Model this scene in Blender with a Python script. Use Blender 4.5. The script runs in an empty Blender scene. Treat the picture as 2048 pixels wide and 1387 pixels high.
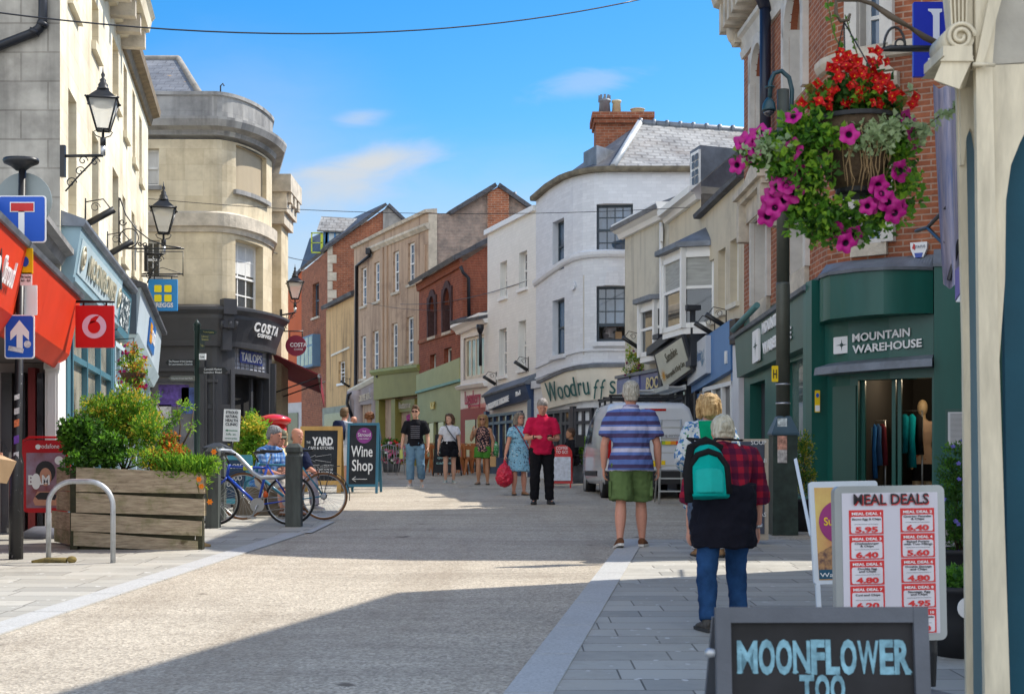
import bpy,bmesh,math,random
from math import radians,sin,cos,pi,tan,atan2,sqrt
from mathutils import Vector,Matrix
SC=bpy.context.scene
COL=SC.collection
FPX=2800.0;CX=1024.0;HY=940.0;CH=1.29;SL=0.0296
cam=bpy.data.cameras.new("camera");camo=bpy.data.objects.new("camera",cam);COL.objects.link(camo)
camo.location=(0,0,CH);camo.rotation_euler=(radians(90),0,0)
cam.sensor_width=36;cam.lens=36*FPX/2048;cam.shift_y=(HY-693.5)/2048
cam.clip_start=0.1;cam.clip_end=5000
cam.dof.use_dof=True;cam.dof.focus_distance=17;cam.dof.aperture_fstop=7.0
SC.camera=camo
SUN_EL=50.0;SUN_X,SUN_Y=0.90,0.43
sun=bpy.data.lights.new("sun",'SUN');suno=bpy.data.objects.new("sun",sun);COL.objects.link(suno)
sun.energy=3.4;sun.angle=radians(0.53);sun.color=(1.0,0.94,0.84)
_k=cos(radians(SUN_EL))/sqrt(SUN_X**2+SUN_Y**2)
SUND=Vector((SUN_X*_k,SUN_Y*_k,sin(radians(SUN_EL))))
suno.rotation_euler=SUND.to_track_quat('Z','Y').to_euler();suno.location=(30,20,40)
W=bpy.data.worlds.new("World");SC.world=W;W.use_nodes=True
wn,wl=W.node_tree.nodes,W.node_tree.links;wn.clear()
def _n(t,**k):
 n=wn.new(t)
 for a,b in k.items():setattr(n,a,b)
 return n
sky=_n('ShaderNodeTexSky',sky_type='NISHITA',sun_disc=False)
sky.sun_elevation=radians(SUN_EL);sky.sun_rotation=atan2(SUN_X,SUN_Y)
sky.air_density=1.0;sky.dust_density=0.6;sky.ozone_density=2.2;sky.altitude=50
tc=_n('ShaderNodeTexCoord')
sx=_n('ShaderNodeSeparateXYZ');wl.new(tc.outputs['Generated'],sx.inputs[0])
def _m(op,a,b=None,c=None):
 n=_n('ShaderNodeMath',operation=op)
 for i,x in enumerate((a,b,c)):
  if x is None:continue
  if isinstance(x,(int,float)):n.inputs[i].default_value=x
  else:wl.new(x,n.inputs[i])
 return n.outputs[0]
ty=_m('MAXIMUM',sx.outputs[1],0.05);ca,cb_=_m('DIVIDE',sx.outputs[0],ty),_m('DIVIDE',sx.outputs[2],ty)
cv=_n('ShaderNodeCombineXYZ');wl.new(ca,cv.inputs[0]);wl.new(_m('MULTIPLY',cb_,2.6),cv.inputs[1])
nz=_n('ShaderNodeTexNoise');nz.inputs['Scale'].default_value=16;nz.inputs['Detail'].default_value=7;nz.inputs['Roughness'].default_value=0.6;nz.inputs['Distortion'].default_value=0.6;wl.new(cv.outputs[0],nz.inputs['Vector'])
nf=nz.outputs['Fac'];cloud=None
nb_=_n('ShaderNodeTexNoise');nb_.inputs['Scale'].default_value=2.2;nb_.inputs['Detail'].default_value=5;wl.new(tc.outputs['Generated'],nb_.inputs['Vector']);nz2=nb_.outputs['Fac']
for cx,cy,rx,ry,ang,k,wob in((740,330,190,46,11,1.0,1.0),(660,372,210,66,9,.75,1.0),(722,236,80,24,4,.5,1.5),(1165,168,150,34,12,.35,1.8),(470,300,420,300,0,.30,.3),(900,640,1700,420,0,.85,.2),(1330,330,240,60,10,.25,1.4)):
 dx=_m('ADD',ca,-(cx-CX)/FPX);dy=_m('ADD',cb_,-(HY-cy)/FPX);c_,s_=cos(radians(ang)),sin(radians(ang))
 u_=_m('MULTIPLY',_m('ADD',_m('MULTIPLY',dx,c_),_m('MULTIPLY',dy,s_)),FPX/rx);v_=_m('MULTIPLY',_m('SUBTRACT',_m('MULTIPLY',dy,c_),_m('MULTIPLY',dx,s_)),FPX/ry)
 d_=_m('SQRT',_m('ADD',_m('MULTIPLY',u_,u_),_m('MULTIPLY',v_,v_)));e_=_m('ADD',_m('SUBTRACT',1.0,d_),_m('MULTIPLY',_m('SUBTRACT',nf,0.5),wob))
 mr=_n('ShaderNodeMapRange',interpolation_type='SMOOTHSTEP');wl.new(e_,mr.inputs[0]);mr.inputs[4].default_value=k;o_=mr.outputs[0]
 cloud=o_ if cloud is None else _m('SUBTRACT',1.0,_m('MULTIPLY',_m('SUBTRACT',1.0,cloud),_m('SUBTRACT',1.0,o_)))
bk=_n('ShaderNodeMapRange',interpolation_type='SMOOTHSTEP');wl.new(_m('ADD',_m('SUBTRACT',_m('MULTIPLY',sx.outputs[1],-1.0),0.0),_m('MULTIPLY',_m('SUBTRACT',nz2,0.5),1.2)),bk.inputs[0]);bk.inputs[1].default_value=0.05;bk.inputs[2].default_value=0.5;bk.inputs[4].default_value=0.85  # unseen bright cloud bank behind the camera, added to fill the shade
mx=_n('ShaderNodeMix',data_type='RGBA');mx.inputs[7].default_value=(3.3,3.5,3.7,1);wl.new(cloud,mx.inputs[0])
hs=_n('ShaderNodeHueSaturation');hs.inputs['Saturation'].default_value=1.5;hs.inputs['Value'].default_value=1.0
wl.new(sky.outputs[0],hs.inputs['Color']);wl.new(hs.outputs[0],mx.inputs[6])
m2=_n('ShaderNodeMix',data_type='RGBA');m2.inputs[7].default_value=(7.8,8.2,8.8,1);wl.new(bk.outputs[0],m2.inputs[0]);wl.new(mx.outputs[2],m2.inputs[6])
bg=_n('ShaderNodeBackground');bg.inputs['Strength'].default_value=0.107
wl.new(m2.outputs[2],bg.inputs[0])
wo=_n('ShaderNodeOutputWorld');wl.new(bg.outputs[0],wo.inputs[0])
SC.view_settings.view_transform='Standard';SC.view_settings.look='None'
SC.view_settings.exposure=0.95;SC.view_settings.gamma=1.0
SC.render.engine='CYCLES'
SC.cycles.max_bounces=8;SC.cycles.diffuse_bounces=4;SC.cycles.glossy_bounces=3;SC.cycles.transmission_bounces=6;SC.cycles.transparent_max_bounces=12
SC.cycles.sample_clamp_indirect=6
def P(px,py,Y):return Vector(((px-CX)/FPX*Y,Y,CH-(py-HY)/FPX*Y))
def X(px,Y):return(px-CX)/FPX*Y
def Z(py,Y):return CH-(py-HY)/FPX*Y
def GZ(y):return SL*min(y,75.0)
def YG(py):return FPX*CH/(py-(HY-FPX*SL))
def V(*a):return Vector(a)
UP=Vector((0,0,1))
OFF={}
def tag(o,label=None,cat=None,group=None,kind=None):
 for k,v in(('label',label),('category',cat),('group',group),('kind',kind)):
  if v:o[k]=v
 return o
def empty(name,loc,label,cat,group=None,rz=0):
 o=bpy.data.objects.new(name,None);COL.objects.link(o);o.empty_display_size=0.2
 o.location=loc;o.rotation_euler=(0,0,rz);tag(o,label,cat,group);OFF[o.name]=Vector(loc)
 return o
SPLIT={'pilaster','lining','rear_leaf','console','spring_leg','leg','foot','pier','carved_hood','olive_pier','white_plate','sill','keystone','chimney_pot','cargo_pocket','interior_lamp','surround','rung','side_window','string_course','brick_course','far_post','near_post','far_jamb','banner_arm','door_pane','column','shop_pane','faded_sign','cornice','basket_rim','magenta_flower','red_flower','orange_flower','pink_flower','white_flower','violet_flower','plum_flower'}
class MB:
 def __init__(s):s.v=[];s.f=[];s.uv=[];s.m=[];s.x=Matrix.Identity(4);s.sm=[]
 def poly(s,pts,uv=None,m=0,sm=False):
  i=len(s.v)
  for p in pts:s.v.append(s.x@Vector(p))
  s.f.append(tuple(range(i,i+len(pts))));s.uv.append(uv);s.m.append(m);s.sm.append(sm)
 def grid(s,rings,closed=True,caps=True,m=0,sm=True,uvf=None):
  i=len(s.v);n=len(rings[0])
  for r in rings:
   for p in r:s.v.append(s.x@Vector(p))
  for a in range(len(rings)-1):
   for b in range(n if closed else n-1):
    c=(b+1)%n
    s.f.append((i+a*n+b,i+a*n+c,i+(a+1)*n+c,i+(a+1)*n+b));s.m.append(m);s.sm.append(sm)
    s.uv.append([uvf(a,b),uvf(a,b+1),uvf(a+1,b+1),uvf(a+1,b)]if uvf else None)
  if caps and closed:
   s.f.append(tuple(reversed(range(i,i+n))));s.m.append(m);s.uv.append(None);s.sm.append(False)
   s.f.append(tuple(range(i+(len(rings)-1)*n,i+len(rings)*n)));s.m.append(m);s.uv.append(None);s.sm.append(False)
 def hexa(s,c,m=0):
  for q in((3,2,1,0),(4,5,6,7),(0,1,5,4),(1,2,6,5),(2,3,7,6),(3,0,4,7)):
   pts=[c[k]for k in q];a=(Vector(pts[1])-Vector(pts[0])).length;b=(Vector(pts[3])-Vector(pts[0])).length
   s.poly(pts,[(0,0),(a,0),(a,b),(0,b)],m)
 def obox(s,o,a,b,c,m=0):
  o,a,b,c=Vector(o),Vector(a),Vector(b),Vector(c)
  if a.cross(b).dot(c)<0:a,b=b,a
  s.hexa([o,o+a,o+a+b,o+b,o+c,o+a+c,o+a+b+c,o+b+c],m)
 def box(s,x0,x1,y0,y1,z0,z1,m=0):s.obox((x0,y0,z0),(x1-x0,0,0),(0,y1-y0,0),(0,0,z1-z0),m)
 def tube(s,pts,r,n=8,m=0,caps=True,sm=True,closed=False,e=1.0):
  pts=[Vector(p)for p in pts];k=len(pts)
  rr=r if isinstance(r,(list,tuple))else[r]*k
  rings=[];prev=None
  for i,p in enumerate(pts):
   if closed:t=pts[(i+1)%k]-pts[i-1]
   else:t=(pts[min(i+1,k-1)]-pts[max(i-1,0)])
   if t.length<1e-9:t=Vector((0,0,1))
   t.normalize()
   if prev is None:
    a=t.cross(UP)
    if a.length<0.05:a=t.cross(Vector((0,1,0)))
    a.normalize()
   else:
    a=prev-t*prev.dot(t)
    if a.length<1e-6:a=t.cross(UP)
    a.normalize()
   prev=a;b=t.cross(a)
   rad=rr[i];ra,rb=rad if isinstance(rad,(tuple,list))else(rad,rad*e)
   rings.append([p+a*(cos(2*pi*j/n)*ra)+b*(sin(2*pi*j/n)*rb)for j in range(n)])
  if closed:rings.append(rings[0])
  s.grid(rings,True,caps and not closed,m,sm)
 def lathe(s,c,prof,n=16,m=0,sm=True,axis=UP,caps=True):
  c=Vector(c);ax=Vector(axis).normalized();a=ax.orthogonal().normalized();b=ax.cross(a)
  s.grid([[c+ax*z+(a*cos(2*pi*j/n)+b*sin(2*pi*j/n))*max(r,1e-4)for j in range(n)]for r,z in prof],True,caps,m,sm)
 def ball(s,c,rx,ry=None,rz=None,n=12,k=8,m=0):
  ry=ry or rx;rz=rz or rx;c=Vector(c)
  s.grid([[c+Vector((cos(2*pi*j/n)*rx*sin(pi*i/k)+1e-5*cos(2*pi*j/n),sin(2*pi*j/n)*ry*sin(pi*i/k)+1e-5*sin(2*pi*j/n),-cos(pi*i/k)*rz))for j in range(n)]for i in range(k+1)],True,True,m,True)
 def prism(s,pts,d,m=0):
  pts=[Vector(p)for p in pts];d=Vector(d)
  nrm=Vector((0,0,0))
  for i in range(len(pts)):nrm+=pts[i-1].cross(pts[i])
  if nrm.dot(d)<0:pts=pts[::-1]
  s.poly(list(reversed(pts)),None,m);s.poly([p+d for p in pts],None,m)
  k=len(pts)
  for i in range(k):s.poly([pts[i],pts[(i+1)%k],pts[(i+1)%k]+d,pts[i]+d],None,m)
 def mesh(s,name,mats,off):
  me=bpy.data.meshes.new(name)
  me.from_pydata([tuple(v-off)for v in s.v],[],s.f)
  for mt in(mats if isinstance(mats,(list,tuple))else[mats]):me.materials.append(mt)
  me.polygons.foreach_set('material_index',s.m);me.polygons.foreach_set('use_smooth',s.sm)
  if any(t_.get('uv')for t_ in me.materials):
   for i_,f_ in enumerate(s.f):
    if s.uv[i_]is None:
     p_=[s.v[k_]for k_ in f_];n_=Vector((0,0,0))
     for a_,b_ in zip(p_,p_[1:]+p_[:1]):n_+=a_.cross(b_)
     n_.normalize()if n_.length>1e-12 else None
     if abs(n_.z)>0.8:s.uv[i_]=[(q_.x,q_.y)for q_ in p_]
     else:t2_=Vector((-n_.y,n_.x,0)).normalized();s.uv[i_]=[(q_.dot(t2_),q_.z)for q_ in p_]
  if any(u for u in s.uv):
   ul=me.uv_layers.new(name='UVMap');buf=[]
   for f,u in zip(s.f,s.uv):buf.extend(u if u else[(0.0,0.0)]*len(f))
   ul.data.foreach_set('uv',[c for p in buf for c in p])
  me.update()
  return me
 def islands(s,gap=0.02):
  """the mesh's far apart pieces, each as a builder of its own"""
  par=list(range(len(s.v)))
  def find(i):
   while par[i]!=i:par[i]=par[par[i]];i=par[i]
   return i
  for f in s.f:
   for k in f[1:]:par[find(k)]=find(f[0])
  bb={}
  for i,v in enumerate(s.v):
   b=bb.setdefault(find(i),[v.copy(),v.copy()])
   for k in range(3):b[0][k]=min(b[0][k],v[k]);b[1][k]=max(b[1][k],v[k])
  ks=list(bb);grp={k:k for k in ks}
  def root(k):
   while grp[k]!=k:k=grp[k]
   return k
  for i,a in enumerate(ks):
   for b in ks[:i]:
    if all(bb[a][0][k]-gap<bb[b][1][k]and bb[b][0][k]-gap<bb[a][1][k]for k in range(3)):grp[root(a)]=root(b)
  out={}
  for f,u,m,g in zip(s.f,s.uv,s.m,s.sm):
   o=out.setdefault(root(find(f[0])),MB());i=len(o.v);o.v+=[s.v[k]for k in f];o.f.append(tuple(range(i,i+len(f))));o.uv.append(u);o.m.append(m);o.sm.append(g)
  return list(out.values())
 def build(s,name,mats,parent=None,label=None,cat=None,group=None,kind=None,base=None):
  if parent is not None and name in SPLIT:
   ps=s.islands()
   if len(ps)>1:
    os_=[p.build1(name,mats,parent)for p in ps];return os_[0]
  return s.build1(name,mats,parent,label,cat,group,kind,base)
 def build1(s,name,mats,parent=None,label=None,cat=None,group=None,kind=None,base=None):
  if parent is not None:off=OFF[parent.name]
  elif base is not None:off=Vector(base)
  else:
   zs=min(v.z for v in s.v);n=len(s.v)
   off=Vector((sum(v.x for v in s.v)/n,sum(v.y for v in s.v)/n,zs))
  me=s.mesh(name,mats,off)
  o=bpy.data.objects.new(name,me);COL.objects.link(o)
  if parent is not None:o.parent=parent
  else:o.location=off
  OFF[o.name]=off;tag(o,label,cat,group,kind)
  return o
def addmesh(name,me,parent,mats=None):
 o=bpy.data.objects.new(name,me);COL.objects.link(o);o.parent=parent
 if mats:
  me.materials.clear()
  for x in(mats if isinstance(mats,(list,tuple))else[mats]):me.materials.append(x)
 OFF[o.name]=OFF[parent.name]
 return o
def copy_tree(o,loc=None,rz=None,label=None,parent=None,scale=None):
 c=o.copy();COL.objects.link(c)
 if parent is not None:c.parent=parent
 if loc is not None:c.location=loc
 if rz is not None:c.rotation_euler=(0,0,rz)
 if scale is not None:c.scale=(scale,)*3
 if label:c['label']=label
 OFF[c.name]=OFF[o.name]
 for ch in[x for x in COL.objects if x.parent==o]:copy_tree(ch,parent=c)
 return c
_tmp=[]
def evaluated(o):
 bpy.context.view_layer.update()
 dg=bpy.context.evaluated_depsgraph_get()
 return bpy.data.meshes.new_from_object(o.evaluated_get(dg),depsgraph=dg)
def fuse(mb,voxel=0.01,smooth=4,fac=0.5,disp=None):
 me=mb.mesh('fuse',[],Vector((0,0,0)));o=bpy.data.objects.new('fuse',me);COL.objects.link(o)
 r=o.modifiers.new('r','REMESH');r.mode='VOXEL';r.voxel_size=voxel;r.use_smooth_shade=True
 if smooth:
  s=o.modifiers.new('s','SMOOTH');s.iterations=smooth;s.factor=fac
 if disp:
  tx=bpy.data.textures.new('t','CLOUDS');tx.noise_scale=disp[1]
  d=o.modifiers.new('d','DISPLACE');d.texture=tx;d.strength=disp[0];d.mid_level=0.5;d.texture_coords='LOCAL'
 out=evaluated(o)
 bpy.data.objects.remove(o);bpy.data.meshes.remove(me)
 out.materials.clear()
 return out
_txt={}
def text(parent,s,o,t,u,size,mt,align='CENTER',ext=0.006,bold=0.0,shear=0.0,sx=1.0,name='lettering',space=1.0,fit=None):
 """s written from point o along unit t, upright u; size = letter height in metres; fit = total width"""
 key=(s,round(bold,4),shear,space)
 if key not in _txt:
  c=bpy.data.curves.new('t','FONT');c.body=s;c.size=1.0;c.offset=bold;c.shear=shear;c.align_x='LEFT'
  c.extrude=0.0;c.space_character=space;c.resolution_u=3;c.space_line=0.9
  ob=bpy.data.objects.new('t',c);COL.objects.link(ob);me=evaluated(ob)
  bpy.data.objects.remove(ob);bpy.data.curves.remove(c)
  _txt[key]=([v.co.copy()for v in me.vertices],[tuple(p.vertices)for p in me.polygons]);bpy.data.meshes.remove(me)
 vs,fs=_txt[key]
 if not vs:return None
 o,t,u=Vector(o),Vector(t).normalized(),Vector(u).normalized();n=t.cross(u).normalized()
 x0=min(v.x for v in vs);x1=max(v.x for v in vs);k=size/0.72
 if fit:sx=fit/((x1-x0)*k)
 dx={'LEFT':x0,'CENTER':(x0+x1)/2,'RIGHT':x1}[align]
 mb=MB()
 mb.v=[o+t*((v.x-dx)*k*sx)+u*(v.y*k)+n*ext for v in vs];mb.f=list(fs)
 mb.m=[0]*len(fs);mb.uv=[None]*len(fs);mb.sm=[False]*len(fs)
 ed={}
 for f in fs:
  for a,b in zip(f,f[1:]+f[:1]):ed[(a,b)]=ed.get((a,b),0)+1
 for(a,b)in list(ed):
  if(b,a)not in ed:
   i=len(mb.v);mb.v+=[mb.v[b],mb.v[a],mb.v[a]-n*ext,mb.v[b]-n*ext]
   mb.f.append((i,i+1,i+2,i+3));mb.m.append(0);mb.uv.append(None);mb.sm.append(False)
 return mb.build(name,mt,parent)
MATS={}
def nodes(name):
 m=bpy.data.materials.new(name);m.use_nodes=True;nt=m.node_tree
 return m,nt,nt.nodes['Principled BSDF']
def lk(nt,a,b):nt.links.new(a,b)
def nd(nt,t,**k):
 n=nt.nodes.new(t)
 for a,b in k.items():
  if a.startswith('i_'):n.inputs[a[2:].replace('_',' ')].default_value=b
  else:setattr(n,a,b)
 return n
def rgb(c):return(c[0],c[1],c[2],1.0)
def mixc(nt,fac,a,b,mode='MIX'):
 m=nd(nt,'ShaderNodeMix',data_type='RGBA',blend_type=mode)
 for i,x in((0,fac),(6,a),(7,b)):
  if isinstance(x,(int,float)):m.inputs[i].default_value=x
  elif isinstance(x,tuple):m.inputs[i].default_value=rgb(x)
  else:lk(nt,x,m.inputs[i])
 return m.outputs[2]
def noise(nt,co,scale,det=4,rough=0.6,stretch=None):
 if stretch:
  mp=nd(nt,'ShaderNodeMapping');mp.inputs['Scale'].default_value=stretch;lk(nt,co,mp.inputs[0]);co=mp.outputs[0]
 n=nd(nt,'ShaderNodeTexNoise');n.inputs['Scale'].default_value=scale;n.inputs['Detail'].default_value=det;n.inputs['Roughness'].default_value=rough
 lk(nt,co,n.inputs['Vector']);return n.outputs['Fac']
def ramp(nt,v,a,b,ca=(0,0,0),cb=(1,1,1)):
 r=nd(nt,'ShaderNodeValToRGB');e=r.color_ramp.elements
 e[0].position=a;e[1].position=b;e[0].color=rgb(ca);e[1].color=rgb(cb);lk(nt,v,r.inputs[0]);return r.outputs[0]
def bump(nt,bs,h,strength,dist=0.02):
 b=nd(nt,'ShaderNodeBump');b.inputs['Strength'].default_value=strength;b.inputs['Distance'].default_value=dist
 lk(nt,h,b.inputs['Height']);lk(nt,b.outputs[0],bs.inputs['Normal'])
def mat(name,col,rough=0.6,var=0.12,vs=2.5,metal=0.0,bmp=0.0,bs_=40.0,spec=0.4,coat=0.0,stretch=None,col2=None,emit=0.0,sss=0.0):
 if name in MATS:return MATS[name]
 m,nt,bs=nodes(name);co=nd(nt,'ShaderNodeTexCoord').outputs['Object']
 bs.inputs['Roughness'].default_value=rough;bs.inputs['Metallic'].default_value=metal;bs.inputs['Specular IOR Level'].default_value=spec
 bs.inputs['Coat Weight'].default_value=coat
 if sss:bs.inputs['Subsurface Weight'].default_value=sss;bs.inputs['Subsurface Radius'].default_value=(0.02,0.008,0.004)
 if emit:bs.inputs['Emission Color'].default_value=rgb(col);bs.inputs['Emission Strength'].default_value=emit
 if var or col2:
  f=ramp(nt,noise(nt,co,vs,5,0.62,stretch),0.3,0.7)
  a=tuple(c*(1-var)for c in col);b=col2 or tuple(min(1,c*(1+var))for c in col)
  lk(nt,mixc(nt,f,a,b),bs.inputs['Base Color'])
 else:bs.inputs['Base Color'].default_value=rgb(col)
 if bmp:bump(nt,bs,noise(nt,co,bs_,3,0.6,stretch),bmp)
 MATS[name]=m;return m
def masonry(name,c1,c2,mortar,bw,bh,msz=0.01,dirt=(0.2,0.18,0.15),dirtf=0.35,bmp=0.5,rough=0.85,off=0.5,streak=0.0,nvar=0.5,sq=1.0,ds=0.5,lich=None):
 if name in MATS:return MATS[name]
 m,nt,bs=nodes(name);tcn=nd(nt,'ShaderNodeTexCoord');uv=tcn.outputs['UV'];co=tcn.outputs['Object']
 b=nd(nt,'ShaderNodeTexBrick',offset=off,squash=sq);b.inputs['Scale'].default_value=1.0;b.inputs['Brick Width'].default_value=bw;b.inputs['Row Height'].default_value=bh
 b.inputs['Mortar Size'].default_value=msz;b.inputs['Mortar Smooth'].default_value=0.2;b.inputs['Color1'].default_value=rgb(c1);b.inputs['Color2'].default_value=rgb(c2);b.inputs['Mortar'].default_value=rgb(mortar)
 nv=noise(nt,uv,6.0,2,0.5);wob=nd(nt,'ShaderNodeVectorMath',operation='MULTIPLY_ADD');wob.inputs[1].default_value=(0.012,)*3
 nc=nd(nt,'ShaderNodeTexNoise');nc.inputs['Scale'].default_value=5.0;lk(nt,uv,nc.inputs['Vector']);lk(nt,nc.outputs['Color'],wob.inputs[0]);lk(nt,uv,wob.inputs[2])
 lk(nt,wob.outputs[0],b.inputs['Vector'])
 c=b.outputs['Color']
 n2=noise(nt,uv,1.0/bh*0.35,4,0.7)
 c=mixc(nt,nvar,c,mixc(nt,ramp(nt,n2,0.35,0.65),tuple(x*0.72 for x in c1),tuple(min(1,x*1.25)for x in c2)))
 d=ramp(nt,noise(nt,uv,ds,6,0.7),0.47,0.72)
 f=nd(nt,'ShaderNodeMath',operation='MULTIPLY');lk(nt,d,f.inputs[0]);f.inputs[1].default_value=dirtf
 c=mixc(nt,f.outputs[0],c,dirt)
 if streak:
  s=ramp(nt,noise(nt,uv,1.0,5,0.6,(3.2,0.22,1)),0.5,0.72)
  f2=nd(nt,'ShaderNodeMath',operation='MULTIPLY');lk(nt,s,f2.inputs[0]);f2.inputs[1].default_value=streak
  c=mixc(nt,f2.outputs[0],c,tuple(x*0.45 for x in dirt))
 if lich:
  l=ramp(nt,noise(nt,uv,2.2,6,0.75),0.62,0.68)
  c=mixc(nt,l,c,lich)
 lk(nt,c,bs.inputs['Base Color']);bs.inputs['Roughness'].default_value=rough;bs.inputs['Specular IOR Level'].default_value=0.25
 h=mixc(nt,0.35,b.outputs['Fac'],noise(nt,uv,60,3,0.6));inv=nd(nt,'ShaderNodeInvert');lk(nt,h,inv.inputs['Color'])
 bump(nt,bs,inv.outputs[0],bmp,0.012);m['uv']=1
 MATS[name]=m;return m
def render_wall(name,col,dirt=(0.25,0.22,0.18),f=0.3,streak=0.2,bmp=0.15,rough=0.85):
 f*=1.3;streak*=1.2
 """painted or rendered wall, with stains that run down it"""
 if name in MATS:return MATS[name]
 m,nt,bs=nodes(name);uv=nd(nt,'ShaderNodeTexCoord').outputs['UV']
 c=mixc(nt,ramp(nt,noise(nt,uv,0.8,6,0.7),0.35,0.7),tuple(x*0.93 for x in col),tuple(min(1,x*1.06)for x in col))
 a=nd(nt,'ShaderNodeMath',operation='MULTIPLY');lk(nt,ramp(nt,noise(nt,uv,0.6,8,0.75),0.52,0.75),a.inputs[0]);a.inputs[1].default_value=f
 c=mixc(nt,a.outputs[0],c,dirt)
 b=nd(nt,'ShaderNodeMath',operation='MULTIPLY');lk(nt,ramp(nt,noise(nt,uv,1.0,6,0.6,(4.0,0.25,1)),0.5,0.75),b.inputs[0]);b.inputs[1].default_value=streak
 c=mixc(nt,b.outputs[0],c,dirt)
 lk(nt,c,bs.inputs['Base Color']);bs.inputs['Roughness'].default_value=rough;bs.inputs['Specular IOR Level'].default_value=0.25
 bump(nt,bs,noise(nt,uv,45,4,0.65),bmp,0.01);m['uv']=1
 MATS[name]=m;return m
def glass(name,col=(0.02,0.025,0.03),rough=0.03,spec=0.9,wav=0.02):
 if name in MATS:return MATS[name]
 m,nt,bs=nodes(name);co=nd(nt,'ShaderNodeTexCoord').outputs['Object']
 bs.inputs['Base Color'].default_value=rgb(col);bs.inputs['Roughness'].default_value=rough;bs.inputs['Specular IOR Level'].default_value=spec;bs.inputs['IOR'].default_value=1.6
 lk(nt,mixc(nt,ramp(nt,noise(nt,co,1.6,3,0.5),0.35,0.7),tuple(x*0.6 for x in col),tuple(x*1.9 for x in col)),bs.inputs['Base Color'])
 bump(nt,bs,noise(nt,co,2.5,2,0.5),wav,0.02)
 MATS[name]=m;return m
def stripes(name,cols,axis='Z',period=0.2,rough=0.85,offset=0.0,coord='Object',bmp=0.25,sharp=True):
 """hard bands of the colours in cols [(fraction, colour)...] repeated along an axis: woven pattern"""
 if name in MATS:return MATS[name]
 m,nt,bs=nodes(name);co=nd(nt,'ShaderNodeTexCoord').outputs[coord]
 sp=nd(nt,'ShaderNodeSeparateXYZ');lk(nt,co,sp.inputs[0])
 a=nd(nt,'ShaderNodeMath',operation='MULTIPLY_ADD');lk(nt,sp.outputs[axis],a.inputs[0]);a.inputs[1].default_value=1.0/period;a.inputs[2].default_value=offset
 fr=nd(nt,'ShaderNodeMath',operation='FRACT');lk(nt,a.outputs[0],fr.inputs[0])
 r=nd(nt,'ShaderNodeValToRGB');r.color_ramp.interpolation='CONSTANT';e=r.color_ramp.elements
 e[0].position=0;e[0].color=rgb(cols[0][1]);e[1].position=cols[1][0];e[1].color=rgb(cols[1][1])
 for p,c in cols[2:]:x=e.new(p);x.color=rgb(c)
 lk(nt,fr.outputs[0],r.inputs[0]);lk(nt,r.outputs[0],bs.inputs['Base Color']);bs.inputs['Roughness'].default_value=rough;bs.inputs['Specular IOR Level'].default_value=0.2
 bump(nt,bs,noise(nt,co,9,4,0.6,(1,1,.55)),bmp*2.4,0.035)
 MATS[name]=m;return m
def plaid(name,base,cx,cz,px=0.09,pz=0.09,dark=(0.01,0.01,0.015)):
 if name in MATS:return MATS[name]
 m,nt,bs=nodes(name);co=nd(nt,'ShaderNodeTexCoord').outputs['Object']
 sp=nd(nt,'ShaderNodeSeparateXYZ');lk(nt,co,sp.inputs[0])
 def band(out,per,w):
  a=nd(nt,'ShaderNodeMath',operation='MULTIPLY');lk(nt,out,a.inputs[0]);a.inputs[1].default_value=1/per
  fr=nd(nt,'ShaderNodeMath',operation='FRACT');lk(nt,a.outputs[0],fr.inputs[0])
  g=nd(nt,'ShaderNodeMath',operation='LESS_THAN');lk(nt,fr.outputs[0],g.inputs[0]);g.inputs[1].default_value=w
  h=nd(nt,'ShaderNodeMath',operation='MULTIPLY');lk(nt,g.outputs[0],h.inputs[0]);h.inputs[1].default_value=0.62
  return h.outputs[0]
 c=mixc(nt,band(sp.outputs['X'],px,0.5),base,cx);c=mixc(nt,band(sp.outputs['Z'],pz,0.5),c,cz)
 lk(nt,c,bs.inputs['Base Color']);bs.inputs['Roughness'].default_value=0.9;bs.inputs['Specular IOR Level'].default_value=0.15
 bump(nt,bs,noise(nt,co,9,4,0.6,(1,1,.55)),0.75,0.035)
 MATS[name]=m;return m
def spots(name,base,cols,scale=30,thr=0.5,rough=0.85):
 """printed cloth: blotches of the colours in cols on base"""
 if name in MATS:return MATS[name]
 m,nt,bs=nodes(name);co=nd(nt,'ShaderNodeTexCoord').outputs['Object'];c=None
 cur=base
 for i,(col,t)in enumerate(cols):
  n=ramp(nt,noise(nt,co,scale*(1+0.3*i),2,0.5,(1+0.01*i,1,1.0+0.1*i)),t,t+0.03)
  c=mixc(nt,n,cur,col);cur=c
 lk(nt,c,bs.inputs['Base Color']);bs.inputs['Roughness'].default_value=rough;bs.inputs['Specular IOR Level'].default_value=0.2
 bump(nt,bs,noise(nt,co,9,4,0.6),0.25,0.03)
 MATS[name]=m;return m
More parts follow.
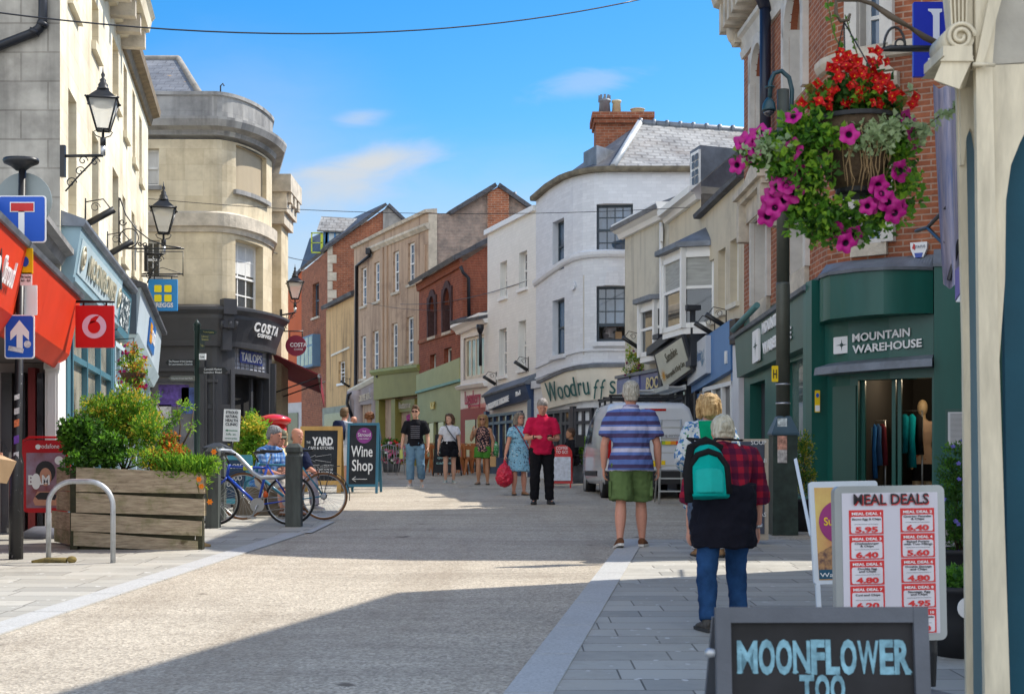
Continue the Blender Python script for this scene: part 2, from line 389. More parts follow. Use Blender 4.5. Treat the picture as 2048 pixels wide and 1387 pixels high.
class Fac:
 def __init__(s,pts):
  s.p=[Vector((a,b))for a,b in pts];s.u=[0.0]
  for a,b in zip(s.p,s.p[1:]):s.u.append(s.u[-1]+(b-a).length)
  s.L=s.u[-1]
 def seg(s,u):
  for i in range(len(s.p)-1):
   if u<=s.u[i+1]or i==len(s.p)-2:return i
 def pt(s,u):
  i=s.seg(u);d=s.u[i+1]-s.u[i];return s.p[i]+(s.p[i+1]-s.p[i])*((u-s.u[i])/d)
 def tan(s,u):
  i=s.seg(u);t=(s.p[i+1]-s.p[i]).normalized();return Vector((t.x,t.y,0))
 def nrm(s,u):t=s.tan(u);return Vector((t.y,-t.x,0))
 def vn(s,u):
  for i,x in enumerate(s.u):
   if abs(x-u)<1e-6 and 0<i<len(s.u)-1:
    a=s.nrm(x-1e-4);b=s.nrm(x+1e-4);n=(a+b).normalized();return n/max(0.5,n.dot(a))
  return s.nrm(u)
 def at(s,u,z,d=0.0):
  p=s.pt(u);n=s.vn(u);return Vector((p.x+n.x*d,p.y+n.y*d,z))
 def hit(s,px):
  r=Vector(((px-CX)/FPX,1.0));best=None;last=len(s.p)-2
  for i in range(last+1):
   a,b=s.p[i],s.p[i+1];e=b-a
   den=r.x*e.y-r.y*e.x
   if abs(den)<1e-9:continue
   t=(a.x*e.y-a.y*e.x)/den;k=(a.x*r.y-a.y*r.x)/den
   if t<0.5:continue
   out=max(0,-k,k-1)*e.length
   if out>1e-6 and not((k<0 and i==0)or(k>1 and i==last)):out+=1000
   key=(round(out,5),t)
   if best is None or key<best[0]:best=(key,s.u[i]+(k if out<1000 else min(max(k,0),1))*e.length)
  return best[1]
 def uz(s,px,py):u=s.hit(px);return u,Z(py,s.pt(u).y)
 def us(s,u0,u1):return[u0]+[x for x in s.u if u0+1e-4<x<u1-1e-4]+[u1]
 def off(s,d):return Fac([tuple(s.at(u,0,d).xy)for u in s.u])
def LIN(u0,z0,u1,z1):return lambda u:z0+(z1-z0)*(u-u0)/(u1-u0)
def PL(pts):
 def f(u):
  if u<=pts[0][0]:return pts[0][1]
  for(a,b),(c,d)in zip(pts,pts[1:]):
   if u<=c:return b+(d-b)*(u-a)/(c-a)
  return pts[-1][1]
 return f
def fbox(mb,F,u0,u1,z0,z1,d0,d1,m=0,um=None):
 """box standing on the facade (flat chord), from offset d0 to d1"""
 um=(u0+u1)/2 if um is None else um
 a=F.at(u0,z0,0);b=F.at(u1,z0,0);t=(b-a);n=Vector((t.y,-t.x,0)).normalized()
 mb.obox(a+n*d0,t,n*(d1-d0),UP*(z1-z0),m)
def sweep(mb,F,u0,u1,prof,zf=None,m=0):
 """closed profile [(offset, height)] carried along the facade path"""
 zf=zf or(lambda u:0.0);rings=[]
 for u in F.us(u0,u1):
  rings.append([F.at(u,zf(u)+z,d)for d,z in prof])
 L=[0]
 for a,b in zip(prof,prof[1:]):L.append(L[-1]+sqrt((a[0]-b[0])**2+(a[1]-b[1])**2))
 mb.grid(rings,True,True,m,False)
def band(mb,F,A,Bq,d0b,d1b,d0t=None,d1t=None,m=0):
 """fascia board between two ends A=(u, ztop, zbottom) and B, offsets at the bottom and at the top"""
 d0t=d0b if d0t is None else d0t;d1t=d1b if d1t is None else d1t
 zt=LIN(A[0],A[1],Bq[0],Bq[1]);zb=LIN(A[0],A[2],Bq[0],Bq[2])
 mb.grid([[F.at(u,zb(u),d0b),F.at(u,zb(u),d1b),F.at(u,zt(u),d1t),F.at(u,zt(u),d0t)]for u in F.us(A[0],Bq[0])],True,True,m,False)
class Bld:
 def __init__(s,name,label,F,cat='building',group=None):
  p=F.pt(F.L/2);s.F=F;s.op=[];s.late=[]
  s.r=empty(name,(p.x,p.y,GZ(p.y)),label,cat,group)
 def wall(s,mt,top,base=None,u0=0.0,u1=None,rev=0.14,name='wall',extra=(),F=None,label=None):
  F=F or s.F;u1=F.L if u1 is None else u1
  if not callable(top):tt=PL(top);tops=[a for a,b in top]
  else:tt=top;tops=[]
  ops=[o for o in s.op if o[4]is F]
  us=sorted(set([round(x,5)for x in F.us(u0,u1)+[x for o in ops for x in o[:2]]+tops+list(extra)if u0-1e-5<=x<=u1+1e-5]))
  if base is None:base=min(GZ(F.pt(u).y)for u in us)-0.25
  zs=sorted(set([base]+[round(z,5)for o in ops for z in o[2:4]]));zs.append(max(tt(u)for u in us)+0.001)
  mb=MB()
  for a,b in zip(us,us[1:]):
   if b-a<1e-5:continue
   for c,d in zip(zs,zs[1:]):
    um,zm=(a+b)/2,(c+d)/2
    if any(o[0]-1e-4<um<o[1]+1e-4 and o[2]-1e-4<zm<o[3]+1e-4 for o in ops):continue
    q=[(a,min(c,tt(a))),(b,min(c,tt(b))),(b,min(d,tt(b))),(a,min(d,tt(a)))]
    if q[3][1]-q[0][1]<1e-5 and q[2][1]-q[1][1]<1e-5:continue
    mb.poly([F.at(u,z)for u,z in q],[(u,z)for u,z in q])
  for o in ops:
   a,b,c,d=o[:4];dp=o[5]
   A=[F.at(a,c),F.at(b,c),F.at(b,d),F.at(a,d)];t=A[1]-A[0];n=Vector((t.y,-t.x,0)).normalized()
   I=[p-n*dp for p in A]
   for i in range(4):
    j=(i+1)%4;ln=(A[j]-A[i]).length
    mb.poly([A[i],A[j],I[j],I[i]],[(0,0),(ln,0),(ln,dp),(0,dp)])
  return mb.build(name,mt,s.r,label)
 def win(s,px0,px1,py0,py1,nx=2,ny=2,fc=None,gm=None,depth=0.13,sill=None,F=None,fw=0.055,bar=0.022,mid=True,blind=None,arch=False,name='window',minw=None,sash=None,surround=None,uz=None):
  F=F or s.F
  if uz:u0,u1,z0,z1=uz
  else:
   u0,u1=F.hit(px0),F.hit(px1);um=F.hit((px0+px1)/2);Y=F.pt(um).y;z1,z0=Z(py0,Y),Z(py1,Y)
  if minw and u1-u0<minw:c=(u0+u1)/2;u0,u1=c-minw/2,c+minw/2
  s.op.append((u0,u1,z0,z1,F,depth+0.04));w=u1-u0;h=z1-z0
  mb=MB();D=-depth
  fb=lambda a,b,c,d,e=0.0,g=0.05:fbox2(mb,F,u0,u1,a,b,c,d,D+e-g,D+e)
  fb(0,fw,z0,z1);fb(w-fw,w,z0,z1);fb(fw,w-fw,z0,z0+fw*1.3);fb(fw,w-fw,z1-fw,z1)
  if mid:zm=z0+h*(sash or 0.5);fb(fw,w-fw,zm-0.025,zm+0.025,0.012)
  for i in range(1,nx):x=fw+(w-2*fw)*i/nx;fb(x-bar/2,x+bar/2,z0+fw,z1-fw,-0.012,0.026)
  for j in range(1,ny):
   z=z0+h*j/ny
   if not mid or abs(z-zm)>0.06:fb(fw,w-fw,z-bar/2,z+bar/2,-0.014,0.022)
  wo=mb.build(name,fc or M_WHITE,s.r)
  mb=MB();a,b=F.at(u0,z0),F.at(u1,z0);t=(b-a).normalized();n=Vector((t.y,-t.x,0))
  o=a+n*(D-0.03);mb.poly([o,o+t*w,o+t*w+UP*h,o+UP*h],[(0,0),(w,0),(w,h),(0,h)])
  mb.build('pane',gm or M_GLASS,wo)
  if blind:
   bh=h*blind[0];mb=MB();o2=o+n*0.006+UP*(h-bh);mb.obox(o2+t*fw,t*(w-2*fw),n*0.004,UP*bh);mb.build('blind',blind[1],wo)
  if arch:
   mb=MB();N=14;r=w/2;zc=z1-arch*w
   for sd in(0,1):
    pts=[(u0+r-r*cos(pi/2*i/N)*1.0,zc+arch*w*sin(pi/2*i/N))for i in range(N+1)]
    if sd:pts=[(u0+u1-a_,z)for a_,z in pts]
    cor=(u0,z1)if not sd else(u1,z1)
    for(a_,b_),(c_,d_)in zip(pts,pts[1:]):
     q=[cor,(a_,b_),(c_,d_)]
     if sd:q=q[::-1]
     q=q[::-1]
     q3=[F.at(*x)for x in q];mb.poly(q3,q)
     e=[F.at(a_,b_),F.at(c_,d_)];nn=F.nrm((u0+u1)/2);mb.poly([e[0],e[1],e[1]-nn*depth,e[0]-nn*depth],[(0,0),(.1,0),(.1,.1),(0,.1)])
   s.late.append(('arch_head',mb))
  if sill:
   mb=MB();sh=sill[1]if isinstance(sill,tuple)else 0.09;sm_=sill[0]if isinstance(sill,tuple)else sill
   fbox2(mb,F,u0,u1,-0.07,w+0.07,z0-sh,z0,-0.03,0.07);mb.build('sill',sm_,wo)
  if surround:
   mb=MB()
   for a_,c_ in((0,.012),(w-.012,w)):fbox2(mb,F,u0,u1,a_,c_,z0,z1,-depth-.03,-.005)
   mb.build('lining',surround[0],wo);mb=MB();sw=surround[1];dd=surround[2]if len(surround)>2 else 0.05
   fbox2(mb,F,u0,u1,-sw,0,z0,z1,-0.02,dd);fbox2(mb,F,u0,u1,w,w+sw,z0,z1,-0.02,dd)
   if arch:
    N=16;r=w/2;zc=z1-arch*w;k=arch*w/r
    for i in range(N):
     a0,a1=pi*i/N,pi*(i+1)/N
     c=[(u0+r-cos(x)*q,zc+sin(x)*q*k)for x,q in((a0,r),(a1,r),(a1,r+sw),(a0,r+sw))]
     pts=[F.at(x,y,-0.02)for x,y in c];nn=F.nrm((u0+u1)/2)*(dd+0.02);mb.hexa([pts[0],pts[1],pts[2],pts[3],pts[0]+nn,pts[1]+nn,pts[2]+nn,pts[3]+nn])
   else:fbox2(mb,F,u0,u1,-sw,w+sw,z1,z1+sw,-0.02,dd)
   mb.build('surround',surround[0],wo)
  return wo,(u0,u1,z0,z1)
 def heads(s,mt):
  for n,mb in s.late:mb.build(n,mt,s.r)
  s.late=[]
 def part(s,name,mt,mb,label=None):return mb.build(name,mt,s.r,label)
def fbox2(mb,F,u0,u1,a,b,z0,z1,d0,d1,m=0):
 """box in the frame of the opening u0..u1; a, b measured from u0 along its chord"""
 A=F.at(u0,0);t=(F.at(u1,0)-A).normalized();n=Vector((t.y,-t.x,0))
 mb.obox(A+t*a+n*d0+UP*z0,t*(b-a),n*(d1-d0),UP*(z1-z0),m)
def roofpoly(mb,pts,m=0):
 """roof slope whose first two points are its eaves; UV in metres"""
 p=[Vector(q)for q in pts];t=(p[1]-p[0]).normalized()
 n=(p[1]-p[0]).cross(p[-1]-p[0]).normalized();s=n.cross(t)
 mb.poly(p,[((q-p[0]).dot(t),(q-p[0]).dot(s))for q in p],m)
def slab(mb,pts,th=0.08):
 p=[Vector(q)for q in pts];n=(p[1]-p[0]).cross(p[2]-p[0]).normalized()
 if n.z<0:n=-n
 mb.prism(p,n*th)
def shopfront(b,F,u0,u1,z0,z1,n,fc,gm,riser=0.5,transom=None,depth=0.08,door=None,name='shopfront',rm=None):
 mb=MB();w=u1-u0;fw=0.08
 fbox2(mb,F,u0,u1,0,w,z0,z0+riser,0.0,0.1)
 for i in range(n+1):x=min(max(w*i/n-fw/2,0),w-fw);fbox2(mb,F,u0,u1,x,x+fw,z0+riser,z1,0.0,0.09)
 fbox2(mb,F,u0,u1,0,w,z1-fw,z1,0.0,0.095)
 if transom:fbox2(mb,F,u0,u1,0,w,transom-0.04,transom+0.04,0.0,0.085)
 o=mb.build(name,fc,b.r)
 for i in range(n):
  mb=MB();a=F.at(u0,0);t=(F.at(u1,0)-a).normalized();nn=Vector((t.y,-t.x,0));q=a+nn*0.012+t*(w*i/n);ww=t*(w/n)
  mb.poly([q+UP*(z0+riser),q+ww+UP*(z0+riser),q+ww+UP*z1,q+UP*z1]);mb.build('pane',gm,o)
 return o
M_WHITE=mat('white_paint',(0.78,0.78,0.76),0.45,0.04)
M_GLASS=glass('window_glass');M_GLASSB=glass('blue_glass',(0.05,0.09,0.14));M_SHOP=glass('shop_glass',(0.035,0.035,0.04),0.04)
M_IRON=mat('black_iron',(0.012,0.013,0.015),0.4,0.3,8,spec=0.5)
M_PIPE=mat('black_pipe',(0.012,0.014,0.02),0.35,0.2,6)
M_BATH=masonry('bath_stone',(0.62,0.53,0.37),(0.68,0.59,0.43),(0.5,0.42,0.3),0.62,0.31,0.006,(0.25,0.22,0.18),0.28,0.25,streak=0.12)
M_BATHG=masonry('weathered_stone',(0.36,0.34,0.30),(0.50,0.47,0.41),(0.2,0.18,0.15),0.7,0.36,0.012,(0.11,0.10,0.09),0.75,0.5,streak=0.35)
M_BATHL=masonry('pale_stone',(0.74,0.65,0.48),(0.84,0.77,0.61),(0.58,0.49,0.34),0.62,0.31,0.006,(0.42,0.31,0.17),0.5,0.4,streak=0.3,nvar=.4)
M_COSTA=masonry('costa_stone',(0.57,0.475,0.315),(0.70,0.61,0.44),(0.50,0.41,0.27),0.85,0.36,0.005,(0.22,0.17,0.11),0.6,0.3,streak=0.3,nvar=.35)
M_GREYST=masonry('grey_stone',(0.27,0.27,0.27),(0.36,0.35,0.33),(0.25,0.24,0.22),1.1,0.5,0.004,(0.08,0.08,0.085),0.75,0.5,streak=0.5)
M_BRICK=masonry('orange_brick',(0.22,0.066,0.034),(0.37,0.13,0.062),(0.44,0.38,0.30),0.235,0.078,0.011,(0.1,0.05,0.04),0.35,0.6)
M_BRICKD=masonry('dark_brick',(0.20,0.06,0.032),(0.34,0.12,0.06),(0.36,0.29,0.22),0.235,0.078,0.009,(0.09,0.055,0.045),0.5,0.6)
M_BRICKR=masonry('red_brick',(0.22,0.06,0.035),(0.29,0.09,0.05),(0.3,0.21,0.16),0.235,0.078,0.007,(0.14,0.06,0.05),0.4,0.5)
M_RUBBLE=masonry('rubble_brick',(0.24,0.20,0.18),(0.36,0.27,0.22),(0.36,0.32,0.28),0.3,0.11,0.02,(0.15,0.13,0.13),0.6,0.9,nvar=0.7)
M_SLATE=masonry('slate_roof',(0.13,0.14,0.16),(0.22,0.23,0.25),(0.04,0.042,0.05),0.34,0.22,0.012,(0.08,0.08,0.085),0.4,0.8,0.6,lich=(0.42,0.24,0.06))
M_SLATEP=masonry('old_slate_roof',(0.20,0.20,0.20),(0.34,0.34,0.33),(0.05,0.045,0.04),0.32,0.24,0.03,(0.13,0.085,0.05),0.7,0.9,0.6,nvar=0.6)
M_SLATED=masonry('dark_slate_roof',(0.06,0.063,0.075),(0.11,0.115,0.13),(0.03,0.03,0.033),0.32,0.22,0.012,(0.05,0.05,0.05),0.3,0.7,0.6)
M_LEAD=mat('lead',(0.17,0.19,0.22),0.55,0.3,3,metal=0.3,bmp=0.15,bs_=14)
M_WWALL=masonry('white_brick',(0.60,0.63,0.67),(0.68,0.71,0.75),(0.575,0.6,0.64),0.235,0.08,0.005,(0.6,0.6,0.6),0.2,0.15,nvar=0.1)
M_WWALLB=masonry('white_brick_warm',(0.74,0.74,0.70),(0.78,0.78,0.74),(0.70,0.70,0.66),0.235,0.08,0.006,(0.6,0.6,0.55),0.2,0.2,nvar=0.1)
M_CREAM=render_wall('cream_render',(0.60,0.53,0.40),f=0.4,streak=0.25)
M_CREAMG=render_wall('stained_cream_render',(0.58,0.54,0.44),(0.2,0.19,0.17),0.5,0.5)
M_BEIGE=render_wall('beige_render',(0.47,0.335,0.235),(0.13,0.075,0.055),0.62,0.8,0.4)
M_YEL=render_wall('ochre_render',(0.60,0.40,0.20),(0.09,0.065,0.045),0.42,0.83,0.3)
M_RED=render_wall('terracotta_render',(0.50,0.13,0.06),f=0.15,streak=0.1)
M_TRIM=mat('cream_trim',(0.66,0.62,0.52),0.6,0.12,3,bmp=0.1)
M_STTRIM=mat('carved_stone',(0.52,0.46,0.37),0.85,0.3,3,bmp=0.5,bs_=25)
M_SLATEP2=None;M_WOODBR=mat('dark_wood',(0.05,0.035,0.025),0.6,0.3,4)
M_CURT=mat('pale_blind',(0.62,0.62,0.6),0.8,0.1,4,stretch=(6,6,1))
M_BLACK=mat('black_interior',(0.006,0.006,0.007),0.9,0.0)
def gravel():
 m,nt,bs=nodes('resin_gravel');co=nd(nt,'ShaderNodeTexCoord').outputs['Object']
 v=nd(nt,'ShaderNodeTexVoronoi');v.inputs['Scale'].default_value=62;lk(nt,co,v.inputs['Vector'])
 v2=nd(nt,'ShaderNodeTexVoronoi');v2.inputs['Scale'].default_value=27;lk(nt,co,v2.inputs['Vector'])
 c=ramp(nt,v.outputs['Color'],0.05,0.95,(0.14,0.125,0.11),(0.74,0.69,0.60))
 c=mixc(nt,0.22,c,ramp(nt,v2.outputs['Color'],0.1,0.9,(0.14,0.125,0.11),(0.60,0.55,0.48)))
 c=mixc(nt,0.3,c,mixc(nt,ramp(nt,noise(nt,co,30,6,0.85),0.36,0.64),(0.24,0.215,0.185),(0.60,0.55,0.47)))
 f=nd(nt,'ShaderNodeMath',operation='MULTIPLY');lk(nt,ramp(nt,noise(nt,co,0.8,7,0.75,(0.35,1.6,1)),0.45,0.68),f.inputs[0]);f.inputs[1].default_value=0.5
 c=mixc(nt,f.outputs[0],c,(0.17,0.148,0.125))
 c=mixc(nt,ramp(nt,noise(nt,co,2.6,3,0.4),0.70,0.74),c,(0.15,0.13,0.11))
 w_=nd(nt,'ShaderNodeMath',operation='MULTIPLY');lk(nt,ramp(nt,noise(nt,co,1.0,5,0.65,(1.5,.22,1)),.48,.7),w_.inputs[0]);w_.inputs[1].default_value=.38
 c=mixc(nt,w_.outputs[0],c,(0.24,0.20,0.155));c=mixc(nt,1.0,c,(0.97,0.93,0.86),'MULTIPLY')
 lk(nt,c,bs.inputs['Base Color']);bs.inputs['Roughness'].default_value=0.85;bs.inputs['Specular IOR Level'].default_value=0.3
 bump(nt,bs,v.outputs['Distance'],0.6,0.008);return m
def paving(name,k=1.0):
 m,nt,bs=nodes(name);co=nd(nt,'ShaderNodeTexCoord').outputs['Object']
 b=nd(nt,'ShaderNodeTexBrick',offset=0.37,offset_frequency=3,squash=1.35,squash_frequency=2);b.inputs['Scale'].default_value=1.0;b.inputs['Brick Width'].default_value=0.66;b.inputs['Row Height'].default_value=0.3
 b.inputs['Mortar Size'].default_value=0.006;b.inputs['Mortar Smooth'].default_value=0.3
 b.inputs['Color1'].default_value=rgb((0.27*k,0.265*k,0.24*k));b.inputs['Color2'].default_value=rgb((0.43*k,0.415*k,0.37*k));b.inputs['Mortar'].default_value=rgb((0.09,0.085,0.075))
 lk(nt,co,b.inputs['Vector'])
 c=mixc(nt,ramp(nt,noise(nt,co,1.3,7,0.7),0.35,0.75),b.outputs['Color'],(0.40*k,0.36*k,0.29*k))
 c=mixc(nt,0.5,c,b.outputs['Color'])
 gm=ramp(nt,noise(nt,co,1.7,7,0.75),0.5,0.7);gf=nd(nt,'ShaderNodeMath',operation='MULTIPLY');lk(nt,gm,gf.inputs[0]);gf.inputs[1].default_value=.4;c=mixc(nt,gf.outputs[0],c,(0.16*k,0.15*k,0.13*k))
 sp=ramp(nt,noise(nt,co,12,2,0.4),0.71,0.73);c=mixc(nt,sp,c,(0.56*k,0.55*k,0.52*k))
 lk(nt,c,bs.inputs['Base Color']);bs.inputs['Roughness'].default_value=0.75;bs.inputs['Specular IOR Level'].default_value=0.35
 h=mixc(nt,0.3,b.outputs['Fac'],noise(nt,co,35,4,0.6));inv=nd(nt,'ShaderNodeInvert');lk(nt,h,inv.inputs['Color']);bump(nt,bs,inv.outputs[0],0.5,0.008);return m
M_GRAVEL=gravel();M_PAVE=paving('sandstone_paving')
def sheet(name,pts,mt,dz,kind='structure'):
 mb=MB();mb.poly([(x,y,GZ(y)+dz)for x,y in pts]);return mb.build(name,mt,None,kind=kind,base=(0,0,0))
mb=MB()
for a,b in zip((-60,0,20,40,75,400,3000),(0,20,40,75,400,3000,3001)):mb.poly([(-1500,a,GZ(a)),(1500,a,GZ(a)),(1500,b,GZ(b)),(-1500,b,GZ(b))])
mb.build('ground',M_GRAVEL,None,kind='structure',base=(0,0,0))
KL=[(-3.9,-2),(-3.2,8.75),(-2.88,13.0),(-2.55,17.2)];KR=[(-0.42,-2),(-0.04,6.8),(0.62,11.5),(1.30,16.3)]
sheet('pavement',[(-30,-2),(KL[0][0],-2)]+KL[1:]+[(-2.55,19.4),(-2.9,24),(-3.6,31.5),(-30,31.5)],M_PAVE,0.004)
sheet('pavement',[KR[0]]+[(30,-2),(30,16.3)]+KR[:0:-1],M_PAVE,0.004)
def kerb(line,w,mt):
 for(a,b),(c,d)in zip(line,line[1:]):
  n=max(1,int((d-b)/0.95))
  for i in range(n):
   f,g=i/n,(i+1)/n-0.012/(d-b)
   x0,y0,x1,y1=a+(c-a)*f,b+(d-b)*f,a+(c-a)*g,b+(d-b)*g
   yield[(x0,y0),(x0+w,y0),(x1+w,y1),(x1,y1)]
def kerbmat():
 m,nt,bs=nodes('granite_kerb');co=nd(nt,'ShaderNodeTexCoord').outputs['Object']
 c=mixc(nt,ramp(nt,noise(nt,co,55,4,0.8),0.3,0.7),(0.29,0.29,0.285),(0.5,0.5,0.485))
 f=nd(nt,'ShaderNodeMath',operation='MULTIPLY');lk(nt,ramp(nt,noise(nt,co,1.2,6,0.7),0.5,0.75),f.inputs[0]);f.inputs[1].default_value=0.4
 c=mixc(nt,f.outputs[0],c,(0.27,0.25,0.22));lk(nt,c,bs.inputs['Base Color']);bs.inputs['Roughness'].default_value=0.8
 bump(nt,bs,noise(nt,co,90,3,0.6),0.3,0.004);return m
M_KERB=kerbmat()
for nm,line,w in(('kerb',KL,-0.24),('kerb',KR,0.24)):
 mb=MB()
 for q in kerb(line,w,M_KERB):
  q=q if w>0 else q[::-1]
  c=[(x,y,GZ(y)+0.001)for x,y in q]+[(x,y,GZ(y)+0.012)for x,y in q];mb.hexa(c)
 mb.build(nm,M_KERB,None,kind='structure',base=(0,0,0))
sheet('kerb',[(-2.55,17.25),(-2.47,17.25),(-2.45,19.4),(-2.55,19.4)],M_KERB,0.012)
def LW(px,d=0.0):Y=17.5*428/(548-px);return(X(px,Y),Y)
def ftext(b,F,u,z,d,s,size,mt,parent=None,**k):
 return text(parent or b.r,s,F.at(u,z,d),F.tan(u),UP,size,mt,**k)
def bracketlamp(F,u,z,d,label,group='floodlights on brackets along the shopfronts',s=1.0):
 """black wall floodlight: scrolled iron arm and tilted lamp bar"""
 o=F.at(u,z,0);n=F.nrm(u);t=F.tan(u)
 r=empty('floodlight',o,label,'floodlight',group)
 mb=MB();mb.obox(o-t*0.02-UP*0.2*s,t*0.04,n*0.015,UP*0.4*s);mb.tube([o+n*0.01+UP*0.15*s,o+n*0.25*s+UP*0.2*s,o+n*d],0.009)
 c=[o+n*(0.14*s+0.07*s*cos(a)*(1-a/14))+UP*(0.08*s+0.07*s*sin(a)*(1-a/14))for a in[k*0.6 for k in range(14)]];mb.tube(c,0.006,6)
 mb.build('bracket',M_IRON,r)
 mb=MB();p=o+n*0.03-UP*0.16*s;q=o+n*d+UP*0.06*s
 mb.tube([p,q],0.035*s,8,e=1.4);mb.build('lamp_body',M_IRON,r);return r
F=Fac([LW(120),LW(182),LW(245)])
b=Bld('stone_building','tall pale stone building with deep sunlit window reveals and grey end wall',F);B1=b
W_IV=M_TRIM
for a in((137,155,-110,10),(184,197,2,98),(225,237,85,204),(136.5,153,190,445),(184,197,272,500),(225,237,343,560)):
 b.win(*a,nx=2,ny=4,depth=0.42,sill=(M_BATHL,0.13),fc=M_TRIM)
zt1=9.05
b.wall(M_BATHL,[(0,zt1),(F.L,zt1)],base=3.2)
mb=MB();A=F.at(0,0)
mb.poly([(-9.5,A.y,0),(A.x,A.y,0),(A.x,A.y,zt1),(-9.5,A.y,zt1)],[(0,0),(4,0),(4,9),(0,9)]);b.part('end_wall',M_BATHG,mb)
mb=MB();sweep(mb,F,-0.25,F.L+0.05,[(0,0),(0.12,0.02),(0.16,0.14),(0.46,0.2),(0.5,0.38),(0.56,0.46),(0,0.5)],lambda u:8.85);b.part('cornice',M_BATHL,mb)
for i in range(9):mb=MB();u=0.3+i*(F.L-0.5)/8;fbox(mb,F,u,u+0.2,8.72,9.02,0,0.4);b.part('cornice_bracket',M_STTRIM,mb)
mb=MB();q=[F.at(0,zt1+0.4),F.at(F.L,zt1+0.4),F.at(F.L,zt1+1.6,-4),F.at(0,zt1+1.6,-4)];roofpoly(mb,q);b.part('roof',M_SLATE,mb)
mb=MB();mb.poly([F.at(F.L,3,0),F.at(F.L,3,-6),F.at(F.L,zt1,-6),F.at(F.L,zt1,0)],[(0,0),(6,0),(6,6),(0,6)]);b.part('rear_end_wall',M_BATHG,mb)
mb=MB();y=A.y-0.07;mb.tube([P(86,-60,y),P(86,22,y),P(85.5,45,y),P(78,58,y),P(66,66,y),P(-30,103,y)],0.058,10)
for px,py in((86,48),(70,64)):mb.tube([P(px+1,py-4,y),P(px-3,py+4,y)],0.07,10)
mb.build('drainpipe',M_PIPE,None,'black drainpipe elbowing across the grey end wall of the tall stone building','drainpipe')
F2=Fac([LW(245),LW(270),LW(296)])
b=Bld('stone_building','pale stone terrace house with slim sunlit windows next to the dark cafe corner',F2);B2=b
for a in((247,254,133,270),(265,270.5,185,322),(278.5,283.5,236,362),(243,251,392,520),(263,269,425,545),(279,284,455,560)):
 b.win(*a,nx=2,ny=4,depth=0.38,sill=(M_BATHL,0.12),fc=M_TRIM)
zA,zB=Z(88,F2.p[0].y),Z(240,F2.p[-1].y)
b.wall(M_BATHL,[(0,zA),(F2.L,zB)],base=3.0)
mb=MB();sweep(mb,F2,0,F2.L+0.1,[(0,-0.05),(0.06,-0.05),(0.1,0.1),(0.24,0.14),(0.26,0.26),(0,0.3)],LIN(0,zA-0.05,F2.L,zB-0.05));b.part('gutter',mat('brown_gutter',(0.22,0.17,0.11),0.7,0.3,6),mb)
mb=MB();q=[F2.at(0,zA+.25),F2.at(F2.L,zB+.25),F2.at(F2.L,zB+1.7,-3.6),F2.at(0,zA+1.7,-3.6)];roofpoly(mb,q);b.part('roof',M_SLATE,mb)
mb=MB();mb.poly([F2.at(F2.L,0.5,0),F2.at(F2.L,0.5,-3),F2.at(F2.L,zB,-3),F2.at(F2.L,zB,0)]);b.part('end_wall',M_BATHL,mb)
M_VRED=mat('shop_red_paint',(0.66,0.045,0.012),0.5,0.08,1.5,spec=0.2);M_SIGNW=mat('sign_white',(0.82,0.82,0.82),0.5,0.02)
FV=Fac([LW(-85),LW(20),LW(122)])
b=Bld('phone_shop','single storey red fronted phone shop at the foot of the grey end wall',FV,'shop');BV=b
e=FV.L;mb=MB();band(mb,FV,(0,3.5,2.85),(e,3.44,2.74),-0.05,0.10,-0.05,0.24);fas=b.part('fascia',M_VRED,mb)
mb=MB();band(mb,FV,(0,2.85,2.66),(e,2.74,2.55),-0.05,-0.02,-0.05,0.10);b.part('soffit',M_VRED,mb)
mb=MB();sweep(mb,FV,0,e+0.02,[(-0.3,0),(0.27,0),(0.29,0.05),(0.0,0.12),(-0.3,0.28)],LIN(0,3.5,e,3.44));b.part('lead_flashing',M_LEAD,mb)
mb=MB();sweep(mb,FV,FV.hit(52),e-0.02,[(-0.1,0),(0.02,0),(0.07,0.1),(0.16,0.13),(0.16,0.2),(-0.1,0.24)],LIN(FV.hit(52),3.95,e,3.86));b.part('upper_cornice',M_GREYST,mb)
mb=MB();q0,q1=FV.at(0,3.6),FV.at(e,3.6);mb.poly([FV.at(0,3.7,-.1),FV.at(e,3.64,-.1),FV.at(e,4.2,-1.8),FV.at(0,4.2,-1.8)]);b.part('roof',M_LEAD,mb)
mb=MB();fbox(mb,FV,0,e,3.4,3.95,-0.25,-0.1);b.part('parapet',M_BATHG,mb)
u1=FV.hit(33);FVs=FV.off(.19)
tt=(FV.at(u1,3.12,0.22)-FV.at(u1-1,3.12,0.22)).normalized();up=(FV.at(u1,3.4,.235)-FV.at(u1,2.9,.12)).normalized()
u2=FVs.hit(5);text(b.r,'Stroud',FV.at(u2,3.02,0.162),tt,up,0.26,M_SIGNW,'LEFT',0.02,sx=0.8,fit=FVs.hit(26)-u2)
text(b.r,'vodafone',FV.at(u2-0.17,3.02,0.162),tt,up,0.3,M_SIGNW,'RIGHT',0.02,bold=0.02,fit=1.9)
mb=MB();fbox(mb,FV,u2-0.11,u2-0.07,2.93,3.36,0.13,0.2);b.part('divider',M_IRON,mb)
g0=GZ(15)-0.1
FVo=FV.off(-.85)
shopfront(b,FVo,0.0,e-0.85,0.1,2.9,3,mat('brown_frame',(0.09,0.05,0.045),0.5,0.2),M_SHOP,0.25)
mb=MB();fbox(mb,FV,0,e,2.62,2.66,-.9,-.06);b.part('porch_ceiling',mat('porch_grey',(0.12,0.11,0.11),.7),mb)
mb=MB();fbox(mb,FVo,e-0.8,e-0.3,0.2,2.6,-0.1,0.04);fbox(mb,FVo,e-0.72,e-0.38,0.6,2.3,0.04,0.07);fbox(mb,FVo,e-0.83,e-0.27,2.45,2.57,-0.1,0.09);b.part('pilaster',M_WHITE,mb)
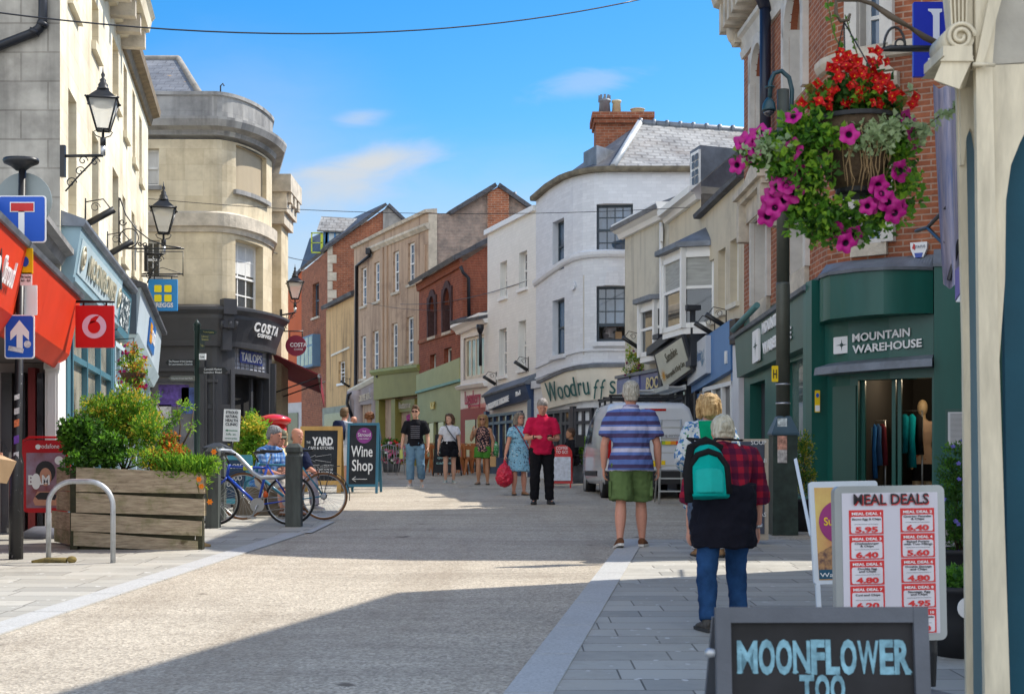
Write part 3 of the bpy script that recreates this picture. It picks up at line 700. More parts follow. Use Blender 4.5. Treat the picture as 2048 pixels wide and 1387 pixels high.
mb=MB();fbox(mb,FV,e-0.1,e+.02,0.1,2.7,-0.9,0.0);b.part('return_wall',mat('putty_paint',(0.30,0.24,0.22),0.6,.15),mb)
yr=17.28
for x0,x1,y0,y1,mt_,nm_ in((2,24,745,1068,M_SHOP,'return_pane'),(30,50,745,1068,M_SHOP,'return_pane'),(56,70,735,1068,mat('maroon',(0.2,0.03,0.03),0.6),'return_board'),(74,86,745,1068,M_SHOP,'return_pane'),(90,116,715,1068,M_WHITE,'return_pilaster')):
 mb=MB();mb.obox(P(x0,y1,yr),P(x1,y1,yr)-P(x0,y1,yr),V(0,.3,0),UP*((y1-y0)/FPX*yr));o_=b.part(nm_,mt_,mb)
 if nm_=='return_pilaster':
  mb=MB();mb.prism([P(95,1040,yr-.02),P(111,1040,yr-.02),P(111,745,yr-.02),P(95,745,yr-.02)],(0,.015,0));mb.obox(P(87,738,yr-.05),P(119,738,yr)-P(87,738,yr),V(0,.1,0),UP*.08);mb.build('moulding',M_WHITE,o_)
for i,c in enumerate(((0.8,0.75,0.7),(0.35,0.3,0.6),(0.75,0.1,0.05),(0.8,0.8,0.8))):
 mb=MB();u=0.7+i*1.05;fbox(mb,FVo,u,u+0.5,0.9,1.7+0.1*(i%2),0.014,0.02);b.part('poster',mat('poster%d'%i,c,0.5,0.5,6),mb)
M_TEAL=mat('pale_teal_paint',(0.27,0.40,0.46),0.5,0.12,1.5);M_TEALD=mat('teal_paint',(0.065,0.18,0.235),0.45,0.12,2);M_TEALL=mat('light_teal_paint',(0.45,0.57,0.62),0.5,0.1,2)
FM=Fac([LW(123),LW(170),LW(240)])
b=Bld('flower_shop','teal shopfront with the long canted signboard under the tall stone building',FM,'shop');BM=b
uM,uN=FM.hit(217),FM.L
ua=FM.hit(217);ue=FM.L
def uLW(F_,px):return(Vector(LW(px))-F_.p[0]).length
ua=uLW(FM,216)
mb=MB();band(mb,FM,(0,4.36,3.72),(ua,4.36,3.66),-0.02,0.14,-0.02,0.24);b.part('fascia',M_TEAL,mb)
mb=MB();band(mb,FM,(0.18,4.24,3.8),(ua-0.12,4.24,3.74),0.13,0.165,0.2,0.236);b.part('sign_panel',M_TEALL,mb)
mb=MB();sweep(mb,FM,-0.05,ue+0.05,[(-0.02,0),(0.27,0),(0.30,0.05),(0.3,0.09),(-0.02,0.2)],lambda u:4.36);b.part('cornice',M_LEAD,mb)
mb=MB();sweep(mb,FM,-0.03,ua+0.05,[(-0.02,-0.18),(0.05,-0.18),(0.1,-0.08),(0.17,-0.03),(0.17,0.02),(-0.02,0.04)],LIN(0,3.7,ua,3.64));b.part('lower_moulding',M_TEAL,mb)
up=Vector((0.1*0.98,0.1*0.17,0.64)).normalized()
text(b.r,'MOONFLOWER',FM.at(ua*0.5,3.88,0.195),FM.tan(1),up,0.27,mat('gilt',(0.50,0.46,0.34),0.4,0.2),'CENTER',0.02,bold=0.012,fit=ua*0.62)
for u in(0.42,ua-0.38):
 mb=MB();c=FM.at(u,4.02,0.215);tv=FM.tan(u)
 mb.tube([c+tv*(0.15*cos(2*pi*i/20))+up*(0.15*sin(2*pi*i/20))for i in range(20)],0.012,6,closed=True);mb.tube([c+tv*(0.07*cos(2*pi*i/20))+up*(0.07*sin(2*pi*i/20))for i in range(20)],0.03,6,closed=True);b.part('roundel',mat('gilt',(0.5,0.46,0.34)),mb)
mb=MB();band(mb,FM,(ua+0.06,4.33,3.55),(ue,4.33,3.5),-0.02,0.14,-0.02,0.2);b.part('door_fascia',M_TEALD,mb)
mb=MB();band(mb,FM,(ua+0.2,4.2,3.68),(ue-0.2,4.2,3.64),0.14,0.155,0.185,0.2);b.part('floral_panel',spots('floral_panel',(0.03,0.05,0.06),[((0.7,0.75,0.75),0.55)],12),mb)
shopfront(b,FM,0.35,ua-0.25,0.3,3.5,3,M_TEALD,glass('sunlit_shop_glass',(0.30,0.27,0.21),0.05),0.5,2.75,depth=0.22)  # pale warm base colour of the panes stands in for sunlit reflections
shopfront(b,FM,ua+0.25,ue-0.1,0.3,3.4,2,M_TEALL,M_SHOP,0.5,2.7)
mb=MB()
for a,c in((0.0,0.3),(ua-0.25,ua-0.02),(ua+0.05,ua+0.25)):fbox(mb,FM,a,c,0.2,3.55,-0.1,0.07)
b.part('pilaster',M_TEALD,mb)
FG=Fac([LW(245),LW(268),LW(292)])
b=Bld('bakery_shop','blue grey bakery shopfront with slate capped canted fascia beside the dark cafe corner',FG,'shop');BG=b
M_BGREY=mat('blue_grey_paint',(0.42,0.50,0.55),0.5,0.12,1.5,stretch=(1,1,0.2));M_BGD=mat('dark_blue_grey_paint',(0.07,0.10,0.14),0.5,0.1)
zt0,zt1_,zb0,zb1=Z(572,24.6),Z(664,28.9),Z(664,24.4),Z(750,28.6)
mb=MB();band(mb,FG,(0,zt0,zb0),(FG.L,zt1_,zb1),-0.02,0.24,-0.02,0.32);b.part('fascia',M_BGREY,mb)
mb=MB();zt=LIN(0,zt0,FG.L,zt1_);sweep(mb,FG,-0.06,FG.L+0.12,[(-0.05,0),(0.42,0),(0.42,0.06),(-0.05,0.22)],zt);b.part('slate_cap',M_SLATED,mb)
mb=MB();o=FG.at(0,zb0,0);n=FG.nrm(0);mb.obox(o-FG.tan(0)*0.03,n*0.24,FG.tan(0)*0.03,UP*(zt0-zb0));b.part('end_panel',M_BGD,mb)
mb=MB();band(mb,FG,(-0.02,zb0+.02,zb0-0.2),(FG.L,zb1+.02,zb1-0.2),-0.02,0.16,-0.02,0.27);b.part('lower_moulding',M_TEALL,mb)
p0,p1=FG.hit(287),FG.L*0.66
ub,uc=FG.L*0.4,FG.L*0.66
mb=MB();zz0=LIN(0,zb0,FG.L,zb1);zz1=LIN(0,zt0,FG.L,zt1_)
pt=lambda u,k,d:FG.at(u,zz0(u)*(1-k)+zz1(u)*k,0.24+0.08*k+d)
mb.hexa([pt(ub,.2,0),pt(uc,.2,0),pt(uc,.2,.03),pt(ub,.2,.03),pt(ub,.8,0),pt(uc,.8,0),pt(uc,.8,.03),pt(ub,.8,.03)]);sp=b.part('sign_panel',mat('sign_blue',(0.02,0.14,0.42),0.4,0.05),mb)
tt=(pt(uc,.5,.04)-pt(ub,.5,.04)).normalized();up=(pt(ub,.8,0)-pt(ub,.2,0)).normalized();w_=(uc-ub)
mb=MB()
for i in(0,1):
 for j in(0,1):o=pt(ub,.5,.03)+tt*(0.09+0.19*i)+up*(0.02-0.2*j);mb.obox(o,tt*0.15,up*0.16,tt.cross(up)*0.012)
mb.build('logo_square',mat('logo_orange',(0.8,0.35,0.02),0.4,0.02),sp)
text(sp,'GREGGS',pt(ub,.5,.03)+tt*0.5-up*0.1,tt,up,0.22,M_SIGNW,'LEFT',0.012,bold=0.02,fit=0.62)
shopfront(b,FG,0.1,FG.L-0.05,0.5,zb1-0.1,3,M_TEALL,M_SHOP,0.5,2.6)
arc=[(-6.85+0.95*sin(a),34.4-2.4*cos(a))for a in[pi/2*k/14 for k in range(15)]]
FC=Fac([(-13,32),(-10,32),(-8,32)]+arc+[(-6.6,37.5),(-8.6,48)])
uarc0=FC.u[3];uarc1=FC.u[17]
b=Bld('cafe_building','honey stone corner building with rounded front and dark grey cafe at street level',FC);BC=b
M_COSTAP=mat('charcoal_paint',(0.045,0.047,0.055),0.42,0.15,2,spec=0.5)
b.win(289,318,297,372,1,2,sill=M_GREYST,blind=(0.9,M_CURT));b.win(286,320,480,556,2,2,sill=M_GREYST)
u0,u1=FC.hit(472),FC.hit(533);Ym=FC.pt((u0+u1)/2).y
w,q=b.win(471,526,484,624,3,4,depth=0.2,fw=0.07,bar=0.03,blind=(0.45,M_CURT))
b.op.append((u0,u1,Z(392,Ym),Z(303,Ym),FC,0.12));zz=(Z(392,Ym),Z(303,Ym))
ztop=Z(290,32)+0.15
b.wall(M_COSTA,[(0,8.85),(FC.L,8.85)],base=4.55)
mb=MB();
for a_,c_ in zip(FC.us(u0,u1),FC.us(u0,u1)[1:]):mb.poly([FC.at(a_,zz[0],-.12),FC.at(c_,zz[0],-.12),FC.at(c_,zz[1],-.12),FC.at(a_,zz[1],-.12)],[(a_,zz[0]),(c_,zz[0]),(c_,zz[1]),(a_,zz[1])])
b.part('blind_window',render_wall('blind_window_render',(0.40,0.33,0.23),f=0.3),mb)
mb=MB();sweep(mb,FC,u0-0.08,u1+0.08,[(-.02,-0.1),(0.1,-0.1),(0.1,0),(-.02,0.0)],lambda u:zz[0]);b.part('sill',M_GREYST,mb)
mb=MB();sweep(mb,FC,0,FC.L,[(0,0),(0.04,0),(0.07,0.1),(0.13,0.13),(0.13,0.42),(0,0.48)],lambda u:Z(462,32)-.02);b.part('string_course',M_STTRIM,mb)
mb=MB();z0=Z(264,32);sweep(mb,FC,0,FC.u[-2]+0.6,[(0,0),(0.08,0.0),(0.12,0.1),(0.30,0.16),(0.36,0.3),(0.36,0.36),(0.02,0.42),(0.02,0.9),(0.06,0.92),(0.06,1.0),(-0.25,1.0),(-.25,0)],lambda u:z0-.08);b.part('parapet',M_GREYST,mb)
mb=MB();zr=Z(118,37);ze=9.55
roofpoly(mb,[(-13,33,ze),(-7.0,33,ze),(X(357,37),37,zr),(-13,37,zr)])
roofpoly(mb,[(-7.0,33,ze),(-6.6,36,ze),(-7.0,41,ze),(X(357,37),37,zr)]);roofpoly(mb,[(-7,41,ze),(-13,41,ze),(-13,37,zr),(X(357,37),37,zr)]);b.part('roof',M_SLATE,mb)
mb=MB();mb.tube([(-13,37,zr),(X(357,37),37,zr),(-7.0,33,ze)],0.09,6);b.part('ridge',mat('ridge_tile',(0.25,0.23,0.2),0.8,0.3,4),mb)
mb=MB();c=Vector((X(441,35),35,Z(172,35)));mb.tube([c-UP*0.5,c,c+V(.06,0,.06),c+V(.09,0,0)],0.018,6);b.part('roof_hook',M_IRON,mb)
mb=MB();mb.box(-7.2,-6.03,36.6,37.7,1,8.2);bay=b.part('side_bay',M_COSTA,mb)
mb=MB();mb.box(-7.2,-5.92,36.4,37.9,7.7,8.0);mb.box(-7.2,-5.84,36.3,38.0,8.0,8.5);mb.box(-7.2,-5.72,36.2,38.1,8.5,8.95);mb.build('bay_cornice',M_STTRIM,bay)
for i in range(3):mb=MB();mb.box(-5.92,-5.74,36.4+i*0.6,36.7+i*0.6,8.25,8.5);mb.build('bay_cornice_block',M_STTRIM,bay)
FCo=FC;zf1,zf0=Z(626,32),Z(683,32)
mb=MB();sweep(mb,FC,0,uarc1+0.15,[(0,-.1),(0.10,-.1),(0.12,0.02),(0.30,0.52),(0.30,0.6),(0.42,0.7),(0.42,0.76),(0,0.86)],lambda u:zf0);b.part('fascia',M_COSTAP,mb)
uc=FC.hit(447)
mb=MB();fbox(mb,FC,uc-0.11,uc+0.11,zf0-0.2,zf0+0.45,0.1,0.26);fbox(mb,FC,uc-0.13,uc+0.13,zf0+0.3,zf0+0.62,0.2,0.36);fbox(mb,FC,uc-0.16,uc+0.16,zf0+0.6,zf0+0.95,0.2,0.46)
for k in range(3):mb.tube([FC.at(uc-0.1+0.1*k,zf0+0.45,0.36),FC.at(uc-0.1+0.1*k,zf0+0.28,0.28)],0.04,8)
b.part('corbel',M_COSTAP,mb)
def F_u(F,G,px):
 u=G.hit(px);i=G.seg(u);k=(u-G.u[i])/(G.u[i+1]-G.u[i]);return F.u[i]+k*(F.u[i+1]-F.u[i])
def curvetext(b,F,s,px0,px1,z,dz,size,d,mt,bold=0.0,shear=0.0,sl=None):
 G=F.off(d);ua_,ub_=F_u(F,G,px0),F_u(F,G,px1);us=[ua_+(ub_-ua_)*(i+.5)/len(s)for i in range(len(s))]
 h=text(b.r,s[0],F.at(us[0],z,d),F.tan(us[0]),UP+F.nrm(us[0])*0.3,size,mt,ext=0.02,bold=bold,shear=shear,name='letter',fit=abs(us[1]-us[0])*0.84)
 for ch,u,in zip(s[1:],us[1:]):
  w_=abs(us[1]-us[0])*(0.4 if ch in 'I1' else 0.84)
  text(b.r,ch,F.at(u,z,d),F.tan(u),UP+F.nrm(u)*0.3,size,mt,ext=0.02,bold=bold,shear=shear,name='letter',fit=w_)
curvetext(b,FC,'COSTA',505,553,Z(661,32.5),0,0.21,0.24,M_SIGNW,0.03)
curvetext(b,FC,'COFFEE',513,541,Z(671,32.5),0,0.085,0.2,M_SIGNW,0.02)
zd=GZ(32)-0.1
d0,d1=FC.hit(470),FC.hit(538);b.op=[]
Yd=FC.pt((d0+d1)/2).y
w0=FC.hit(298);w1=FC.hit(396)
b.op.append((d0,d1,zd,Z(752,Yd),FC,0.35));b.op.append((d0,d1,Z(752,Yd)+0.12,Z(700,Yd),FC,0.1))
b.op.append((w0,w1,1.35,Z(752,32),FC,0.14))
b.wall(M_COSTAP,[(0,4.6),(FC.L,4.6)],base=0.4,name='shopfront_wall')
mb=MB();fbox(mb,FC,w0,w1,1.35,Z(752,32),-0.13,-0.12);b.part('window_pane',glass('cafe_glass',(0.10,0.11,0.14),0.03),mb)
for px,py,w_,h_,c in((345,790,.7,.5,(0.10,0.06,0.28)),(378,800,.4,.6,(0.06,0.1,0.3)),(325,830,.35,.5,(0.5,0.5,0.5))):
 mb=MB();u=FC.hit(px);z=Z(py,32);fbox(mb,FC,u-w_/2,u+w_/2,z-h_/2,z+h_/2,-0.118,-0.11);b.part('window_poster',mat('poster_%d'%px,c,0.4,0.6,8),mb)
mb=MB();A=FC.at(d0,0);Bq=FC.at(d1,0);t=(Bq-A).normalized();n=Vector((t.y,-t.x,0));w_=(Bq-A).length
za,zb_=Z(752,Yd)+0.12,Z(700,Yd)
mb.obox(A-n*0.09+UP*za,t*w_,-n*0.01,UP*(zb_-za));b.part('transom_pane',mat('opal_glass',(0.42,0.44,0.5),0.2,0.15,6),mb)
mb=MB()
for i in range(9):o=A-n*0.085+t*(w_*i/8-0.008)+UP*za;mb.obox(o,t*0.016,n*0.02,UP*(zb_-za))
for i in range(6):o=A-n*0.085+UP*(za+(zb_-za)*i/5-0.006);mb.obox(o,t*w_,n*0.018,UP*0.012)
b.part('leaded_bar',mat('pewter',(0.2,0.2,0.22),0.5),mb)
mb=MB();mb.obox(A-n*0.06+t*w_*0.2+UP*(za+0.17),t*w_*0.66,n*0.006,UP*0.3);tp=b.part('tailors_panel',mat('navy_enamel',(0.02,0.05,0.28),0.3,0.1),mb)
text(tp,'TAILOPS',A-n*0.05+t*w_*0.53+UP*(za+0.22),t,UP,0.2,M_SIGNW,ext=0.008,bold=0.015,fit=w_*0.6)
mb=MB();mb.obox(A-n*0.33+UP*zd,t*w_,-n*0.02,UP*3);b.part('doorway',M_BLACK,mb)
mb=MB();o=A-n*0.2+UP*zd;hh=Z(755,Yd)-zd
for x in(0.02,w_*0.62,w_-0.12):mb.obox(o+t*x,t*0.1,n*0.06,UP*hh)
mb.obox(o,t*w_,n*0.06,UP*0.3);b.part('door_frame',M_COSTAP,mb)
mb=MB();mb.obox(A-n*0.2+t*w_*0.1+UP*(zd+1.0),t*0.42,n*0.02,UP*0.7);b.part('chalk_menu',mat('menu_black',(0.02,0.02,0.022),0.8,0.8,20),mb)
mb=MB()
for px0,px1 in((398,411),(411,460),(541,547)):
 a_,c_=FC.hit(px0),FC.hit(px1)
 if c_-a_>0.3:
  for k0,k1 in((0.0,0.1),(0.3,0.36),(0.94,1.0)):fbox(mb,FC,a_+(c_-a_)*k0,a_+(c_-a_)*k1,0.7,3.6,-0.02,0.09)
  for z_ in(0.7,1.5,2.7,3.5):fbox(mb,FC,a_,c_,z_,z_+0.1,-0.02,0.07)
 else:fbox(mb,FC,a_,c_,0.7,3.9,-0.02,0.11)
for z_ in(3.3,3.55):fbox(mb,FC,FC.hit(300),FC.hit(436),z_,z_+0.07,-0.02,0.1)
b.part('pilaster',M_COSTAP,mb)
M_AWN=mat('maroon_canvas',(0.20,0.012,0.025),0.75,0.2,2,bmp=0.2)
Ya,Yb=34.6,43.0;xa=-5.92;xb=X(652,35.6)
za_,zb_=Z(705,34.6),Z(755,35.6)
r=empty('awning',(xa,36,3),'maroon canvas awning sloping out over the side street from the cafe','awning')
mb=MB();mb.hexa([(xa,Ya,za_-.03),(xb,Ya,zb_-.03),(xb-1.05,Yb,zb_-.03),(xa-1.2,Yb,za_-.03),(xa,Ya,za_),(xb,Ya,zb_),(xb-1.05,Yb,zb_),(xa-1.2,Yb,za_)]);mb.build('canvas',M_AWN,r)
mb=MB();mb.prism([(xb,Ya,zb_-.42),(xb-1.05,Yb,zb_-.42),(xb-1.05,Yb,zb_),(xb,Ya,zb_)],(.012,.002,0));mb.build('valance',M_AWN,r)
mb=MB();mb.tube([(xb-.03,Ya,zb_-.02),(xb-1.08,Yb,zb_-.02)],0.05,8);mb.build('front_bar',mat('grey_metal',(0.25,0.26,0.27),0.4,0.1,3,metal=0.6),r)
for y in(Ya+0.06,Ya+1.6):mb=MB();mb.tube([(xa,y,za_-1.0),(xb-.1,y,zb_-0.06)],0.018,6);mb.build('arm',M_IRON,r)
F=Fac([(X(560,68),68),(X(613,66),66)])
b=Bld('terracotta_house','terracotta red house seen beyond the round cafe sign',F)
b.wall(M_RED,[(0,Z(598,68)),(F.hit(604),Z(540,66)),(F.L,Z(545,66))],base=Z(805,67))
b.wall(mat('grey_shop_paint',(0.45,0.45,0.46),0.6),[(0,Z(805,67)),(F.L,Z(805,67))],base=1.0,name='shopfront_wall')
mb=MB();slab(mb,[F.at(0,Z(598,68),.1),F.at(F.hit(604),Z(540,66),.1),F.at(F.hit(604),Z(540,66),-4),F.at(0,Z(598,68),-4)],0.15);b.part('roof',M_SLATED,mb)
mb=MB();fbox(mb,F,F.L*.25,F.L*.7,1.9,Z(825,67),0,0.04);b.part('shop_window',M_SHOP,mb)
Yc=59.0
FB=Fac([(X(603,63),63),(X(656,Yc),Yc)])
b=Bld('brick_house','dark brick gabled house with pale quoins and blue dormer near the end of the street',FB)
b.win(625,638,566,634,1,2,depth=0.15,sill=M_STTRIM,fc=M_BGD)
b.wall(M_BRICKD,[(0,Z(545,63)),(FB.L,Z(500,Yc))])
wz=[Z(735,61),Z(672,61)]
mb=MB();u0,u1=FB.hit(609),FB.hit(641);fbox(mb,FB,u0,u1,wz[0],wz[1],0,0.35);o=b.part('bay_window',mat('blue_frame',(0.10,0.19,0.30),0.5),mb)
mb=MB()
for k in range(4):x=u0+(u1-u0)*(k+0.1)/4;fbox(mb,FB,x,x+(u1-u0)*0.8/4,wz[0]+.1,wz[1]-.5,0.35,0.36);fbox(mb,FB,x,x+(u1-u0)*0.8/4,wz[1]-.42,wz[1]-.08,0.35,0.36)
mb.build('pane',glass('amber_glass',(0.2,0.17,0.1)),o)
mb=MB();g=[(656,868),(656,497),(775,414),(806,442),(835,470),(835,868)]
pts=[P(x,y,Yc)for x,y in g];mb.poly(pts,[(p.x,p.z)for p in pts]);b.part('gable_wall',M_BRICKD,mb)
mb=MB()
for k in range(11):
 y0=492+k*17.5;w_=18 if k%2 else 10;mb.obox(P(655,y0+16.5,Yc-0.03),P(655+w_,y0,Yc-.03)-P(655,y0,Yc-.03),V(0,0.05,0),P(655,y0,Yc)-P(655,y0+16.5,Yc))
b.part('quoins',M_STTRIM,mb)
mb=MB();a1,a2,a3=P(600,541,63.2),P(775,410,Yc-.2),P(838,470,Yc-.2)
slab(mb,[P(655,497,Yc-.2),a2,a2+V(-4.5,9,0),P(603,541,63)],0.12);slab(mb,[a2,a3,a3+V(-2,9,0),a2+V(-2,9,0)],0.12);b.part('roof',M_SLATED,mb)
mb=MB();p=P(740,440,Yc-.05);pts=[P(766,421,Yc-.04),P(775,414,Yc-.04),P(806,442,Yc-.04),P(806,480,Yc-.04),P(766,480,Yc-.04)];mb.prism(pts,(0,0.03,0));b.part('cement_patch',M_GREYST,mb)
Yq=59.8;M_BLUEP=mat('bright_blue_paint',(0.06,0.22,0.45),0.5,0.1,3)
mb=MB();c=[P(652,508,Yq),P(662,465,Yq),P(722,462,Yq),P(700,476,Yq)]
mb.obox(P(648,506,Yq),V(0,2.2,0),V(0.16,0,0),UP*0.95);mb.prism([P(648,507,Yq),P(652,462,Yq),P(728,462,Yq),P(716,470,Yq),P(655,507,Yq)],(0,0.1,0));o=b.part('dormer',M_BLUEP,mb)
mb=MB();mb.prism([P(658,497,Yq-.02),P(658,466,Yq-.02),P(712,466,Yq-.02)],(0,0.02,0));mb.build('pane',mat('bright_pane',(0.45,0.52,0.55),0.1,0.1),o)
mb=MB()
for x,y in((668,491),(682,483),(694,475)):mb.obox(P(x,y,Yq-.05),V(.07,0,0),V(0,.02,0),P(x,466,Yq)-P(x,y,Yq))
mb.build('glazing_bar',M_BLUEP,o)
mb=MB();slab(mb,[P(634,463,Yq-.2),P(643,436,Yq+1),P(735,441,Yq+1),P(716,466,Yq-.2)],0.08);slab(mb,[P(634,463,Yq+2.2),P(643,436,Yq+1),P(735,441,Yq+1),P(716,466,Yq+2.2)],0.08);mb.build('dormer_roof',M_SLATEP,o)
M_LIME=mat('lime_paint',(0.42,0.50,0.04),0.5)
mb=MB();y=Yq-0.1
for(x0,y0,x1,y1)in((622,505,624.5,465),(641,506,646,465),(622,467,645,464.5),(622,506,645,503.5),(622,486,645,484.5)):mb.obox(P(x0,y0,y),V(X(x1,y)-X(x0,y),0,0),V(0,.05,0),UP*(Z(y1,y)-Z(y0,y)))
mb.build('casement',M_LIME,o)
FY=Fac([(X(653,59.0),58.9),(X(712,55.5),55.5)])
b=Bld('ochre_house','low ochre rendered house with dark streaks between brick gable and tall beige facade',FY)
b.win(677,690,722,766,2,3,depth=0.1,sill=M_WHITE)
b.wall(M_YEL,[(0,Z(620,58.9)),(FY.L,Z(590,55.5))])
mb=MB();slab(mb,[FY.at(0,Z(620,58.9),.2),FY.at(FY.L,Z(590,55.5),.2),FY.at(FY.L,Z(585,55.5)+1,-3),FY.at(0,Z(620,58.9)+1,-3)],0.15);b.part('roof',M_SLATED,mb)
mb=MB();sweep(mb,FY,FY.hit(664),FY.hit(700),[(0,0),(0.05,0),(0.05,0.08),(0,0.08)],LIN(FY.hit(664),Z(712,58),FY.hit(700),Z(696,56)));b.part('ledge',M_TRIM,mb)
mb=MB();fbox(mb,FY,0.1,FY.L,1.4,Z(812,57),0.0,0.2);b.part('shopfront',mat('sage_frame',(0.25,0.27,0.22),0.6,0.3,2),mb)
mb=MB();fbox(mb,FY,0.4,FY.L-.3,2.0,Z(825,57),0.2,0.22);b.part('shop_pane',M_SHOP,mb)
FE=Fac([(X(708,55.5),55.5),(X(780,51.6),51.6),(X(857,48.2),48.2)])
b=Bld('beige_building','tall stained beige building with eight sash windows and parapet in the middle distance',FE)
for px0,px1,y0,y1 in((723,732,535,612),(749,758,524,603),(787,797,502,584),(817,828,485,568),(722,731,671,757),(746,756,661,753),(784,794,646,737),(814,826,633,727)):
 b.win(px0-1,px1+1,y0,y1,2,4,depth=0.09,fw=.075,sill=M_STTRIM,gm=M_GLASSB)
zl,zr=Z(497,55.5),Z(425,48.2)
b.wall(M_BEIGE,[(0,zl),(FE.L,zr)],rev=0.2)
mb=MB();sweep(mb,FE,-0.05,FE.L+0.05,[(0,0),(0.1,0.0),(0.14,0.1),(-.3,0.16),(-.3,0)],LIN(0,zl,FE.L,zr));b.part('coping',M_STTRIM,mb)
mb=MB();sweep(mb,FE,FE.hit(742),FE.L+0.08,[(0,0),(0.05,0.0),(0.1,0.06),(0.16,0.12),(0.16,0.2),(0,0.24)],LIN(FE.hit(742),Z(506,53.6),FE.L,Z(459,48.2)));b.part('cornice',M_STTRIM,mb)
mb=MB()
for px in(766,774,850):u=FE.hit(px);fbox(mb,FE,u-0.12,u+0.12,Z(745,FE.pt(u).y),Z(490,FE.pt(u).y),0,0.06)
b.part('pilaster',M_BEIGE,mb)
Ys=48.2;g=[(857,860),(857,425),(903,428),(995,374),(1056,416),(1100,450),(1100,860)]
mb=MB();pts=[P(x,y,Ys)for x,y in g];mb.poly(pts,[(p.x,p.z)for p in pts]);b.part('gable_wall',M_RUBBLE,mb)
mb=MB();pts=[P(x,y,Ys-.15)for x,y in((975,620),(975,388),(995,374),(1018,389),(1018,620))];mb.prism(pts,(0,0.15,0));b.part('flue_pier',M_BRICK,mb)
mb=MB();mb.obox(P(857,720,Ys-.04),P(874,720,Ys)-P(857,720,Ys),V(0,.05,0),P(857,428,Ys)-P(857,720,Ys));b.part('quoin_strip',M_STTRIM,mb)
mb=MB();slab(mb,[P(903,428,Ys-.25),P(995,372,Ys-.25),P(995,372,Ys)+V(-2.5,9,0),P(903,428,Ys)+V(-2.5,9,0)],0.14);slab(mb,[P(995,372,Ys-.25),P(1062,419,Ys-.25),P(1062,419,Ys)+V(0,9,0),P(995,372,Ys)+V(0,9,0)],0.14);b.part('roof',M_SLATED,mb)
mb=MB();mb.tube([P(1030,398,Ys+.4),P(1030,384,Ys+.4)],0.06,8);b.part('vent_pipe',M_LEAD,mb)
M_MAUVE=mat('mauve_stone_paint',(0.30,0.25,0.24),0.7,0.15,2);M_OLIVE=mat('olive_paint',(0.24,0.22,0.06),0.55,0.1,2)
ua,um_,uz_=FE.hit(700),FE.hit(765),FE.L
zA,zM=Z(788,55.5),Z(758,52.4)
mb=MB();band(mb,FE,(0,zA,Z(812,55.5)),(um_,zM,Z(805,52.4)),0,0.12);b.part('kitchen_fascia',M_MAUVE,mb)
t3=(FE.at(um_,Z(790,52.4))-FE.at(0,Z(806,55.5))).normalized()
text(b.r,'ABSOLUTE KITCHENS',FE.at(um_*0.55,(Z(793,52.4)*.55+Z(808,55.5)*.45),0.14),t3,UP,0.26,mat('pale_gilt',(0.55,0.48,0.38)),ext=0.02,bold=0.01,fit=um_*0.72)
mb=MB();sweep(mb,FE,-.05,um_,[(0,0),(0.15,0),(0.25,0.12),(0.25,0.18),(0,0.25)],LIN(0,zA,um_,zM));b.part('kitchen_cornice',M_TRIM,mb)
mb=MB();band(mb,FE,(um_,Z(752,52.4),Z(800,52.4)),(uz_+.1,Z(742,48.2),Z(788,48.2)),0,0.35);b.part('olive_fascia',M_OLIVE,mb)
mb=MB();sweep(mb,FE,um_-.05,uz_+.15,[(0,0),(0.4,0),(0.5,0.12),(0.5,0.2),(0,0.3)],LIN(um_,Z(752,52.4),uz_,Z(742,48.2)));b.part('olive_cornice',mat('olive_green_paint',(0.26,0.28,0.09),0.5),mb)
for px in(712,722,757):
 u=FE.hit(px);mb=MB();mb.lathe(FE.at(u,1.4,0.05),[(0.3,0),(0.3,0.3),(0.25,0.4),(0.22,2.6),(0.3,2.75),(0.32,3.0)],12);b.part('column',mat('mauve_column',(0.33,0.28,0.28),0.7,0.1),mb)
mb=MB();fbox(mb,FE,0,um_,1.3,Z(812,55.5),-0.2,-0.1);fbox(mb,FE,um_,uz_,1.2,Z(800,50),-0.2,-0.05);b.part('shop_pane',M_SHOP,mb)
mb=MB()
for px in(767,799,838):u=FE.hit(px);fbox(mb,FE,u-.2,u+.2,1.2,Z(798,FE.pt(u).y),-0.05,0.25)
u0,u1=FE.hit(801),FE.hit(837);fbox(mb,FE,u0,u1,Z(822,49.5),Z(798,49.5),-0.05,0.1);b.part('olive_pier',M_OLIVE,mb)
text(b.r,'Butternest',FE.at((u0+u1)/2,Z(815,49.5),0.12),FE.tan(u1),UP,0.25,mat('pale_gilt',(0.55,0.48,0.38)),ext=0.02,fit=(u1-u0)*.8)
u=FE.hit(818);mb=MB()
for s_,dz in(('WHAT',0.0),('IF',-0.5)):
 text(b.r,s_,FE.at(u+.1,Z(842,49)+dz,0.02),FE.tan(u)+UP*0.15,UP,0.3,mat('magenta_sign',(0.45,0.02,0.25),0.4,0),ext=0.02,bold=0.0,fit=0.55 if s_=='WHAT' else 0.3,name='window_lettering')
mb=MB();q=[(741,502),(738,512),(713,532),(711,780),(696,790),(694,806),(707,842)];mb.tube([P(x,y,55.0 if x<730 else 53.4)for x,y in q],0.065,8);mb.box(X(732,53.4),X(741,53.4),53.2,53.5,Z(508,53.4),Z(497,53.4))
mb.build('drainpipe',M_PIPE,None,'black drainpipe down the edge of the stained beige facade','drainpipe')
FR=Fac([(X(838,48.0),48.0),(X(925,43.3),43.3)])
b=Bld('red_brick_building','red brick building with two pointed arch windows above a pale green shopfront',FR)
for a in((859,872,592,673),(888,903,575,663)):
 b.win(*a,nx=1,ny=2,depth=0.2,sill=M_STTRIM,arch=0.8,surround=(mat('dark_arch_brick',(0.07,0.035,0.035),0.8,0.3,8),0.14,0.06),sash=0.4)
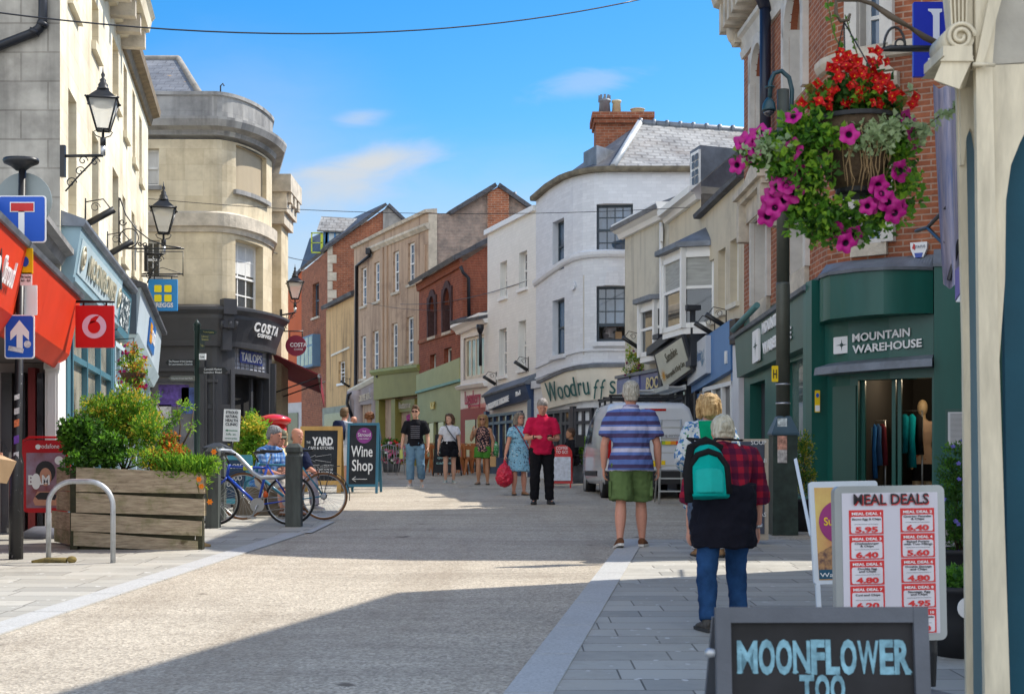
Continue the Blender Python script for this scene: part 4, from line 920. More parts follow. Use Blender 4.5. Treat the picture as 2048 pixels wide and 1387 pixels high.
for a in((860,872,708,770),(888,903,695,762)):b.win(*a,nx=1,ny=2,depth=0.15,mid=True)
b.wall(M_BRICKR,[(0,Z(574,48.0)),(FR.L,Z(524,43.3))]);b.heads(M_BRICKR)
mb=MB();pts=[P(925,860,43.3),P(925,524,43.3),P(980,488,43.35),P(1010,470,43.4),P(1010,860,43.4)];mb.poly(pts,[((p-pts[0]).length if k in(3,4)else(p-pts[0]).xy.length,p.z)for k,p in enumerate(pts)]);b.part('side_wall',M_BRICKR,mb)
mb=MB();slab(mb,[FR.at(-.1,Z(572,48),.3),FR.at(FR.L+.1,Z(522,43.3),.3),P(1012,467,43.2),P(940,500,52)],0.14);b.part('roof',M_SLATED,mb)
mb=MB();sweep(mb,FR,0,FR.L,[(0,0),(0.08,0),(0.12,0.25),(0,0.25)],LIN(0,Z(583,48),FR.L,Z(533,43.3)));b.part('brick_corbel',M_BRICKR,mb)
mb=MB();sweep(mb,FR,0,FR.L,[(0,0),(0.05,0),(0.05,0.12),(0,0.12)],LIN(0,Z(688,48),FR.L,Z(661,43.3)));b.part('string_course',M_BRICKD,mb)
mb=MB();mb.tube([P(921,532,43.1),P(926,545,43.15),P(937,556,43.2),P(938,650,43.2)],0.055,8);b.part('drainpipe',M_PIPE,mb)
M_SAGE=mat('sage_green_paint',(0.33,0.36,0.17),0.55,0.1,2)
zt0,zt1_=Z(752,48.0),Z(722,43.3)
mb=MB();band(mb,FR,(0,Z(750,48),Z(783,48)),(FR.L,Z(715,43.3),Z(758,43.3)),0,0.1);b.part('upper_panel',M_SAGE,mb)
mb=MB();band(mb,FR,(0,Z(786,48),Z(845,48)),(FR.L,Z(763,43.3),Z(835,43.3)),0,0.06);b.part('fascia',M_SAGE,mb)
mb=MB();sweep(mb,FR,0,FR.L,[(0,0),(0.14,0),(0.14,0.08),(0,0.1)],LIN(0,Z(787,48),FR.L,Z(763,43.3)));b.part('moulding',mat('teal_green_trim',(0.15,0.32,0.28),0.5),mb)
u=FR.hit(871);text(b.r,'K&Y',FR.at(u,Z(817,46),0.08),FR.tan(u),UP,0.23,mat('gold',(0.5,0.33,0.06),0.3,0.1,metal=0.7),ext=0.03,bold=0.03,fit=0.5)
shopfront(b,FR,FR.hit(853),FR.hit(913),1.35,Z(838,45.5),3,M_SAGE,M_SHOP,0.5)
mb=MB();fbox(mb,FR,0,FR.hit(853),1.3,Z(840,47.5),0,0.06);fbox(mb,FR,FR.hit(913),FR.L,1.2,Z(835,43.5),0,0.06);b.part('pilaster',M_SAGE,mb)
FL=Fac([(X(921,43.2),43.2),(X(976,41.2),41.2)])
b=Bld('white_shop','small white shop with four light window and red doorway',FL,'shop')
zt0=Z(662,43.2)
b.win(927,968,672,757,4,1,depth=0.06,mid=False,fc=M_TRIM,gm=glass('bright_glass',(0.22,0.2,0.13)),bar=0.07,fw=0.09)
b.wall(mat('white_shop_paint',(0.72,0.70,0.66),0.6,0.06),[(0,zt0),(FL.L,Z(640,41.2))],base=Z(815,42))
b.wall(mat('red_shop_paint',(0.28,0.03,0.02),0.5,0.1),[(0,Z(815,42)),(FL.L,Z(805,42))],base=0.9,name='doorway_wall')
mb=MB();sweep(mb,FL,-0.1,FL.L,[(0,0),(0.1,0),(0.16,0.1),(0.3,0.2),(0.3,0.28),(0,0.3)],LIN(0,zt0-.1,FL.L,Z(645,41.2)));sweep(mb,FL,-0.05,FL.L,[(0,0),(0.12,0),(0.18,0.1),(0,0.16)],lambda u:Z(775,42));b.part('cornice',M_WHITE,mb)
mb=MB();slab(mb,[FL.at(-.1,zt0+.2,.3),FL.at(FL.L,Z(640,41.2),.3),FL.at(FL.L,Z(600,41.2),-2.2),FL.at(-.1,zt0+1.1,-2.2)],0.1);b.part('roof',M_SLATED,mb)
M_ROSE=mat('rose_paint',(0.42,0.06,0.11),0.5)
text(b.r,'Loganberry',FL.at(FL.hit(947),Z(806,42),0.02),FL.tan(0),UP+V(0,0,0),0.42,M_ROSE,ext=0.02,fit=FL.hit(961)-FL.hit(930))
mb=MB();fbox(mb,FL,FL.hit(940),FL.hit(958),Z(812,42),Z(808,42),0,0.02);b.part('sign_rule',M_ROSE,mb)
mb=MB();fbox(mb,FL,FL.hit(932),FL.hit(952),1.2,Z(838,42),0.0,0.03);fbox(mb,FL,FL.hit(955),FL.hit(973),1.2,Z(838,42),0.0,0.03);b.part('door_pane',M_SHOP,mb)
mb=MB();mb.tube([FL.at(FL.L,Z(655,41),.25),FL.at(FL.L-.1,Z(690,41),.2),FL.at(FL.L-.1,Z(730,41),.2)],0.05,8);mb.lathe(FL.at(FL.L,Z(665,41),.25),[(.06,0),(.11,.12),(.11,.25)],8);b.part('rainwater_pipe',M_PIPE,mb)
FW=Fac([(X(975,41.2),41.2),(X(1072,37.3),37.3)])
b=Bld('white_building','plain cream white building with four sash windows above a navy shopfront',FW)
for a in((1000,1014,523,594),(1038,1054,503,576),(998,1013,657,751),(1037,1052,641,738)):b.win(*a,nx=2,ny=4,depth=0.16,sill=M_WHITE,bar=0.018,blind=(.4,M_CURT)if a[0]in(1000,1037)else None)
b.wall(M_WWALLB,[(0,Z(470,41.2)),(FW.L,Z(421,37.3))])
mb=MB();sweep(mb,FW,-.05,FW.L,[(-.25,0),(0.1,0),(0.1,0.14),(-.25,0.18)],LIN(0,Z(470,41.2),FW.L,Z(421,37.3)));b.part('coping',M_WHITE,mb)
mb=MB();mb.poly([FW.at(0,1,0),FW.at(0,Z(470,41.2),0),FW.at(0,Z(470,41.2),-8),FW.at(0,1,-8)]);b.part('side_wall',M_WWALLB,mb)
M_NAVY=mat('navy_paint',(0.018,0.045,0.12),0.4,0.1,2,spec=0.5)
zt0,zt1_=Z(797,41),Z(768,37.3)
mb=MB();band(mb,FW,(0.5,zt0+.03,Z(820,40.8)),(FW.L-.05,zt1_,Z(797,37.3)),0,0.16,0,0.28);b.part('fascia',M_NAVY,mb)
mb=MB();sweep(mb,FW,.45,FW.L,[(0,0),(0.32,0),(0.34,0.05),(0,0.3)],LIN(0,zt0,FW.L,zt1_));b.part('lead_flashing',M_LEAD,mb)
u0,u1=FW.hit(990),FW.hit(1036);uu=(u0+u1)/2;zz=Z(806,FW.pt(uu).y)
tt=(FW.at(u1,Z(798,FW.pt(u1).y))-FW.at(u0,Z(817,FW.pt(u0).y))).normalized()
text(b.r,'A BRILLIANT DISGUISE',FW.at(uu,zz-0.08,0.26),tt,UP,0.17,M_SIGNW,ext=0.03,bold=0.015,fit=u1-u0)
u2=FW.hit(1056);text(b.r,'No.5',FW.at(u2,Z(791,FW.pt(u2).y),0.27),tt,UP,0.13,M_SIGNW,ext=0.03,bold=0.01)
shopfront(b,FW,0.2,FW.hit(1046),1.1,Z(826,40),5,M_NAVY,glass('sunlit_window',(0.10,0.09,0.07)),0.55,Z(845,40))
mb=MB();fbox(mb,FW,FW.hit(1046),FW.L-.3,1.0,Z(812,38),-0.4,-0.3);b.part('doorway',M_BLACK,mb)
mb=MB();fbox(mb,FW,0,0.2,1,Z(822,41),-.1,0.12);fbox(mb,FW,FW.L-.3,FW.L,0.9,Z(797,37.3),-.1,0.14);b.part('pilaster',M_NAVY,mb)
for px,py,nm in((986,765,'lower'),(1052,735,'upper')):pass
cur=[(X(1072,37.3),37.3),(X(1100,36.2),36.2),(X(1128,35.25),35.25),(X(1146,34.72),34.72),(X(1165,34.35),34.35),(X(1188,34.1),34.1),(X(1215,34.0),34.0),(4.5,34.0)]
FWd=Fac(cur)
b=Bld('white_corner_building','curved white brick corner building with dark framed windows and old slate roof',FWd);BW=b
M_DKF=mat('slate_blue_frame',(0.035,0.055,0.075),0.45,0.1)
Yw=34.0
GW=glass('reflecting_glass',(0.05,0.09,0.15),0.02,1.0)
for a in((1105,1128,440,541),(1105,1129,598,709)):b.win(*a,nx=1,ny=2,depth=0.16,fc=M_DKF,gm=GW)
b.win(1193,1266,407,508,nx=4,ny=4,depth=0.14,fc=M_DKF,gm=GW,fw=0.06,bar=0.025)
u0,u1=FWd.hit(1193),FWd.hit(1266);z0,z1=Z(682,Yw),Z(571,Yw);zs=Z(648,Yw)
b.op.append((u0,u1,z0,z1,FWd,0.16))
b.wall(M_WWALL,[(0,Z(402,37.3)),(FWd.hit(1100),Z(378,36.2)),(FWd.hit(1128),Z(361,35.25)),(FWd.hit(1160),Z(350,34.4)),(FWd.hit(1188),Z(346,34.1)),(FWd.L,Z(344,34))])
mb=MB();w_=u1-u0
for a,c,d,e_ in((0,.06,z0,z1),(w_-.06,w_,z0,z1),(0.06,w_-.06,z0,z0+.07),(.06,w_-.06,z1-.06,z1),(.06,w_-.06,zs-.04,zs+.04)):fbox2(mb,FWd,u0,u1,a,c,d,e_,-0.19,-0.13)
for i in(1,2,3):fbox2(mb,FWd,u0,u1,w_*i/4-.012,w_*i/4+.012,zs+.04,z1-.06,-0.17,-0.14)
for i in(1,2):zc=zs+(z1-zs)*i/3+.02;fbox2(mb,FWd,u0,u1,.06,w_-.06,zc-.012,zc+.012,-0.168,-0.142)
wo=b.part('open_window',M_DKF,mb)
mb=MB();fbox2(mb,FWd,u0,u1,0.05,w_-.05,zs,z1-.05,-0.165,-0.16);mb.build('pane',GW,wo)
mb=MB();fbox2(mb,FWd,u0,u1,-0.3,w_+.3,z0-.4,z0-.3,-2.6,-0.2);fbox2(mb,FWd,u0,u1,-0.3,w_+.3,z0-.3,z1+.3,-2.6,-2.5);fbox2(mb,FWd,u0,u1,-0.34,-0.3,z0-.3,z1+.3,-2.6,-0.2);fbox2(mb,FWd,u0,u1,w_+.3,w_+.34,z0-.3,z1+.3,-2.6,-0.2);fbox2(mb,FWd,u0,u1,-.3,w_+.3,z1+.3,z1+.4,-2.6,-0.2)
mb.build('room',mat('room_wall',(0.5,0.48,0.45),0.9,0.05),wo)
mb=MB();sweep(mb,FWd,FWd.hit(1187),FWd.hit(1270),[(-.02,0),(0.08,0),(0.08,0.1),(-.02,0.1)],lambda u:z0-.12);sweep(mb,FWd,FWd.hit(1102),FWd.hit(1132),[(-.02,0),(0.08,0),(0.08,0.1),(-.02,0.1)],lambda u:Z(717,35.5));b.part('sill',M_WWALL,mb)
mb=MB();zc=Z(517,34);sweep(mb,FWd,-.05,FWd.L,[(0,0),(0.06,0.02),(0.09,0.08),(0.09,0.16),(0,0.2)],PL([(0,Z(573,37.3)),(FWd.hit(1128),Z(533,35.25)),(FWd.hit(1160),Z(519,34.4)),(FWd.L,Z(517,34))]));b.part('string_course',M_WWALL,mb)
mb=MB();sweep(mb,FWd,0,FWd.L,[(0,0),(0.04,0),(0.04,0.05),(0,0.06)],PL([(0,Z(737,37.3)),(FWd.hit(1128),Z(713,35.25)),(FWd.hit(1165),Z(703,34.35)),(FWd.L,Z(703,34))]));sweep(mb,FWd,0,FWd.L,[(0,0),(0.04,0),(0.04,0.05),(0,0.06)],PL([(0,Z(758,37.3)),(FWd.hit(1128),Z(737,35.25)),(FWd.hit(1165),Z(728,34.35)),(FWd.L,Z(726,34))]));b.part('brick_course',M_WWALL,mb)
mb=MB();q=[P(1208,570,Yw-.05),P(1213,540,Yw-.05),P(1236,540,Yw-.05),P(1241,570,Yw-.05)];mb.prism(q,(0,0.05,0));mb.lathe(FWd.at(FWd.hit(1148),Z(572,34.7),0.03),[(0.11,-0.02),(0.11,0.03)],14,axis=FWd.nrm(FWd.hit(1148)));b.part('keystone',M_WWALL,mb)
ztop=PL([(0,Z(402,37.3)),(FWd.hit(1100),Z(378,36.2)),(FWd.hit(1128),Z(361,35.25)),(FWd.hit(1160),Z(350,34.4)),(FWd.hit(1188),Z(346,34.1)),(FWd.L,Z(344,34))])
mb=MB();sweep(mb,FWd,-.05,FWd.L,[(-.2,0),(0.14,0),(0.16,0.05),(0.16,0.12),(-.2,0.14)],ztop);b.part('gutter',mat('mossy_gutter',(0.16,0.14,0.1),0.8,0.4,5),mb)
zr=Z(246,37.5);R0=V(X(1280,37.5),37.5,zr);R1=V(6.6,37.5,Z(264,37.5));ze=Z(340,34)+.05
mb=MB();roofpoly(mb,[(2.45,34.05,ze),(6.6,34.05,ze),R1,R0]);b.part('front_slope',M_SLATEP,mb)
mb=MB();pl=[(0.68,37.3,ze),(1.15,35.9,ze),(1.75,34.6,ze),(2.45,34.05,ze)]
for a,c in zip(pl,pl[1:]):roofpoly(mb,[a,c,R0])
roofpoly(mb,[(6.6,41,ze),(0.68,41,ze),R0,R1]);roofpoly(mb,[(0.68,41,ze),pl[0],R0]);b.part('side_slope',M_SLATED,mb)
mb=MB();mb.tube([R0,R1],0.1,6)
for i in range(9):c=R0+(R1-R0)*(i/9);mb.tube([c+V(-.02,0,0),c+V(.06,0,.0)],0.135,8)
b.part('ridge_tiles',M_LEAD,mb)
mb=MB();mb.tube([R0+V(0,0,.02),V(2.45,34.05,ze+.03)],0.09,6);b.part('hip_flashing',mat('pale_lead',(0.4,0.42,0.43),0.5,0.2,metal=0.3),mb)
mb=MB();Yd=35.2;q=[P(1167,345,Yd),P(1167,303,Yd),P(1192,289,Yd),P(1238,290,Yd),P(1200,345,Yd)];mb.prism([P(1167,352,Yd+.4),P(1167,305,Yd+.4),P(1193,290,Yd-.3),P(1193,347,Yd-.3)],(0.9,1.2,0));b.part('lead_dormer',M_LEAD,mb)
Yk=38.3;mb=MB();mb.box(X(1192,Yk),X(1300,Yk),Yk,Yk+1.0,8.5,Z(247,Yk));mb.box(X(1188,Yk),X(1304,Yk),Yk-.1,Yk+1.1,Z(247,Yk),Z(238,Yk));mb.box(X(1184,Yk),X(1308,Yk),Yk-.16,Yk+1.16,Z(238,Yk),Z(226,Yk));ch=b.part('chimney',M_BRICKD,mb)
for(q)in mb.f:pass
ue_=ch.data.uv_layers[0]if ch.data.uv_layers else None
for px,r0,h,mt in((1209,.17,.36,M_LEAD),(1233,.13,.34,mat('buff_pot',(0.5,0.45,0.3),0.7)),(1275,.2,.1,mat('buff_pot',(0.5,0.45,0.3)))):
 mb=MB();c=P(px,226,Yk+.5);mb.lathe(c,[(r0,0),(r0*.85,h*.8),(r0*1.05,h*.85),(r0*1.05,h),(r0*.7,h)],12)
 if px==1209:
  for k in range(8):mb.box(c.x+cos(k*pi/4)*.14-.03,c.x+cos(k*pi/4)*.14+.03,c.y+sin(k*pi/4)*.14-.03,c.y+sin(k*pi/4)*.14+.03,c.z+h,c.z+h+.12)
 mb.build('chimney_pot',mt,ch)
M_SIGNC=mat('sign_cream',(0.70,0.67,0.58),0.5,0.05);M_GREENL=mat('dark_green_lettering',(0.02,0.10,0.10),0.4)
zf1=PL([(FWd.hit(1097),Z(766,36.2)),(FWd.hit(1146),Z(744,34.7)),(FWd.hit(1188),Z(736,34.1)),(FWd.L,Z(735,34))])
zf0=PL([(FWd.hit(1097),Z(818,36.2)),(FWd.hit(1146),Z(806,34.7)),(FWd.hit(1188),Z(800,34.1)),(FWd.L,Z(797,34))])
mb=MB();mb.grid([[FWd.at(u,zf0(u),0),FWd.at(u,zf0(u),.1),FWd.at(u,zf1(u),.22),FWd.at(u,zf1(u),0)]for u in FWd.us(FWd.hit(1097),FWd.hit(1330))],True,True,0,False);b.part('fascia',M_SIGNC,mb)
mb=MB();sweep(mb,FWd,FWd.hit(1092),FWd.hit(1330),[(0,0),(0.26,0),(0.28,0.08),(0,0.14)],zf1);b.part('fascia_cap',M_LEAD,mb)
mb=MB();fbox(mb,FWd,0.0,FWd.hit(1096),0.9,Z(770,37),0,0.06);fbox(mb,FWd,-.02,FWd.hit(1096)+.02,Z(775,36.8),Z(760,36.8),0,0.14);b.part('pilaster',M_WWALL,mb)
word='Woodruffs';wx=[1119,1136,1148,1160,1171,1183,1197,1210,1224];ww=[22,11,11,12,8,12,13,13,13]
for ch_,px,wpx in zip(word,wx,ww):
 u=FWd.hit(px);Y_=FWd.pt(u).y;sz=0.52 if ch_ in 'W' else 0.5
 dz={'f':-0.12}.get(ch_,0.0)
 cu=FWd.hit(px+wpx/2)-FWd.hit(px-wpx/2)
 text(b.r,ch_,FWd.at(u,zf0(u)+.14+dz,0.165),FWd.tan(u),UP+FWd.nrm(u)*.2,sz,M_GREENL,ext=0.02,bold=-0.004,shear=0.25 if ch_=='f' else 0.0,fit=cu*.95,name='letter')
mb=MB();b2=[(FWd.hit(1100),FWd.hit(1128)),(FWd.hit(1128),FWd.hit(1146)),(FWd.hit(1153),FWd.hit(1188)),(FWd.hit(1188),FWd.hit(1300))]
for(a,c),n in zip(b2,(2,2,2,4)):shopfront(b,FWd,a,c,0.95,Z(818,35),n,mat('graphite_paint',(0.05,0.055,0.065),0.45),M_SHOP,0.4,Z(846,35),depth=0.05)
mb=MB();fbox(mb,FWd,FWd.hit(1146),FWd.hit(1153),.9,Z(812,34.6),-.1,0.1);b.part('pier',mat('graphite_paint',(0.05,0.055,0.065)),mb)
for px,py in((1152,823),(1140,830)):
 mb=MB();mb.ball(FWd.at(FWd.hit(px),Z(py,34.8),-0.03),.06);b.part('lit_bulb',mat('lit_bulb',(1.0,0.55,0.15),0.5,0,emit=2.5),mb)
FN=Fac([(X(1250,33),33.0),(X(1338,30.3),30.3)])
b=Bld('cream_house','narrow stained cream house with small bay window over a navy shop ledge',FN)
b.wall(M_CREAMG,[(0,Z(473,33)),(FN.L,Z(430,30.3))])
mb=MB();sweep(mb,FN,-.15,FN.L,[(0,0),(0.1,0),(0.14,0.1),(0.26,0.16),(0.3,0.28),(0.3,0.32),(0,0.34)],LIN(0,Z(477,33),FN.L,Z(434,30.3)));b.part('cornice',M_WHITE,mb)
mb=MB();slab(mb,[FN.at(-.15,Z(463,33),.3),FN.at(FN.L,Z(418,30.3),.3),FN.at(FN.L,Z(418,30.3)+.6,-1.2),FN.at(-.15,Z(463,33)+.6,-1.2)],0.1);b.part('roof',M_LEAD,mb)
def bay(b,F,px0,px1,y0,y1,d,fc,roof,roofm,nm='bay_window',blind=None,splay=0.35):
 G=F.off(d*.6);u0,u1=G.hit(px0),G.hit(px1);Y_=G.pt((u0+u1)/2).y;z1,z0=Z(y0,Y_),Z(y1,Y_);w=u1-u0
 A=F.at(u0,0);t=(F.at(u1,0)-A).normalized();n=Vector((t.y,-t.x,0))
 pl=[A,A+n*d+t*w*splay*.6,A+n*d+t*w*(1-splay*.6),A+t*w]
 mb=MB();mp=MB();mbl=MB()
 mb.prism([p+UP*(z0-.12)for p in pl],UP*.14);mb.prism([p+UP*(z1-.12)for p in pl],UP*.14)
 for p in pl:mb.obox(p-t*.05-n*.05+UP*z0,t*.1,n*.1,UP*(z1-z0))
 for a,c in zip(pl,pl[1:]):
  e=(c-a);m_=e.normalized();nn=Vector((m_.y,-m_.x,0));zm=z0+(z1-z0)*.5
  mb.obox(a-nn*.04+UP*(zm-.03),e,nn*.05,UP*.06);mb.obox(a-nn*.04+UP*z0,e,nn*.06,UP*.1);mb.obox(a-nn*.04+UP*(z1-.2),e,nn*.06,UP*.1)
  for k in(0.0,1.0):mb.obox(a+e*k*.9-nn*.03+UP*z0,e*.1,nn*.05,UP*(z1-z0))
  q=a-nn*.03;mp.poly([q+UP*z0,q+e+UP*z0,q+e+UP*z1,q+UP*z1])
  if blind:q=a-nn*.025;mbl.poly([q+e*.1+UP*(zm),q+e*.9+UP*(zm),q+e*.9+UP*(z1-.1),q+e*.1+UP*(z1-.1)])
 o=mb.build(nm,fc,b.r);mp.build('pane',M_GLASS,o)
 if blind:mbl.build('blind',blind,o)
 mr=MB();k=[p+n*.12+(p-(A+t*w/2)).normalized()*.06 for p in pl]
 top=[A+t*w*.2+UP*(z1+roof),A+t*w*.8+UP*(z1+roof)]
 mr.prism([p+UP*z1 for p in k],UP*.1)
 kk=[p+UP*(z1+.1)for p in k]
 mr.poly([kk[0],kk[1],top[0]]);mr.poly([kk[1],kk[2],top[1],top[0]]);mr.poly([kk[2],kk[3],top[1]])
 mr.build('bay_roof',roofm,o);return o
bay(b,FN,1281,1334,604,712,0.35,M_WHITE,0.15,M_LEAD)
mb=MB();mb.tube([FN.at(FN.hit(1327),Z(445,30.6),.05),FN.at(FN.hit(1327),Z(640,30.6),.05)],.045,8);mb.box(X(1319,30.6),X(1325,30.6),30.5,30.6,Z(484,30.6),Z(455,30.6));b.part('downpipe',M_WHITE,mb)
zt0,zt1_=Z(758,33),Z(742,30.3)
mb=MB();band(mb,FN,(.02,zt0,Z(792,33)),(FN.L+.1,zt1_,Z(786,30.3)),0,.2);b.part('fascia',mat('navy_gloss',(0.015,0.035,0.2),0.3,0.05,spec=.5),mb)
mb=MB();band(mb,FN,(.04,Z(762,33),Z(790,33)),(FN.hit(1296),Z(752,31.8),Z(787,31.8)),.2,.22);b.part('faded_sign',mat('faded_sign',(0.16,0.19,0.33),0.5,.2,5),mb)
mb=MB();sweep(mb,FN,.0,FN.L+.1,[(0,0),(0.26,0),(0.26,0.07),(0,0.1)],LIN(0,zt0,FN.L,zt1_));b.part('ledge',M_LEAD,mb)
u=FN.hit(1303);text(b.r,'BOOKS',FN.at(FN.hit(1312),Z(778,31.0),.23),FN.tan(0),UP,.26,mat('cream_gilt',(0.6,0.5,0.25),.4),'LEFT',.012,bold=.01,shear=.12)
shopfront(b,FN,0.1,FN.L-.1,.85,Z(795,32),3,mat('graphite_paint',(0.05,0.055,0.065)),M_SHOP,.5)
FO=Fac([(X(1338,30.3),30.3),(X(1402,28.4),28.4)])
b=Bld('cream_house','cream house with large white oriel window and lead dormer',FO)
b.wall(M_CREAM,[(0,Z(440,30.3)),(FO.L,Z(392,28.4))])
mb=MB();e0,e1=FO.at(-.05,Z(440,30.3),.25),FO.at(FO.L+1.3,Z(354,27.6),.25);nn=FO.nrm(0);roofpoly(mb,[e0,e1,e1-nn*3+UP*2.5,e0-nn*3+UP*2.5]);b.part('roof',M_SLATED,mb)
mb=MB();sweep(mb,FO,-.05,FO.L,[(0,0),(.1,.0),(.14,.1),(.24,.14),(.26,.26),(0,.3)],LIN(0,Z(446,30.3),FO.L,Z(398,28.4)));b.part('cornice',M_WHITE,mb)
mb=MB();Yd=29.2;mb.prism([P(1380,384,Yd),P(1380,303,Yd),P(1400,290,Yd-.3),P(1400,372,Yd-.3)],(2.2,.9,0));dm=b.part('dormer',M_LEAD,mb)
mb=MB();mb.prism([P(1381,380,Yd-.06),P(1381,308,Yd-.06),P(1398,298,Yd-.34),P(1398,370,Yd-.34)],(.04,.02,0));mb.build('dormer_window',M_WHITE,dm)
mb=MB()
for k0,k1 in((.12,.46),(.54,.88)):
 for j0,j1 in((.08,.3),(.33,.48),(.54,.72),(.75,.92)):
  f=lambda k,j:P(1381+17*k,(380-72*j)*(1-k)+(370-72*j)*k,Yd-.1-.28*k)
  mb.poly([f(k0,j0),f(k1,j0),f(k1,j1),f(k0,j1)])
mb.build('pane',M_GLASSB,dm)
bay(b,FO,1334,1399,505,662,.55,M_WHITE,.45,M_LEAD,'oriel_window',mat('slatted_blind',(0.35,0.36,0.34),.7,.2,30,stretch=(.1,.1,1)),.3)
M_LBLK=mat('blue_black_paint',(0.03,0.035,0.045),.5,.15)
zf=[Z(700,30.2),Z(655,28.4)]
mb=MB();band(mb,FO,(-.05,zf[0]+.05,zf[0]-.12),(FO.L-.05,zf[1]+.05,zf[1]-.12),0,.5);b.part('shop_cornice',M_LBLK,mb)
mb=MB()
for px,py,w_ in((1330,678,.25),(1388,622,.3)):
 G=FO.off(.3);u=G.hit(px);zz=Z(py,G.pt(u).y);fbox(mb,FO,u-w_/2,u+w_/2,zz-1.1,zz,0,.42);fbox(mb,FO,u-w_/2-.06,u+w_/2+.06,zz,zz+.1,0,.52)
b.part('console',M_LBLK,mb)
u0,u1=FO.hit(1322),FO.hit(1383)
g=lambda px,py,d:(lambda G:(lambda u:G.at(u,Z(py,G.pt(u).y)))(G.hit(px)))(FO.off(d))
mb=MB();c=[g(1331,784,.28),g(1392,740,.28),g(1372,668,.5),g(1312,708,.5)];nn=FO.nrm(.5)
mb.hexa([c[0],c[1],c[1]+nn*.06,c[0]+nn*.06,c[3],c[2],c[2]+nn*.06,c[3]+nn*.06]);sg=b.part('leaning_sign',M_LBLK,mb)
mb=MB();cc=sum(c,Vector())/4;d=[cc+(p-cc)*.88+nn*.062 for p in c];mb.hexa([d[0],d[1],d[1]+nn*.012,d[0]+nn*.012,d[3],d[2],d[2]+nn*.012,d[3]+nn*.012]);mb.build('sign_face',mat('pale_sign',(0.52,0.53,0.45),.4,.1,2),sg)
tt=(d[1]-d[0]).normalized();upv=(d[3]-d[0]).normalized();wd=(d[1]-d[0]).length;M_SGT=mat('sepia',(0.10,0.09,0.06),.5)
text(sg,'Sunshine',cc+nn*.08+upv*.07+tt*.08,tt,upv,.2,M_SGT,fit=wd*.42);text(sg,'Naturopathic & Body Care',cc+nn*.08-upv*.22+tt*.08,tt,upv,.11,M_SGT,fit=wd*.68)
mb=MB()
for k in range(11):a=2*pi*k/11;o=cc-tt*wd*.37-upv*.12+nn*.078;mb.poly([o+tt*.05*cos(a+.25)+upv*.05*sin(a+.25),o+tt*.17*cos(a)+upv*.17*sin(a),o+tt*.05*cos(a-.25)+upv*.05*sin(a-.25),o])
mb.build('sun_emblem',mat('sun_orange',(0.6,0.3,0.03),.5),sg)
shopfront(b,FO,.1,FO.L-.1,.8,Z(765,29.5),3,M_LBLK,M_SHOP,.5)
FQ=Fac([(X(1402,28.4),28.4),(X(1488,25.1),25.1)])
b=Bld('cream_house','smooth beige house with three slim windows above a bright blue signboard',FQ)
for a in((1414,1428,521,642),(1436,1451,498,624),(1460,1477,478,606)):b.win(*a,nx=1,ny=1,mid=False,depth=.14,sill=M_TRIM,fw=.07)
b.wall(M_CREAM,[(0,Z(437,28.4)),(FQ.L,Z(355,25.1))])
mb=MB();sweep(mb,FQ,-.05,FQ.L,[(-.1,0),(.14,0),(.16,.08),(-.1,.12)],LIN(0,Z(437,28.4),FQ.L,Z(355,25.1)));b.part('eaves',M_SLATED,mb)
mb=MB();e0,e1=FQ.at(0,Z(437,28.4),0),FQ.at(FQ.L,Z(355,25.1),0);nn=FQ.nrm(0);mb.poly([e0,e1,e1-nn*4+UP*.3,e0-nn*4+UP*.3]);b.part('roof',M_LEAD,mb)
M_SKYB=mat('bright_blue_sign',(0.07,0.19,0.42),.45,.06,2)
zt0,zt1_=Z(690,28.6),Z(642,25.9);u0,u1=FQ.hit(1394),FQ.hit(1474)
mb=MB();band(mb,FQ,(u0,zt0,Z(785,28.6)),(u1,zt1_,Z(742,25.9)),0,.12);b.part('fascia',M_SKYB,mb)
a0,a1=FQ.hit(1396),FQ.hit(1434)
mb=MB();band(mb,FQ,(a0,Z(698,28.5),Z(770,28.5)),(a1,Z(676,27.7),Z(750,27.7)),.12,.22);sp=b.part('sign_panel',mat('pale_panel',(0.55,0.58,0.62),.5,.04),mb)
tt=(FQ.at(a1,Z(713,27.7))-FQ.at(a0,Z(734,28.5))).normalized()
text(sp,'Lily in the Attic',FQ.at((a0+a1)/2-.1,Z(727,27.9),.225),tt,UP,.22,mat('slate_blue_ink',(0.12,0.19,0.32),.5),fit=(a1-a0)*.66)
mb=MB();c=FQ.at(a0+(a1-a0)*.83,Z(722,27.3),.228);rr=random.Random(4)
for k in range(26):
 a=rr.uniform(-1.2,1.2)+pi/2;l=rr.uniform(.05,.42);p=c+tt*cos(a)*l*.5+UP*sin(a)*l-UP*.15
 mb.poly([p,p+tt*.03+UP*.03,p+UP*.08,p-tt*.03+UP*.03])
mb.build('leaf_emblem',mat('leaf_blue',(0.2,0.33,0.45),.5),sp)
mb=MB();a=FQ.hit(1466);fbox(mb,FQ,a-.06,a+.06,Z(727,25.9),Z(702,25.9),.12,.15);b.part('switch_box',M_WHITE,mb)
shopfront(b,FQ,FQ.hit(1414),FQ.hit(1472),.9,Z(770,27),3,M_WHITE,M_SHOP,.5,depth=.12)
mb=MB();fbox(mb,FQ,FQ.hit(1394),FQ.hit(1413),.6,Z(785,28),-.1,.06);fbox(mb,FQ,FQ.hit(1468),FQ.hit(1475),.6,Z(745,26),-.1,.06);b.part('pilaster',M_SKYB,mb)
u0=FQ.hit(1476);mb=MB();fbox(mb,FQ,u0,FQ.L+.0,.5,Z(690,25.4),-.05,.1);b.part('white_pier',mat('pale_blue_white',(0.62,0.64,0.68),.5,.05),mb)
mb=MB();fbox(mb,FQ,u0,FQ.L,Z(688,25.4),Z(640,25.4),0,.16);b.part('dark_console',M_WOODBR,mb)
